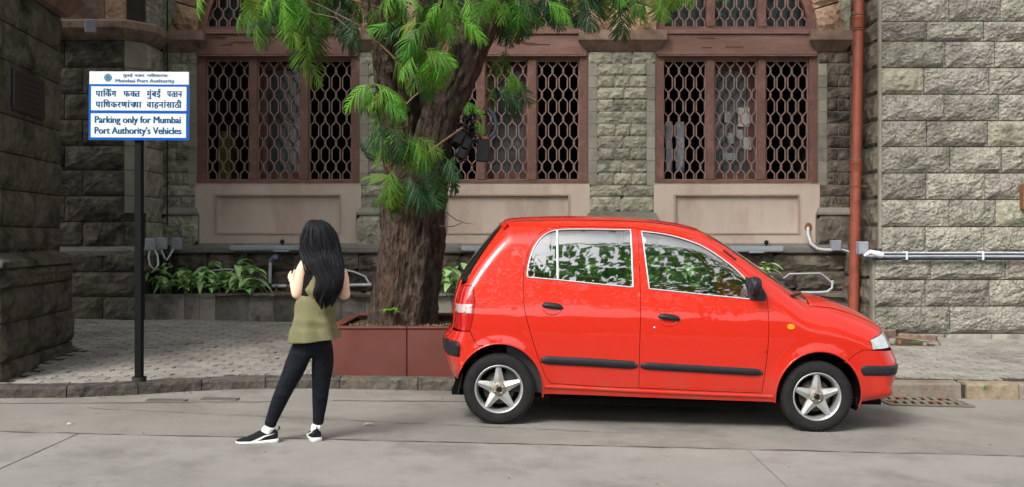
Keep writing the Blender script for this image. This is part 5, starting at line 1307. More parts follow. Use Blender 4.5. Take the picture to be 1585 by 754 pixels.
_n1 = _pn.nodes.new('ShaderNodeTexNoise'); _n1.inputs['Scale'].default_value = 6; _n1.inputs['Detail'].default_value = 10; _n1.inputs['Roughness'].default_value = .7; _pn.links.new(_tc.outputs['Object'], _n1.inputs['Vector'])
_a1 = _pn.nodes.new('ShaderNodeMapRange'); _a1.inputs[1].default_value = .42; _a1.inputs[2].default_value = .72; _pn.links.new(_n1.outputs[0], _a1.inputs[0])
_a2 = _pn.nodes.new('ShaderNodeMath'); _a2.operation = 'MULTIPLY'; _pn.links.new(_m1.outputs[0], _a2.inputs[0]); _pn.links.new(_a1.outputs[0], _a2.inputs[1])
_c1 = _pn.nodes.new('ShaderNodeMix'); _c1.data_type = 'RGBA'; _c1.inputs[6].default_value = (.5, .017, .006, 1); _c1.inputs[7].default_value = (.2, .11, .075, 1); _pn.links.new(_a2.outputs[0], _c1.inputs[0]); _pn.links.new(_c1.outputs[2], _pb.inputs['Base Color'])
_m4 = _pn.nodes.new('ShaderNodeMapRange'); _m4.inputs[3].default_value = 1; _m4.inputs[4].default_value = .25; _pn.links.new(_a2.outputs[0], _m4.inputs[0]); _pn.links.new(_m4.outputs[0], _pb.inputs['Coat Weight'])
_n2 = _pn.nodes.new('ShaderNodeTexNoise'); _n2.inputs['Scale'].default_value = 4.5; _n2.inputs['Detail'].default_value = 2; _pn.links.new(_tc.outputs['Object'], _n2.inputs['Vector'])
_bp = _pn.nodes.new('ShaderNodeBump'); _bp.inputs['Strength'].default_value = .35; _bp.inputs['Distance'].default_value = .012; _pn.links.new(_n2.outputs[0], _bp.inputs['Height']); _pn.links.new(_bp.outputs[0], _pb.inputs['Coat Normal'])
m_car_glass = bpy.data.materials.new('car_glass'); m_car_glass.use_nodes = True
_nt = m_car_glass.node_tree; _b = _nt.nodes['Principled BSDF']; _tr = _nt.nodes.new('ShaderNodeBsdfTransparent'); _tr.inputs[0].default_value = (.74, .79, .77, 1)
_gl = _nt.nodes.new('ShaderNodeBsdfGlossy'); _gl.inputs['Roughness'].default_value = .015; _gl.inputs[0].default_value = (1, 1, 1, 1)
_fr = _nt.nodes.new('ShaderNodeFresnel'); _fr.inputs[0].default_value = 1.6
_mr = _nt.nodes.new('ShaderNodeMapRange'); _mr.inputs[1].default_value = 0; _mr.inputs[2].default_value = 1; _mr.inputs[3].default_value = .25; _mr.inputs[4].default_value = 1
_mx = _nt.nodes.new('ShaderNodeMixShader'); _nt.links.new(_fr.outputs[0], _mr.inputs[0]); _nt.links.new(_mr.outputs[0], _mx.inputs[0]); _nt.links.new(_tr.outputs[0], _mx.inputs[1]); _nt.links.new(_gl.outputs[0], _mx.inputs[2]); _nt.links.new(_mx.outputs[0], _nt.nodes['Material Output'].inputs[0])
m_seat = M('seat_fabric', (.03, .03, .034), .9, coords='obj')
m_dash = M('dash_plastic', (.03, .031, .034), .6, coords='obj')

def panel(name, outline, holes=(), mat=None, side=-1, step=.03, gap=.002, flange=.014, parent=None, dy=0.0, local_w=None, bstep=None):
    bstep = bstep or step * .8
    outs = dedupe(resample(list(outline) + [outline[0]], bstep)); O = [tuple(p) for p in offset_in(outs, gap)]
    H = []
    for h in holes:
        hh = dedupe(resample(list(h) + [h[0]], bstep)); H.append([tuple(p) for p in offset_in(hh, -gap)])
    xs_ = [p[0] for p in O]; zs_ = [p[1] for p in O]; gx = np.arange(min(xs_) + step * .3, max(xs_), step); gz = np.arange(min(zs_) + step * .3, max(zs_), step)
    grid = np.array([(x + (step / 2 if j % 2 else 0), z) for j, z in enumerate(gz) for x in gx]) if len(gx) and len(gz) else np.zeros((0, 2))
    allb = np.array(O + [p for h in H for p in h])
    if len(grid):
        keep = inside(O, grid)
        for h in H: keep &= ~inside(h, grid)
        grid = grid[keep]
        if len(grid):
            dm = np.min(np.linalg.norm(grid[:, None, :] - allb[None], axis=2), axis=1); grid = grid[dm > step * .5]
    verts = [Vector(p) for p in O]; edges = [(i, (i + 1) % len(O)) for i in range(len(O))]
    for h in H:
        o = len(verts); verts += [Vector(p) for p in h]; edges += [(o + i, o + (i + 1) % len(h)) for i in range(len(h))]
    nb = len(verts); verts += [Vector(p) for p in grid]
    vo, eo, fo, ov, oe, of = geometry.delaunay_2d_cdt(verts, edges, [], 0, 1e-6)
    pts = np.array([(v.x, v.y) for v in vo]); cen = np.array([pts[list(f)].mean(0) for f in fo]); keep = inside(O, cen)
    for h in H: keep &= ~inside(h, cen)
    w = (local_w(pts) if local_w is not None else width(pts)) + dy
    g = G(); vs = [(p[0], side * ww, p[1]) for p, ww in zip(pts, w)]
    fs = [tuple(f) if side > 0 else tuple(f)[::-1] for f, k in zip(fo, keep) if k]
    g.add(vs, [f[::-1] for f in fs], True)
    if flange:
        loops = [O] + H
        for li, lp in enumerate(loops):
            L2 = offset_in(lp, flange * .25 if li == 0 else -flange * .25); w1 = (local_w(np.array(lp)) if local_w is not None else width(lp)) + dy
            n = len(lp); vv = [(p[0], side * ww, p[1]) for p, ww in zip(lp, w1)] + [(p[0], side * max(0, ww - flange), p[1]) for p, ww in zip(L2, w1)]
            g.add(vv, [(i, (i + 1) % n, (i + 1) % n + n, i + n) for i in range(n)], True)
    me = g.mesh(name)
    return link(name, me, mat, parent or CAR, local=True)
def sil_off(i0, i1, D1, rev=False):
    """line running at depth D1(t) inside the silhouette between two source indices"""
    a, b = idx_of(i0), idx_of(i1); out = []
    for k in range(a, b + 1):
        t = (k - a) / (b - a); p = SILn[k, :2]; tg = SILn[min(k + 1, len(SILn) - 1), :2] - SILn[max(k - 1, 0), :2]; tg = tg / np.linalg.norm(tg); n = np.array((tg[1], -tg[0]))
        out.append(tuple(p + n * (D1(t) if callable(D1) else D1)))
    return out[::-1] if rev else out
def strip_panel(name, i0, i1, D1, mat, n=14, parent=None, shrink=0.003, lift=0.0):
    a, b = idx_of(i0), idx_of(i1); g = G(); cols = []
    P0 = []
    for k in range(a, b + 1):
        t = (k - a) / (b - a); p = SILn[k, :2].copy(); tg = SILn[min(k + 1, len(SILn) - 1), :2] - SILn[max(k - 1, 0), :2]; tg = tg / np.linalg.norm(tg); nn = np.array((tg[1], -tg[0])); d1 = (D1(t) if callable(D1) else D1) - shrink
        if k == a: p = p + tg * shrink
        if k == b: p = p - tg * shrink
        P0.append((p, nn, d1))
    c1s = []
    pw = 2.7
    rows = []
    for p, nn, d1 in P0:
        r_ = float(dist_sil([p + nn * .001])[1][0]); sx = max(0, 1 - d1 / r_); cm = (1 - sx ** pw) ** (1 / pw); row = []
        for j in range(n + 1):
            c = cm * j / n; dd_ = r_ * (1 - (1 - c ** pw) ** (1 / pw)) if j else 0.0; row.append(p + nn * dd_)
        rows.append(row)
    flat = np.array([q for row in rows for q in row]); w = width(flat).reshape(len(rows), n + 1); w[:, 0] = 0
    vs = []
    for row, ww, (p, nn, d1) in zip(rows, w, P0):
        for j in range(n, 0, -1): vs.append((row[j][0] - nn[0] * lift, -ww[j], row[j][1] - nn[1] * lift))
        for j in range(0, n + 1): vs.append((row[j][0] - nn[0] * lift, ww[j], row[j][1] - nn[1] * lift))
    m = 2 * n + 1
    g.add(vs, [(i * m + j, i * m + j + 1, (i + 1) * m + j + 1, (i + 1) * m + j) for i in range(len(rows) - 1) for j in range(m - 1)], True)
    me = g.mesh(name); o = link(name, me, mat, parent or CAR, local=True)
    if mat is m_red:
        md = o.modifiers.new('s', 'SOLIDIFY'); md.thickness = -.004 if False else .004; md.offset = 0
    return o
# silhouette sections (source indices)
I_TG0, I_GL0, I_GL1, I_WS0, I_WS1, I_BN1, I_BP1 = 6, 10, 14, 22, 28, 32, 41
D_tail = .03; D_roof = lambda t: .026 + .012 * math.sin(math.pi * t); D_glr = lambda t: .075 - .05 * t ** 1.3; D_ws = lambda t: lerp(.030, .062, min(1, t * 2)); D_bn = lambda t: lerp(.085, .045, t); D_hd = .035
strip_panel('tailgate', I_TG0, I_GL0, lambda t: lerp(.03, .04, t), m_red)
m_darkglass = M('dark_rear_glass', (.012, .014, .015), .05, spec=.6, coords='obj')
strip_panel('rear_window', I_GL0, I_GL1, lambda t: .075 - .048 * t, m_darkglass, lift=.003)
strip_panel('roof_panel', I_GL1, I_WS0, D_roof, m_red, 18)
strip_panel('windscreen', I_WS0, I_WS1, D_ws, m_car_glass, 16, lift=-.004)
strip_panel('bonnet', I_WS1, I_BN1, D_bn, m_red, 18)
strip_panel('front_bumper_skin', I_BN1, I_BP1, .035, m_red, 14); strip_panel('rear_bumper_skin', 0, I_TG0, .03, m_red, 14)

def arc(c, ru, rv, a0, a1, n=26): return [(c[0] + ru * math.cos(R(lerp(a0, a1, k / n))), c[1] + rv * math.sin(R(lerp(a0, a1, k / n)))) for k in range(n + 1)]
# door openings (pixel outlines of the photograph, converted to true side-view metres)
rd_top = catmull([(809.5, 436), (812, 412), (819, 388), (829, 369.5), (843, 357), (862, 351.3), (900, 350.8), (976, 352.3), (987, 353)], 6)
rd_low = catmull([(988.6, 600.5), (940, 599), (885, 595.5), (854, 593)], 4) + catmull([(854, 593), (846, 585), (839, 569), (829, 541), (819, 508), (812, 478), (809.5, 436)], 6)[1:-1]
REAR_DOOR = SP(rd_top + [(991, 447), (991.5, 480), (990, 540)] + rd_low)
fd_top = catmull([(987, 353), (1010, 357.3), (1040, 362.3), (1072, 370.5), (1103, 383.5), (1135, 405), (1165, 430), (1180, 446), (1187.5, 460)], 6)
fd_low = catmull([(1187.5, 460), (1190, 500), (1189, 535), (1185, 570), (1179, 608.6)], 5)[1:] + [(1120, 606.3), (1050, 603.2), (988.6, 600.5)]
FRONT_DOOR = SP(fd_top + fd_low + [(990, 540), (991.5, 480), (991, 447)])
rg = catmull([(816, 429), (818, 410), (825, 387), (836, 370), (849, 360), (865, 355.8), (900, 354.8), (976.5, 355.8)], 6) + [(980, 444.5)] + [(940, 441), (900, 437), (863, 433)]
REAR_GLASS = SP(rg)
fg = catmull([(993.5, 358), (1027, 362.2), (1055, 369), (1090, 382.5), (1128, 408), (1150, 427.5)], 6) + [(1166, 446), (1170, 463.8)] + [(1120, 459), (1060, 452.7), (1005, 447)]
FRONT_GLASS = SP(fg)
TL = SP(catmull([(703, 446), (718, 443.5), (732, 443.5), (733.5, 470), (731, 495), (727, 513), (712, 513), (699, 511.5)], 4))
TL = [p for p in TL]
HLo = SP([(1349.5, 511), (1351, 528), (1353, 542), (1364, 541)])
hood_edge = sil_off(I_WS1, I_BN1, D_bn)
nose_off = sil_off(I_BN1, 36, .035)
# taillight on tail silhouette offset
tail_off = sil_off(I_TG0, I_GL0, .03)
TLp = SP(catmull([(706, 444), (719, 442.5), (731, 443)], 4) + catmull([(731, 443), (734, 460), (733.5, 480), (730, 500), (727, 513)], 4)[1:] + [(712, 513)])
tl_in = [p for p in tail_off if side_pt(700, 513)[1] < p[1] < side_pt(706, 446)[1]]
TAIL = TLp + tl_in      # clockwise-ish loop
# headlight
hl_nose = [p for p in nose_off if p[1] > side_pt(1360, 541)[1]]
HEAD = [hood_edge[-1]] + hl_nose + SP([(1353, 542), (1350.5, 527)])
# bumper seams
RB_top = SP([(727, 513.5), (738, 535)]); FB_seam = SP([(1353, 543), (1338, 542.5), (1322, 551), (1309, 562)])
rb_lo = sil_off(0, I_TG0 + 1, .03)
fb_all = sil_off(34, I_BP1, .035)
aR = arc(ARC_R, .325, .345, 0, 180); aF = arc(ARC_F, .325, .345, 0, 180)
def arc_cut(c, h0, h1, right):
    """arch points between two heights, on one side"""
    return [p for p in (arc(c, .325, .345, 0, 180, 60)) if (p[0] > c[0]) == right and h0 <= p[1] <= h1]
hRB = RB_top[-1][1]; hFB = FB_seam[-1][1]
left_arch_low = [p for p in arc(ARC_R, .325, .345, 90, 196, 60) if .322 <= p[1] <= hRB]
RBUMP = RB_top[:1] + [p for p in rb_lo[::-1] if .30 < p[1] < RB_top[0][1] - .002] + left_arch_low[::-1] + [RB_top[-1]]
right_arch_low = [p for p in arc(ARC_F, .325, .345, 90, -14, 40) if p[1] <= hFB]
FBUMP = FB_seam[::-1] + [p for p in fb_all if p[1] < FB_seam[0][1]] + right_arch_low[::-1]
# the one-piece body side: arches, sill, pillars
sill_lo = SP([(1201, 622.5), (1120, 620), (1000, 615.5), (920, 612.3), (838, 609.5)])
ws_off = sil_off(I_WS0, I_WS1, D_ws); rf_off = sil_off(I_GL1, I_WS0, D_roof); gl_off = sil_off(I_GL0, I_GL1, lambda t: .075 - .048 * t)
arcF_top = [p for p in arc(ARC_F, .325, .345, 180, -14, 70) if p[1] > (sill_lo[0][1] if p[0] < ARC_F[0] else hFB)]
arcR_top = [p for p in arc(ARC_R, .325, .345, 196, -10, 70) if p[1] > (hRB if p[0] < ARC_R[0] else sill_lo[-1][1])]
fsil = SP([(1190, 466), (1212, 463)])
BODY = TLp[::-1][1:-1][::-1][::-1]
# order: tail lamp inner edge (top->bottom), bumper seam, rear arch, sill, front arch, bumper seam, headlamp edge, bonnet edge, windscreen edge, roof edge, rear glass edge
BODY = TLp[1:-1] + RB_top[1:] + arcR_top + sill_lo[::-1] + arcF_top + FB_seam[::-1] + SP([(1350.5, 527)]) + hood_edge[::-1] + ws_off[::-1][1:] + rf_off[::-1][1:] + gl_off[::-1][1:]
parts_side = {}
for side in (-1, 1):
    body = panel('body_side', BODY, [REAR_DOOR, FRONT_DOOR], m_red, side, .028)
    # rear door
    rdoor = panel('rear_door', REAR_DOOR, [offset_in(dedupe(resample(REAR_GLASS + [REAR_GLASS[0]], .03)), -.004)], m_red, side, .028)
    fdoor = panel('front_door', FRONT_DOOR, [offset_in(dedupe(resample(FRONT_GLASS + [FRONT_GLASS[0]], .03)), -.004)], m_red, side, .028)
    panel('tail_lamp', TAIL, [], None, side, .02, parent=CAR, dy=.003).data.materials.append(M('red_lens', (.5, .008, .006), .12, (.3, .004, .004), 60, coat=1, coords='obj'))
    panel('bumper', RBUMP, [], m_red, side, .025); panel('bumper', FBUMP, [], m_red, side, .025)
    hl = panel('headlight', HEAD, [], None, side, .02, dy=.003); hl.data.materials.append(M('clear_lens', (.62, .65, .66), .08, (.4, .43, .45), 24, coat=1, metal=.35, coords='obj'))
    # glass with bright frames
    for gl, par in ((REAR_GLASS, rdoor), (FRONT_GLASS, fdoor)):
        panel('window_pane', gl, [], m_car_glass, side, .03, gap=-.004, flange=0, parent=par, dy=-.008)
        lp = dedupe(resample(gl + [gl[0]], .025)); w = width(lp)
        g = G(); g.tube([(p[0], side * (ww + .002), p[1]) for p, ww in zip(lp, w)], .005, 8, closed=True, cap=False); g.build('window_trim', m_chrome, par, local=True)
    bar = resample(SP([(862.5, 357), (863.5, 432)]), .02); w = width(bar); g = G(); g.tube([(p[0], side * (ww - .001), p[1]) for p, ww in zip(bar, w)], .010, 6); g.build('window_divider', m_chrome, rdoor, local=True)
    # mouldings
    def moulding(pts, hgt, name, par, th=.014, ends=True, mt=None):
        pts = resample(SP(pts), .03); g = G(); w = width(pts); vs = []; n = len(pts)
        for i, (p, ww) in enumerate(zip(pts, w)):
            k = 1.0
            if ends: e = min(i, n - 1 - i); k = (.55, .85)[e] if e < 2 else 1
            for q, o in ((-hgt / 2, -.004), (-hgt / 2 * .8, th * .9), (0, th), (hgt / 2 * .75, th), (hgt / 2, -.004)): vs.append((p[0], side * (float(width([(p[0], p[1] + q * k)])[0]) + o * (k if o > 0 else 1)), p[1] + q * k))
        g.add(vs, [(i * 5 + k, (i + 1) * 5 + k, (i + 1) * 5 + k + 1, i * 5 + k + 1) for i in range(n - 1) for k in range(4)] + [(0, 1, 2, 3, 4), tuple((n - 1) * 5 + k for k in range(5))], True)
        return g.build(name, mt or m_trim, par, local=True)
    moulding([(837, 557), (900, 560.2), (986.8, 565.5)], .066, 'side_moulding', rdoor); moulding([(991, 566), (1080, 571), (1180, 576.8)], .058, 'side_moulding', fdoor)
    def bump_strip(poly, name, parent=CAR):
        panel(name, SP(catmull(poly, 3, True)), [], m_trim, side, .015, gap=0, flange=.02, dy=.014)
    # bumper rubbing strips wrap towards the centre line
    def wrap_strip(iA, mid_pts, hgt, name, front):
        pass
    # door handles with recess
    for (hx0, hx1, hy, par) in ((838.5, 872, 474.5, rdoor), (1018.8, 1053, 492, fdoor)):
        cx_, cz_ = side_pt((hx0 + hx1) / 2, hy); hw = (hx1 - hx0) / 2 / F * 7; hw = abs(hw)
        wv = float(width([(cx_, cz_)])[0])
        g = G(); nn = 12; vs = []
        for i in range(nn + 1):
            t = i / nn * 2 - 1; x = cx_ + hw * t; top = .026 * math.sqrt(max(0, 1 - abs(t) ** 3)) + .002; bot = -.012 * math.sqrt(max(0, 1 - abs(t) ** 6)) - .003; o = .026 * math.sqrt(max(0.05, 1 - t * t * .75)); dzl = -.008 * t - .0 * t
            vs += [(x, side * (wv - .004), cz_ + top + dzl), (x, side * (wv + o * .75), cz_ + top * .75 + dzl), (x, side * (wv + o), cz_ + dzl), (x, side * (wv + o * .7), cz_ + bot + dzl), (x, side * (wv - .004), cz_ + bot + dzl)]
        g.add(vs, [(i * 5 + k, (i + 1) * 5 + k, (i + 1) * 5 + k + 1, i * 5 + k + 1) for i in range(nn) for k in range(4)] + [(0, 1, 2, 3, 4), tuple(nn * 5 + k for k in range(5))], True)
        g.build('handle', m_trim, par, local=True)
        g = G(); vs = []      # shallow dish below the handle, as a proud rolled lip
        pts = [(cx_ - .004 + hw * .86 * math.cos(R(a)), cz_ - .008 + .052 * math.sin(R(a))) for a in range(180, 361, 12)]; w = width(pts)
        g.tube([(p[0], side * (ww + .0005), p[1]) for p, ww in zip(pts, w)], [.0025 + .004 * math.sin(math.pi * i / 15) for i in range(16)], 6, ry=[.0015 + .0025 * math.sin(math.pi * i / 15) for i in range(16)], up=(0, 0, 1)); g.build('handle_recess', m_red, par, local=True)
    kx, kz = side_pt(1013.4, 507.5); wv = float(width([(kx, kz)])[0]); g = G(); g.lathe([(.0005, .006), (.006, .006), (.011, .002), (.012, -.004)] if side > 0 else [(.0005, -.006), (.006, -.006), (.011, -.002), (.012, .004)], 14, Matrix.Translation((kx, side * wv, kz))); g.build('door_lock', m_steel, fdoor, local=True)
    # side marker lamp
    pts = SP(catmull([(1218.5, 506), (1221, 502), (1227, 502), (1230, 505), (1229, 509), (1222, 510)], 4, True)); panel('marker_lamp', pts, [], M('amber_lens', (.75, .28, .01), .15, coat=1, coords='obj'), side, .01, gap=0, flange=.008, dy=.006)
    # black mirror triangle + mirror shell
    panel('mirror_base', SP([(1152, 429), (1166, 429.5), (1178, 443), (1186, 457), (1184, 465.5), (1160, 463.5), (1158, 448)]), [], m_trim, side, .015, gap=0, flange=.02, dy=.012, parent=fdoor)
    mc = side_pt(1158, 442); wv = float(width([mc])[0]); g = G()
    T = Matrix.Translation((mc[0] + .02, side * (wv + .09), mc[1] + .004)) @ Matrix.Rotation(R(12) * side, 4, 'Z')
    vs = []; nn, mm = 14, 8
    for i in range(mm + 1):
        ph = math.pi * i / mm
        for k in range(nn):
            th = 2 * math.pi * k / nn; x = math.cos(ph); s_ = math.sin(ph) ** .6
            vs.append(T @ Vector((max(-.018, .06 * x * (1 if x > 0 else .4)), .105 * s_ * math.cos(th), .07 * s_ * math.copysign(abs(math.sin(th)) ** .8, math.sin(th)))))
    g.add(vs, [(i * nn + k, (i + 1) * nn + k, (i + 1) * nn + (k + 1) % nn, i * nn + (k + 1) % nn) for i in range(mm) for k in range(nn)], True); mir = g.build('door_mirror', m_trim, fdoor, local=True)
    g = G(); vs = [T @ Vector((-.019, .088 * math.cos(t), .058 * math.sin(t))) for t in np.linspace(0, 2 * math.pi, 20)[:-1]]; g.add(vs, [tuple(range(19))]); g.build('mirror_glass', M('mirror_dark_reflection', (.05, .05, .055), .15, spec=.6), mir, local=True)  # dark reflection is put into the mirror glass colour
    g = G(); g.tube([(mc[0] + .03, side * (wv - .01), mc[1] - .03), (mc[0] + .03, side * (wv + .03), mc[1] - .03)], .02, 8); g.build('mirror_arm', m_trim, mir, local=True)
    # sill lip and arch rolled edges
    lipp = resample(SP([(843, 598), (920, 602), (1000, 606), (1120, 611), (1196, 613.5)]), .05); w = width(lipp); g = G(); g.tube([(p[0], side * (ww + .001), p[1]) for p, ww in zip(lipp, w)], .014, 8, ry=.007, up=(0, 0, 1)); g.build('sill_ridge', m_red, body, local=True)
    for c, a0, a1 in ((ARC_R, 170, -8), (ARC_F, 188, -12)):
        ap = arc(c, .327, .347, a0, a1, 40); w = width(ap); g = G(); g.tube([(p[0], side * (ww - .001), p[1]) for p, ww in zip(ap, w)], .008, 6, ry=.006); g.build('arch_lip', m_red, body, local=True)
        g = G(); n = 30; vs = []      # wheel housing
        for k in range(n + 1):
            a = R(lerp(a0 + 4, a1 - 6, k / n)); q = (c[0] + .322 * math.cos(a), c[1] + .342 * math.sin(a)); ww = float(width([q])[0]); vs += [(q[0], side * (ww - .006), q[1]), (q[0], side * .40, q[1])]
        g.add(vs, [(2 * k, 2 * k + 1, 2 * k + 3, 2 * k + 2) for k in range(n)], True); vs2 = [v for v in vs[1::2]]; g.add(vs2 + [(c[0], side * .4, c[1])], [(k, k + 1, n + 1) for k in range(n)]); g.build('wheel_housing', m_sill_d, CAR, local=True)
# rubbing strips on the bumpers, wrapping from one side over the nose / tail to the other
def bumper_strip(i0, i1, px_end, name, hA, hB, Dm=.10):
    """i0..i1 dense silhouette span that the strip covers in height; px_end = side view x where it ends on the flank"""
    g = G(); a = SILn[i0, :2]; b = SILn[i1, :2]; front = a[0] > 1; ue = side_pt(px_end, 560 if front else 530)[0]; rows = 7; cols = 26; vs = []
    for r_ in range(rows):
        h = lerp(hA, hB, r_ / (rows - 1)); 
        k = int(np.argmin(np.abs(SILn[(330 if front else 0):(412 if front else 70), 1] - h))) + (330 if front else 0)
        us = SILn[k, 0]; row = []
        for c in range(cols + 1):
            t = c / cols; u_ = us + (ue - us) * (t ** 2.2)
            if c == cols: u_ = ue + (-.03 if not front else .03) * (abs(r_ / (rows - 1) * 2 - 1) ** 2)
            row.append((u_, h))
        w = width(row); w[0] = 0
        o = .012 if 0 < r_ < rows - 1 else -.003
        row3 = []
        for (u_, hh), ww in zip(row, w):
            tt = min(1, ww / .55); ox = (1 - tt ** 2) * o * (1 if front else -1); row3.append((u_ + ox, ww + (o * tt ** 1 if u_ != row[-1][0] else -.002), hh))
        vs += [(x, -y, z) for x, y, z in row3[::-1]] + row3[1:]
    m = 2 * cols + 1; g.add(vs, [(i * m + j, i * m + j + 1, (i + 1) * m + j + 1, (i + 1) * m + j) for i in range(rows - 1) for j in range(m - 1)], True)
    return g.build(name, m_trim, CAR, local=True)
hf1, hf0 = c2l(1385, 557.5, 7.35)[1], c2l(1383, 573.5, 7.35)[1]; bumper_strip(350, 380, 1333, 'bumper_strip', hf0, hf1)
hr1, hr0 = c2l(686, 520, 7.35)[1], c2l(687, 545, 7.35)[1]; bumper_strip(30, 60, 713, 'bumper_strip', hr0, hr1)
# white band in the tail lamp
for side in (-1, 1):
    yy0, yy1 = 469, 488; pts = SP([(703, 472), (731, 471), (729.5, 485), (702, 485)]); panel('lamp_band', pts, [], M('clear_band', (.5, .38, .36), .15, (.36, .25, .24), 80, coords='obj', coat=1), side, .012, gap=0, flange=.0, dy=.0065)
# dark roof gutter lines
for side in (-1, 1):
    rl_ = sil_off(I_GL1, I_WS0, D_roof); w = width(rl_); g = G(); g.tube([(p[0], side * (ww + .0005), p[1] + .001) for p, ww in zip(rl_, w)][2:-1], .004, 5); g.build('roof_moulding', m_trim, CAR, local=True)
# antenna base / short bar on the pillar, wipers
g = G(); p0, p1 = side_pt(1121, 387), side_pt(1141, 402.5); w0 = float(width([p0])[0]) + .012; w1 = float(width([p1])[0]) + .008; g.tube([(p0[0], -w0, p0[1]), (p1[0], -w1, p1[1])], .006, 6); g.build('pillar_aerial', m_trim, CAR, local=True)
for y0 in (-.5, .05):
    q = SILn[idx_of(I_WS1) - 12, :2]; q2 = SILn[idx_of(I_WS1) - 26, :2]; g = G(); g.tube([(q[0] + .02, y0, q[1] - .0), (q[0] - .02, y0 - .06, q[1] + .02), (q2[0] - .05, y0 + .35, q2[1] + .0)], .008, 6); g.build('wiper', m_black, CAR, local=True)
g = G(); q = c2l(1238, 456, 7.15); g.tube([(q[0] - .08, -.62, q[1] - .012), (q[0], -.56, q[1] + .002), (q[0] + .03, -.5, q[1] + .0)], .011, 6); g.build('wiper_pivot', m_black, CAR, local=True)
# spoiler lip at the rear roof edge
g = G(); k = idx_of(I_GL1); sp_ = SILn[k, :2]; vs = []
for j in range(21):
    y = lerp(-.47, .47, j / 20); s_ = .010 * (1 - (abs(j - 10) / 10) ** 6); vs += [(sp_[0] + .05 + .035 * (y / .47) ** 2, y, sp_[1] + .010 - .05 * abs(y / .47) ** 3), (sp_[0] - .012 - s_ + .035 * (y / .47) ** 2, y, sp_[1] + .004 - .05 * abs(y / .47) ** 3), (sp_[0] - .004 + .035 * (y / .47) ** 2, y, sp_[1] - .018 - .05 * abs(y / .47) ** 3), (sp_[0] + .05, y, sp_[1] - .01)]
g.add(vs, [(4 * j + k_, 4 * j + 4 + k_, 4 * j + 4 + (k_ + 1) % 4, 4 * j + (k_ + 1) % 4) for j in range(20) for k_ in range(4)], True); g.build('spoiler', m_red, CAR, local=True)
# underbody, floor, inner side walls
g = G(); g.box(-.36, 2.9, -.62, .62, .20, .24); g.box(-.35, .33, -.40, .40, .24, .50); g.box(2.05, 2.85, -.40, .40, .24, .70); g.box(.4, 1.95, -.64, .64, .155, .2); g.box(.7, 1.3, -.2, .2, .13, .16)
g.build('underbody', m_sill_d, CAR, local=True)
g = G(); g.tube([(-.2, .25, .2), (.6, .2, .17), (1.4, .15, .17), (2.0, .1, .2)], .03, 8); g.sphere((-.15, .25, .22), .25, .12, .07); g.build('exhaust', m_rust, CAR, local=True)
g = G(); zi = .80
for side in (-1, 1): g.box(.05, 2.0, side * .66 - .01, side * .66 + .01, .24, .93)
g.box(1.98, 2.0, -.66, .66, .24, .93); g.box(-.20, -.18, -.5, .5, .24, .8); g.box(-.30, .02, -.55, .55, .80, .82)
g.build('cabin_lining', m_dash, CAR, local=True)
def seat(x, y, wd, rear=False):
    s_ = G(); s_.bbox(x - .02, x + .46, y - wd / 2, y + wd / 2, .38, .52, .04); s_ = s_.build('seat', m_seat, CAR, local=True)
    g = G(); g.bbox(-.07, .06, -wd / 2, wd / 2, 0, .60 if not rear else .52, .04, Matrix.Translation((x - .03, y, .48)) @ Matrix.Rotation(R(-17), 4, 'Y')); g.build('backrest', m_seat, s_, local=True)
    for yo in ((0,) if not rear else (-wd * .27, wd * .27)):
        g = G(); g.bbox(-.05, .05, -.12, .12, .0, .16, .035, Matrix.Translation((x - .03 - (.62 if not rear else .54) * .29, y + yo, .48 + (.60 if not rear else .52))) @ Matrix.Rotation(R(-12), 4, 'Y')); g.build('headrest', m_seat, s_, local=True)
for y in (-.34, .34): seat(1.12, y, .46)
seat(.36, 0, 1.15, True)
g = G(); n = 10
for i in range(n):
    y0, y1 = lerp(-.66, .66, i / n), lerp(-.66, .66, (i + 1) / n); g.add([(1.80, y0, .62), (1.80, y1, .62), (1.76, y1, .86), (1.76, y0, .86), (1.92, y1, .93), (1.92, y0, .93), (2.25, y1, .88), (2.25, y0, .88)], [(0, 1, 2, 3), (3, 2, 4, 5), (5, 4, 6, 7)], True)
dash = g.build('dashboard', m_dash, CAR, local=True); g = G(); g.bbox(1.72, 1.9, -.50, -.18, .84, .97, .04); g.build('instrument_hood', m_dash, dash, local=True)
T = Matrix.Translation((1.58, -.34, .90)) @ Matrix.Rotation(R(-62), 4, 'Y'); g = G(); g.tube([T @ Vector((.185 * math.cos(a), .185 * math.sin(a), 0)) for a in np.linspace(0, 2 * math.pi, 33)[:-1]], .014, 8, closed=True, cap=False)
stw = g.build('steering_wheel', m_black, CAR, local=True)
g = G(); g.sphere((0, 0, -.02), .06, .06, .03, T=T)
for a in (0, 2.3, 4): g.tube([T @ Vector((.04 * math.cos(a), .04 * math.sin(a), -.01)), T @ Vector((.18 * math.cos(a), .18 * math.sin(a), 0))], .014, 6)
g.tube([T @ Vector((0, 0, 0)), T @ Vector((0, 0, -.35))], .03, 8); g.build('steering_hub', m_black, stw, local=True)
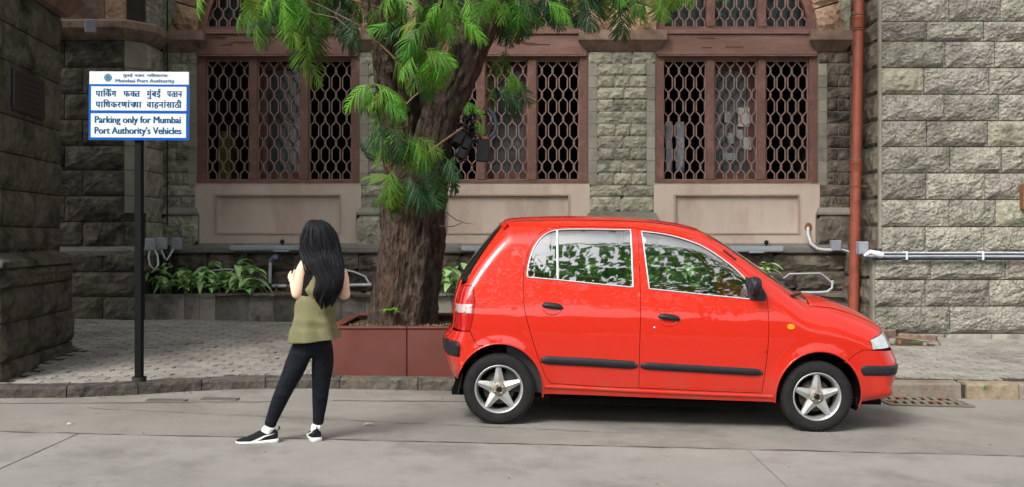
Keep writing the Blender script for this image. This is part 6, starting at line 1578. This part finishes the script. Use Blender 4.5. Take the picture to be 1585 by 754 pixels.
# wheels
TR_ = .2680
def wheel(u_, side, off):
    Wt = bpy.data.objects.new('wheel', None)
    # tyre lathe about Y; the outer face at y = -w/2 * ... (outer towards side)
    s_ = side; hw = .078
    prof = [(.178, -.060), (.186, -.071), (.200, -.076), (.224, -.078), (.243, -.074), (.252, -.070), (.255, -.066), (.2625, -.060), (.2655, -.050), (.2665, -.048), (.2620, -.047), (.2620, -.042), (.2672, -.041), (.268, -.015), (.2625, -.014), (.2625, -.008), (.268, -.007), (.268, .007), (.2625, .008), (.2625, .014), (.268, .015), (.2672, .041), (.262, .045), (.2655, .05), (.2625, .06), (.253, .07), (.224, .078), (.186, .071), (.178, .06)]
    C0 = Matrix.Translation((u_, side * (.755 - .0 - .078 - .022), TR_ - .002))
    base = C0 if side < 0 else C0 @ Matrix.Rotation(math.pi, 4, 'Z')
    g = G(); g.lathe(prof, 72, base)
    # shoulder tread blocks
    for k in range(64):
        a = 2 * math.pi * k / 64; Tk = base @ Matrix.Rotation(-a, 4, 'Y')
        g.box(.259, .2668, -.066, -.050, -.0075, .0065, Tk)
    ty = g.build('tyre', m_rubber, None)
    ty.name = 'tyre'
    return g, base, ty
for (u_, side) in ((0, -1), (2.38, -1), (0, 1), (2.38, 1)):
    wz = TR_
    _g, base, ty = wheel(u_, side, 0)
    W_ = bpy.data.objects.new('wheel', None)
    # wheel part = rim mesh; tyre and details are its children
    g = G(); g.lathe([(.180, -.064), (.1825, -.071), (.179, -.075), (.174, -.074), (.168, -.066), (.163, -.055), (.158, -.03), (.156, .01), (.160, .05), (.175, .06)], 64, base)
    rim = g.build('wheel', m_alloy, CAR, local=True); ty.parent = rim
    # star of five pointed spokes, ridged
    g = G(); vs = [(0, -.060, 0)]; np_ = 5; ridge = []
    out = []
    a_off = math.pi / 2 + (0.05 if u_ == 0 else 0.0)
    for k in range(np_):
        a = a_off + 2 * math.pi * k / np_
        for da, r_, y in ((-.42, .086, -.054), (-.11, .164, -.056), (.11, .164, -.056), (.42, .086, -.054)):
            out.append((a + da, r_, y))
        am = a + math.pi / np_; out.append((am, .072, -.052))
    n = len(out)
    vs = [Vector((r_ * math.cos(a), y, r_ * math.sin(a))) for a, r_, y in out]; fs = []
    cidx = len(vs); vs.append(Vector((0, -.062, 0)))
    for k in range(np_):
        a = a_off + 2 * math.pi * k / np_; o = k * 5; ri = len(vs); vs += [Vector((.078 * math.cos(a), -.068, .078 * math.sin(a))), Vector((.166 * math.cos(a), -.066, .166 * math.sin(a)))]
        prevm = (o - 1) % n; nextm = o + 4
        fs += [(cidx, prevm, o, ri), (cidx, ri, o + 3, nextm), (o, o + 1, ri + 1, ri), (ri, ri + 1, o + 2, o + 3), (o + 1, o + 2, ri + 1)]
    nb = len(vs); vs += [Vector((v.x, v.y + .028, v.z)) for v in vs[:n]]
    fs += [(i, nb + i, nb + (i + 1) % n, (i + 1) % n) for i in range(n)]
    g.add([base @ v for v in vs], fs, False); g.build('spokes', m_alloy, rim, local=True)
    g = G(); g.lathe([(.0005, -.066), (.05, -.066), (.053, -.062), (.053, -.045)], 32, base); g.build('hub_plate', m_hub, rim, local=True)
    g = G(); g.lathe([(.0005, -.071), (.012, -.072), (.020, -.071), (.022, -.064)], 20, base)
    g.build('centre_cap', m_black, rim, local=True)
    for k in range(4):
        a = math.pi / 4 + math.pi / 2 * k - .2; g = G(); Tb = base @ Matrix.Translation((.036 * math.cos(a), 0, .036 * math.sin(a))); g.lathe([(.0005, -.074), (.0055, -.074), (.0068, -.070), (.0085, -.064)], 10, Tb); g.build('wheel_nut', m_steel, rim, local=True)
    g = G(); g.lathe([(.0005, -.01), (.118, -.01), (.12, .0), (.12, .01)], 32, base); g.build('brake_disc', M('worn_disc', (.05, .04, .035), .6, (.09, .07, .055), 20, metal=.4), rim, local=True)
    g = G(); g.lathe([(.0005, .03), (.157, .03)], 32, base); g.build('inner_shade', m_sill_d, rim, local=True)
g = G(); c = side_pt(712, 585); g.add([(c[0] + .01, -.70, c[1] + .03), (c[0] + .012, -.58, c[1] + .03), (c[0] - .02, -.58, c[1] - .13), (c[0] - .02, -.70, c[1] - .13), (c[0] + .018, -.70, c[1] + .03), (c[0] + .02, -.58, c[1] + .03), (c[0] - .012, -.58, c[1] - .13), (c[0] - .012, -.70, c[1] - .13)], [(0, 1, 2, 3), (7, 6, 5, 4), (0, 3, 7, 4), (3, 2, 6, 7)]); g.build('mud_flap', m_trim, CAR, local=True)
c = side_pt(1335, 628); g = G(); g.bbox(c[0] - .03, c[0] + .01, -.66, -.4, c[1] - .02, c[1] + .05, .006); g.build('deflector', m_black, CAR, local=True)
# ------------------------------------------------------------------ the woman on the road
PD = 6.28
def W(px, py, dy=0.0): return P(px, py, PD) + Vector((0, dy, 0))
m_skin = M('skin', (.74, .46, .33), .5, (.8, .54, .4), 9, coords='pos'); m_skin.node_tree.nodes['Principled BSDF'].inputs['Subsurface Weight'].default_value = .12
m_skin.node_tree.nodes['Principled BSDF'].inputs['Subsurface Radius'].default_value = (.02, .008, .004)
m_hair = M('black_hair', (.003, .003, .005), .5, (.008, .008, .011), 60, spec=.18, stretch=(3, 3, .3), bump=.3, bs=60)
m_olive = M('olive_jersey', (.135, .13, .065), .9, (.175, .165, .09), 5, bump=.25, bs=14, bdist=.03)
m_legg = M('navy_black_leggings', (.004, .005, .008), .8, (.011, .013, .019), 14, spec=.15, bump=.5, bs=11, bdist=.03, stretch=(1, 1, 2))
m_blacktop = M('black_undertop', (.005, .005, .006), .8, spec=.12)
m_shoe = M('black_knit_shoe', (.008, .009, .01), .8, spec=.12, col2=(.014, .015, .016), vs=60, bump=.2, bs=200)
m_sole = M('white_rubber_sole', (.75, .75, .72), .5, (.6, .6, .56), 20)
m_sock = M('white_sock', (.78, .78, .76), .8)
WOM = thing('person', (W(455, 683).x, PD, pz(682, PD)), 'woman with long black hair, olive tank top and black leggings, standing in the road', 'person')
def skin_mesh(name, nodes, links, mat, parent, sub=2, root=0):
    me = bpy.data.meshes.new(name); me.from_pydata([n[0] for n in nodes], links, [])
    o = bpy.data.objects.new(name, me); COL.objects.link(o)
    md = o.modifiers.new('skin', 'SKIN'); md.use_smooth_shade = True; md.branch_smoothing = .6
    for i, n in enumerate(nodes):
        sv = me.skin_vertices[0].data[i]; r_ = n[1]; sv.radius = (r_, n[2] if len(n) > 2 else r_); sv.use_root = (i == root)
    s_ = o.modifiers.new('sub', 'SUBSURF'); s_.levels = sub; s_.render_levels = sub
    apply_mods(o); smooth(o.data); o.data.name = name; o.data.materials.append(mat)
    o.parent = parent; o.matrix_parent_inverse = Matrix.Translation(-Vector(parent.location))
    return o
N_ = []; L_k = []
def nd(px, py, dy, r, r2=None): N_.append((tuple(W(px, py, dy)), r, r2 or r)); return len(N_) - 1
pel = nd(484, 530, 0, .10, .08); sp1 = nd(487, 497, 0, .09, .075); sp2 = nd(490, 465, 0, .098, .08); ch = nd(493, 435, 0, .112, .085); nb_ = nd(497, 410, 0, .075, .06); nk = nd(497, 397, .0, .046); hd0 = nd(495, 383, .02, .058); hd1 = nd(494, 369, .015, .076); hd2 = nd(494, 357, .01, .062)
L_k += [(pel, sp1), (sp1, sp2), (sp2, ch), (ch, nb_), (nb_, nk), (nk, hd0), (hd0, hd1), (hd1, hd2)]
sl = nd(473.5, 405, -.01, .052); sl2 = nd(467.5, 422, -.03, .050); el = nd(464, 458, -.05, .042, .042); fl1 = nd(457, 450, .02, .036); wl_ = nd(450, 437.5, .07, .025, .028); pl_ = nd(447.5, 430.5, .09, .034, .020)
L_k += [(nb_, sl), (sl, sl2), (sl2, el), (el, fl1), (fl1, wl_), (wl_, pl_)]
sr = nd(521, 410, .02, .045); sr2 = nd(529, 424, .01, .050); er = nd(532, 459, .02, .043); fr1 = nd(529, 452, .12, .04); wr = nd(520, 440, .22, .023, .026); pr_ = nd(513, 436, .26, .030, .016)
L_k += [(nb_, sr), (sr, sr2), (sr2, er), (er, fr1), (fr1, wr), (wr, pr_)]
# legs inside the leggings
hl_ = nd(470, 540, -.01, .065); kl = nd(448, 590, -.03, .042); al = nd(421, 655, -.03, .020); hr_ = nd(499, 540, .02, .065); kr = nd(495, 590, .05, .040); ar_ = nd(489.5, 655, .07, .018)
L_k += [(pel, hl_), (hl_, kl), (kl, al), (pel, hr_), (hr_, kr), (kr, ar_)]
# fingers: left hand curls round the phone, seen from the outside
def finger(base, pts, r0):
    prev = base
    for k, (px, py, dy) in enumerate(pts):
        n = nd(px, py, dy, r0 * (1 - .12 * k)); L_k.append((prev, n)); prev = n
finger(pl_, [(445, 426.5, .10), (442.6, 423.8, .115), (443.6, 420.8, .135)], .0085)
finger(pl_, [(444, 429.0, .10), (440.8, 427.4, .11), (441.2, 424.6, .135)], .0085)
finger(pl_, [(443.8, 431.8, .095), (440.4, 431.2, .11), (440.6, 428.6, .13)], .0082)
finger(pl_, [(444.6, 434.6, .09), (441.8, 435.4, .105), (441.6, 433.2, .12)], .0072)
finger(pl_, [(449.6, 425.5, .08), (450.6, 421.6, .10), (450.0, 418.8, .12)], .0098)
finger(pr_, [(508, 434, .285), (504, 433.5, .29), (503, 435.5, .275)], .0085); finger(pr_, [(508, 436.5, .28), (504, 436.5, .285), (503.4, 438, .27)], .0085); finger(pr_, [(508.4, 439, .275), (505, 439.6, .275), (504.6, 441, .265)], .0082); finger(pr_, [(509.5, 441, .265), (507, 442.5, .265), (507, 443.6, .255)], .0072); finger(pr_, [(513, 431, .25), (511, 428, .26), (509, 427, .27)], .0098)
body = skin_mesh('body', N_, L_k, m_skin, WOM, 2, pel)
# face and ears (turned away)
fw_dir = Vector((-.42, .88, -.22)).normalized(); hc = W(494, 368, .012)
rt_ = fw_dir.cross(Vector((0, 0, 1))).normalized(); up_ = rt_.cross(fw_dir).normalized()
def hp(f, r, u_): return hc + fw_dir * f + rt_ * r + up_ * u_
g = G(); g.tube([hp(.074, 0, .02), hp(.088, 0, .0), hp(.098, 0, -.018), hp(.084, 0, -.026)], [.006, .009, .013, .008], 8); g.build('nose', m_skin, WOM)
for s_ in (-1, 1):
    g = G(); g.sphere(hp(.072, s_ * .03, .014), .011); g.build('eye', m_sole, WOM)
    g = G(); g.sphere(hp(.082, s_ * .03, .014), .005); g.build('iris', m_hair, WOM)
    g = G(); g.tube([hp(.078, s_ * .014, .034), hp(.08, s_ * .03, .038), hp(.07, s_ * .046, .032)], .003, 6); g.build('eyebrow', m_hair, WOM)
    g = G(); g.sphere(hp(0, s_ * .078, -.006), .012, .02, .03); g.build('ear', m_skin, WOM)
g = G(); g.tube([hp(.074, -.022, -.05), hp(.084, 0, -.047), hp(.074, .022, -.05)], [.003, .007, .003], 8); g.build('mouth', M('lips', (.4, .13, .11), .5), WOM)
def loft(rings, mat, name, parent, n=40, fn=None, capb=False, capt=False):
    """rings: (px, py, half width px, half depth m, dy)"""
    g = G(); vs = []; m = len(rings)
    for i, (px, py, hw, hd, dy) in enumerate(rings):
        for k in range(n):
            th = 2 * math.pi * k / n; c, s_ = math.cos(th), math.sin(th); q = W(px, py, dy)
            v = Vector((q.x + hw / F * PD * math.copysign(abs(c) ** .9, c), q.y + hd * s_, q.z))
            if fn: v = fn(v, i / (m - 1), th)
            vs.append(v)
    g.add(vs, [(i * n + k, i * n + (k + 1) % n, (i + 1) * n + (k + 1) % n, (i + 1) * n + k) for i in range(m - 1) for k in range(n)], True)
    if capt: g.add(vs[:n], [tuple(range(n))], True)
    if capb: g.add(vs[-n:], [tuple(range(n))], True)
    return g.build(name, mat, parent)
def ringspline(r, n=6): return [tuple(v) for v in catmull_nd(r, n)]
def catmull_nd(pts, n):
    out = []; m = len(pts)
    for i in range(m - 1):
        p = [np.array(pts[min(max(i + k, 0), m - 1)], float) for k in (-1, 0, 1, 2)]
        for k in range(n):
            t = k / n; out.append(.5 * ((2 * p[1]) + (p[2] - p[0]) * t + (2 * p[0] - 5 * p[1] + 4 * p[2] - p[3]) * t * t + (3 * p[1] - p[0] - 3 * p[2] + p[3]) * t ** 3))
    out.append(np.array(pts[-1], float)); return out
def wr_shirt(v, t, th):
    w = noise.noise(Vector((v.x * 9, v.y * 9, v.z * 5))) * .010 + .008 * math.sin(v.z * 60 + 5 * noise.noise(v * 6)) * max(0, 1 - abs(t - .55) * 3.2)
    fold = .022 * math.sin(th * 7 + v.z * 9) * max(0, t - .5) + .007 * math.sin(v.z * 38 + 3.2 * math.cos(th) + 4 * noise.noise(v * 4)) * (1 if .3 < t < .85 else .3)
    c = Vector((v.x - W(487, 500).x, v.y - PD, 0)); c = c.normalized() if c.length > .01 else c
    v = v + c * (w + fold)
    if t > .93: v.z += .10 * (v.x - W(486, 500).x) * ((t - .93) / .07)   # the hem climbs to the right
    return v
tank = loft(ringspline([(501, 404, 13, .03, -.03), (500, 410, 16.5, .06, -.02), (498, 420, 19.5, .094, -.005), (495, 436, 21.5, .108, 0), (491.5, 452, 26, .112, 0), (489.5, 468, 29, .113, 0), (488, 485, 31.5, .125, 0), (486.8, 500, 34, .145, 0), (486, 512, 37, .155, 0), (485.6, 526.5, 39, .162, 0)], 5), m_olive, 'tank_top', WOM, 56, wr_shirt)
md = tank.modifiers.new('s', 'SOLIDIFY'); md.thickness = .006; md.offset = 1
loft(ringspline([(495, 412, 21, .075, 0), (494, 420, 24, .094, 0), (492, 430, 25, .099, 0), (490.5, 445, 25.5, .10, 0), (489.5, 460, 25, .098, 0)], 4), m_blacktop, 'under_top', WOM, 40)
for xs2 in (482, 512):
    g = G(); g.tube([W(xs2, 414, -.085), W(xs2 + (3 if xs2 < 500 else -3), 403, -.06), W(xs2 + (4 if xs2 < 500 else -4), 400, -.01), W(xs2 + (2 if xs2 < 500 else -2), 406, .06)], .013, 8, ry=.004); g.build('strap', m_olive, tank)
# leggings, one continuous garment
LN = [(tuple(W(485, 503, 0)), .145, .12), (tuple(W(483, 528, 0)), .160, .14), (tuple(W(468, 545, -.01)), .098, .098), (tuple(W(459, 565, -.02)), .080, .082), (tuple(W(448, 590, -.03)), .060, .064), (tuple(W(438, 610, -.03)), .055, .06), (tuple(W(430, 628, -.02)), .051, .054), (tuple(W(420.5, 652, -.02)), .040, .042), (tuple(W(418.5, 661, -.02)), .042, .044),
      (tuple(W(499, 545, .02)), .094, .096), (tuple(W(498, 565, .035)), .083, .085), (tuple(W(495, 590, .05)), .062, .066), (tuple(W(493.5, 610, .055)), .054, .062), (tuple(W(492, 628, .06)), .048, .054), (tuple(W(489.5, 652, .07)), .035, .04), (tuple(W(489, 662, .07)), .038, .042)]
skin_mesh('leggings', LN, [(0, 1), (1, 2), (2, 3), (3, 4), (4, 5), (5, 6), (6, 7), (7, 8), (1, 9), (9, 10), (10, 11), (11, 12), (12, 13), (13, 14), (14, 15)], m_legg, WOM, 2, 1)
# hair
HR = ringspline([(489.5, 340.2, 4, .012, 0), (490, 342, 11, .05, 0), (492, 347, 17, .085, 0), (493.5, 355, 22.5, .108, 0), (494.5, 365, 26.5, .115, -.005), (496, 377, 28.8, .112, -.015), (499, 388, 29, .10, -.03), (503, 397, 27.5, .09, -.05), (506.5, 408, 27.5, .075, -.08), (512.5, 420, 23.5, .062, -.10), (516, 431, 20, .055, -.115), (514.5, 443, 20, .05, -.125), (510, 452, 18.5, .045, -.125), (508.5, 458, 14, .035, -.125), (507, 462.5, 8, .02, -.125)], 6)
HR_old = ringspline([(493, 340.5, 3, .012, 0), (493, 342.5, 12, .06, 0), (493.5, 347, 18.5, .09, 0), (493.5, 355, 23.5, .108, 0), (494, 366, 26, .115, -.005), (495, 380, 27.5, .112, -.015), (499, 395, 28.5, .098, -.035), (504, 408, 29, .075, -.075), (508.5, 422, 28.5, .06, -.105), (512, 436, 27, .052, -.12), (514, 448, 24, .045, -.125), (514, 457, 19, .035, -.125), (512, 462, 11, .02, -.125)], 6)
def q0x(t):
    r0 = HR[int(t * (len(HR) - 1))]; return W(r0[0], r0[1], r0[4]).x
def hair_fn(v, t, th):
    rp = 1 + min(1, t * 4) * (.035 * math.sin(th * 17 + 5 * t) + .02 * math.sin(th * 29 - 7 * t + 1))
    v = Vector((q0x(t) + (v.x - q0x(t)) * .94, v.y, v.z)); wv = .03 * math.sin(t * 15 + th * 2) * max(0, t - .4)
    cen = Vector((v.x, v.y, v.z)); i = t * (len(HR) - 1); r0 = HR[int(i)]; q = W(r0[0], r0[1], r0[4])
    return Vector((q.x + (v.x - q.x) * rp + wv, q.y + (v.y - q.y) * rp, v.z + (.045 * math.sin(th * 5) + .02 * math.sin(th * 13)) * max(0, t - .8) / .2))
hair = loft(HR, m_hair, 'hair', WOM, 96, hair_fn)
rh = random.Random(5)
def hair_at(t, th, out=1.03):
    i = min(len(HR) - 1.001, max(0, t) * (len(HR) - 1)); a = HR[int(i)]; b = HR[int(i) + 1]; f_ = i - int(i); r0 = [lerp(x, y, f_) for x, y in zip(a, b)]; q = W(r0[0], r0[1], r0[4])
    return Vector((q.x + r0[2] / F * PD * math.cos(th) * out, q.y + r0[3] * math.sin(th) * out, q.z))
g = G()
for k in range(230):
    th = rh.random() * 2 * math.pi if k % 3 else rh.uniform(math.pi * 1.02, math.pi * 1.98); ph = rh.random() * 6; e = rh.uniform(.8, 1.02); am = rh.uniform(.05, .3); pts = []; s0 = rh.uniform(.02, .5); o = rh.uniform(.97, 1.06)
    for i in range(16):
        t = lerp(s0, e, i / 15); pts.append(hair_at(t, th + am * math.sin(t * 12 + ph) * t, o) - Vector((0, 0, .035 * rh.random() if i == 15 else 0)))
    g.tube(pts, [rh.uniform(.0025, .006) * (1 - .7 * (i / 15) ** 3) for i in range(16)], 4, cap=False)
g.build('hair_strands', m_hair, hair)
g = G()      # locks falling over the left shoulder and cheek
for k in range(26):
    x0 = rh.uniform(467, 474); pts = [W(x0, rh.uniform(372, 384), -.02), W(x0 + rh.uniform(-3, 2), 390, -.04), W(x0 + rh.uniform(2, 9), 403, -.07), W(x0 + rh.uniform(8, 17), rh.uniform(412, 424), -.1)]
    g.tube([tuple(p) for p in catmull_nd(pts, 4)], [rh.uniform(.004, .008) * (1 - .06 * i) for i in range(13)], 4, cap=False)
g.build('hair_lock', m_hair, hair)
# shoes
def shoe(origin, yaw, L_, lab=None, mirror=1):
    c, s_ = math.cos(yaw), math.sin(yaw); T = Matrix.Translation(origin) @ Matrix(((c, -s_, 0, 0), (s_, c, 0, 0), (0, 0, 1, 0), (0, 0, 0, 1)))
    def cen(t): return -.012 * mirror * math.sin(math.pi * t) * 0
    wid = lambda t: L_ * (.125 + .05 * math.sin(math.pi * min(1, t * .95) ** 1.2)) * (1 - .0 * t) * (math.sqrt(max(0, 1 - ((t - .85) / .15) ** 2)) if t > .85 else (math.sqrt(max(0, 1 - ((.09 - t) / .09) ** 2)) * .25 + .75 if t < .09 else 1))
    hgt = lambda t: L_ * np.interp(t, [0, .05, .2, .32, .45, .6, .8, .93, 1], [.27, .33, .31, .34, .30, .22, .15, .12, .05])
    so = lambda t: L_ * np.interp(t, [0, .1, .5, .85, 1], [.115, .105, .075, .07, .07])
    g = G(); vs = []; n = 24; m = 14
    for i in range(n + 1):
        t = lerp(.004, .985, i / n); w = wid(t); h = hgt(t); z0 = so(t) * .8
        for k in range(m + 1):
            a = math.pi * k / m; vs.append(T @ Vector((t * L_, math.cos(a) * w * (1 - .25 * abs(math.sin(a)) ** 2) * .95, z0 + (max(h, z0 + .01) - z0) * math.sin(a) ** .75)))
    g.add(vs, [(i * (m + 1) + k, (i + 1) * (m + 1) + k, (i + 1) * (m + 1) + k + 1, i * (m + 1) + k + 1) for i in range(n) for k in range(m)], True)
    g.add(vs[:m + 1], [tuple(range(m + 1))], True)
    up = g.build('shoe', m_shoe, WOM)
    g = G(); vs = []
    for i in range(n + 1):
        t = i / n; w = max(.004, wid(min(.999, max(.001, t)))) * 1.06; z1 = so(t); tt = -.006 + t * (L_ + .012); sp = .012 * max(0, (t - .8) / .2) ** 2
        vs += [T @ Vector((tt, w * .9, sp)), T @ Vector((tt, w * 1.03, sp + .012)), T @ Vector((tt, w, z1)), T @ Vector((tt, w * .8, z1 + .002)), T @ Vector((tt, -w * .8, z1 + .002)), T @ Vector((tt, -w, z1)), T @ Vector((tt, -w * 1.03, sp + .012)), T @ Vector((tt, -w * .9, sp))]
    g.add(vs, [(8 * i + k, 8 * i + 8 + k, 8 * i + 8 + (k + 1) % 8, 8 * i + (k + 1) % 8) for i in range(n) for k in range(8)] + [tuple(range(8)), tuple(8 * n + k for k in range(8))], True)
    g.build('sole', m_sole, up)
    # side stripe on both sides, sweeping up from the ball of the foot to the heel
    for sd in (-1, 1):
        lo = [(.70, .0), (.55, .02), (.45, .06), (.40, .12), (.30, .30), (.20, .45), (.08, .56)]; hi = [(.62, .16), (.52, .30), (.44, .38), (.36, .46), (.27, .55), (.18, .62), (.07, .66)]
        lo = catmull_nd(lo, 3); hi = catmull_nd(hi, 3); g = G(); vs = []
        def surf(t, f_):
            a = math.asin(min(1, max(0, f_)) ** (1 / .75)); w = wid(t); z0 = so(t) * .8; h = hgt(t)
            return T @ Vector((t * L_, sd * (math.cos(a) * w * (1 - .25 * math.sin(a) ** 2) * .95 + .0025), z0 + (h - z0) * math.sin(a) ** .75))
        for (t0, f0), (t1, f1) in zip(lo, hi): vs += [surf(t0, f0 + .08), surf((t0 + t1) / 2, (f0 + .08 + f1) / 2), surf(t1, f1)]
        g.add(vs, [(3 * i + k, 3 * i + 1 + k, 3 * i + 4 + k, 3 * i + 3 + k) for i in range(len(lo) - 1) for k in (0, 1)], True); g.build('stripe', m_sole, up)
    g = G(); g.tube([T @ Vector((.075 * 1 + .0, 0, L_ * .25)), T @ Vector((.062, 0, L_ * .34)), T @ Vector((.058, 0, L_ * .375))], [.040, .036, .034], 20, ry=[.033, .031, .030]); g.build('sock', m_sock, up)
    g = G(); g.tube([T @ Vector((.0, 0, L_ * .30)), T @ Vector((-.012, 0, L_ * .36)), T @ Vector((-.004, 0, L_ * .40))], .005, 6); g.build('pull_tab', m_shoe, up)
    for k in range(5):
        t = .42 + .06 * k; g = G(); w = wid(t) * .4; h = hgt(t) + .002; g.tube([T @ Vector((t * L_, -w, h - .012)), T @ Vector((t * L_, 0, h)), T @ Vector((t * L_ + .006, w, h - .012))], .0028, 5); g.build('lace', m_shoe, up)
o1 = W(433, 683, -.05); o1.z = road_z(o1.x) + .002; shoe(o1, math.pi + R(9), .272)
o2 = W(491, 680, -.015); o2.z = road_z(o2.x) + .002; shoe(o2, R(108), .262, mirror=-1)
# phone
ph = G(); T = Matrix.Translation(W(450.5, 425.5, .165)) @ Matrix.Rotation(R(28), 4, 'Y') @ Matrix.Rotation(R(-35), 4, 'X')
ph.bbox(-.038, .038, -.004, .004, -.06, .075, .003, T); tag(ph.build('smartphone', m_black), 'black smartphone held up in the womans left hand', 'phone')
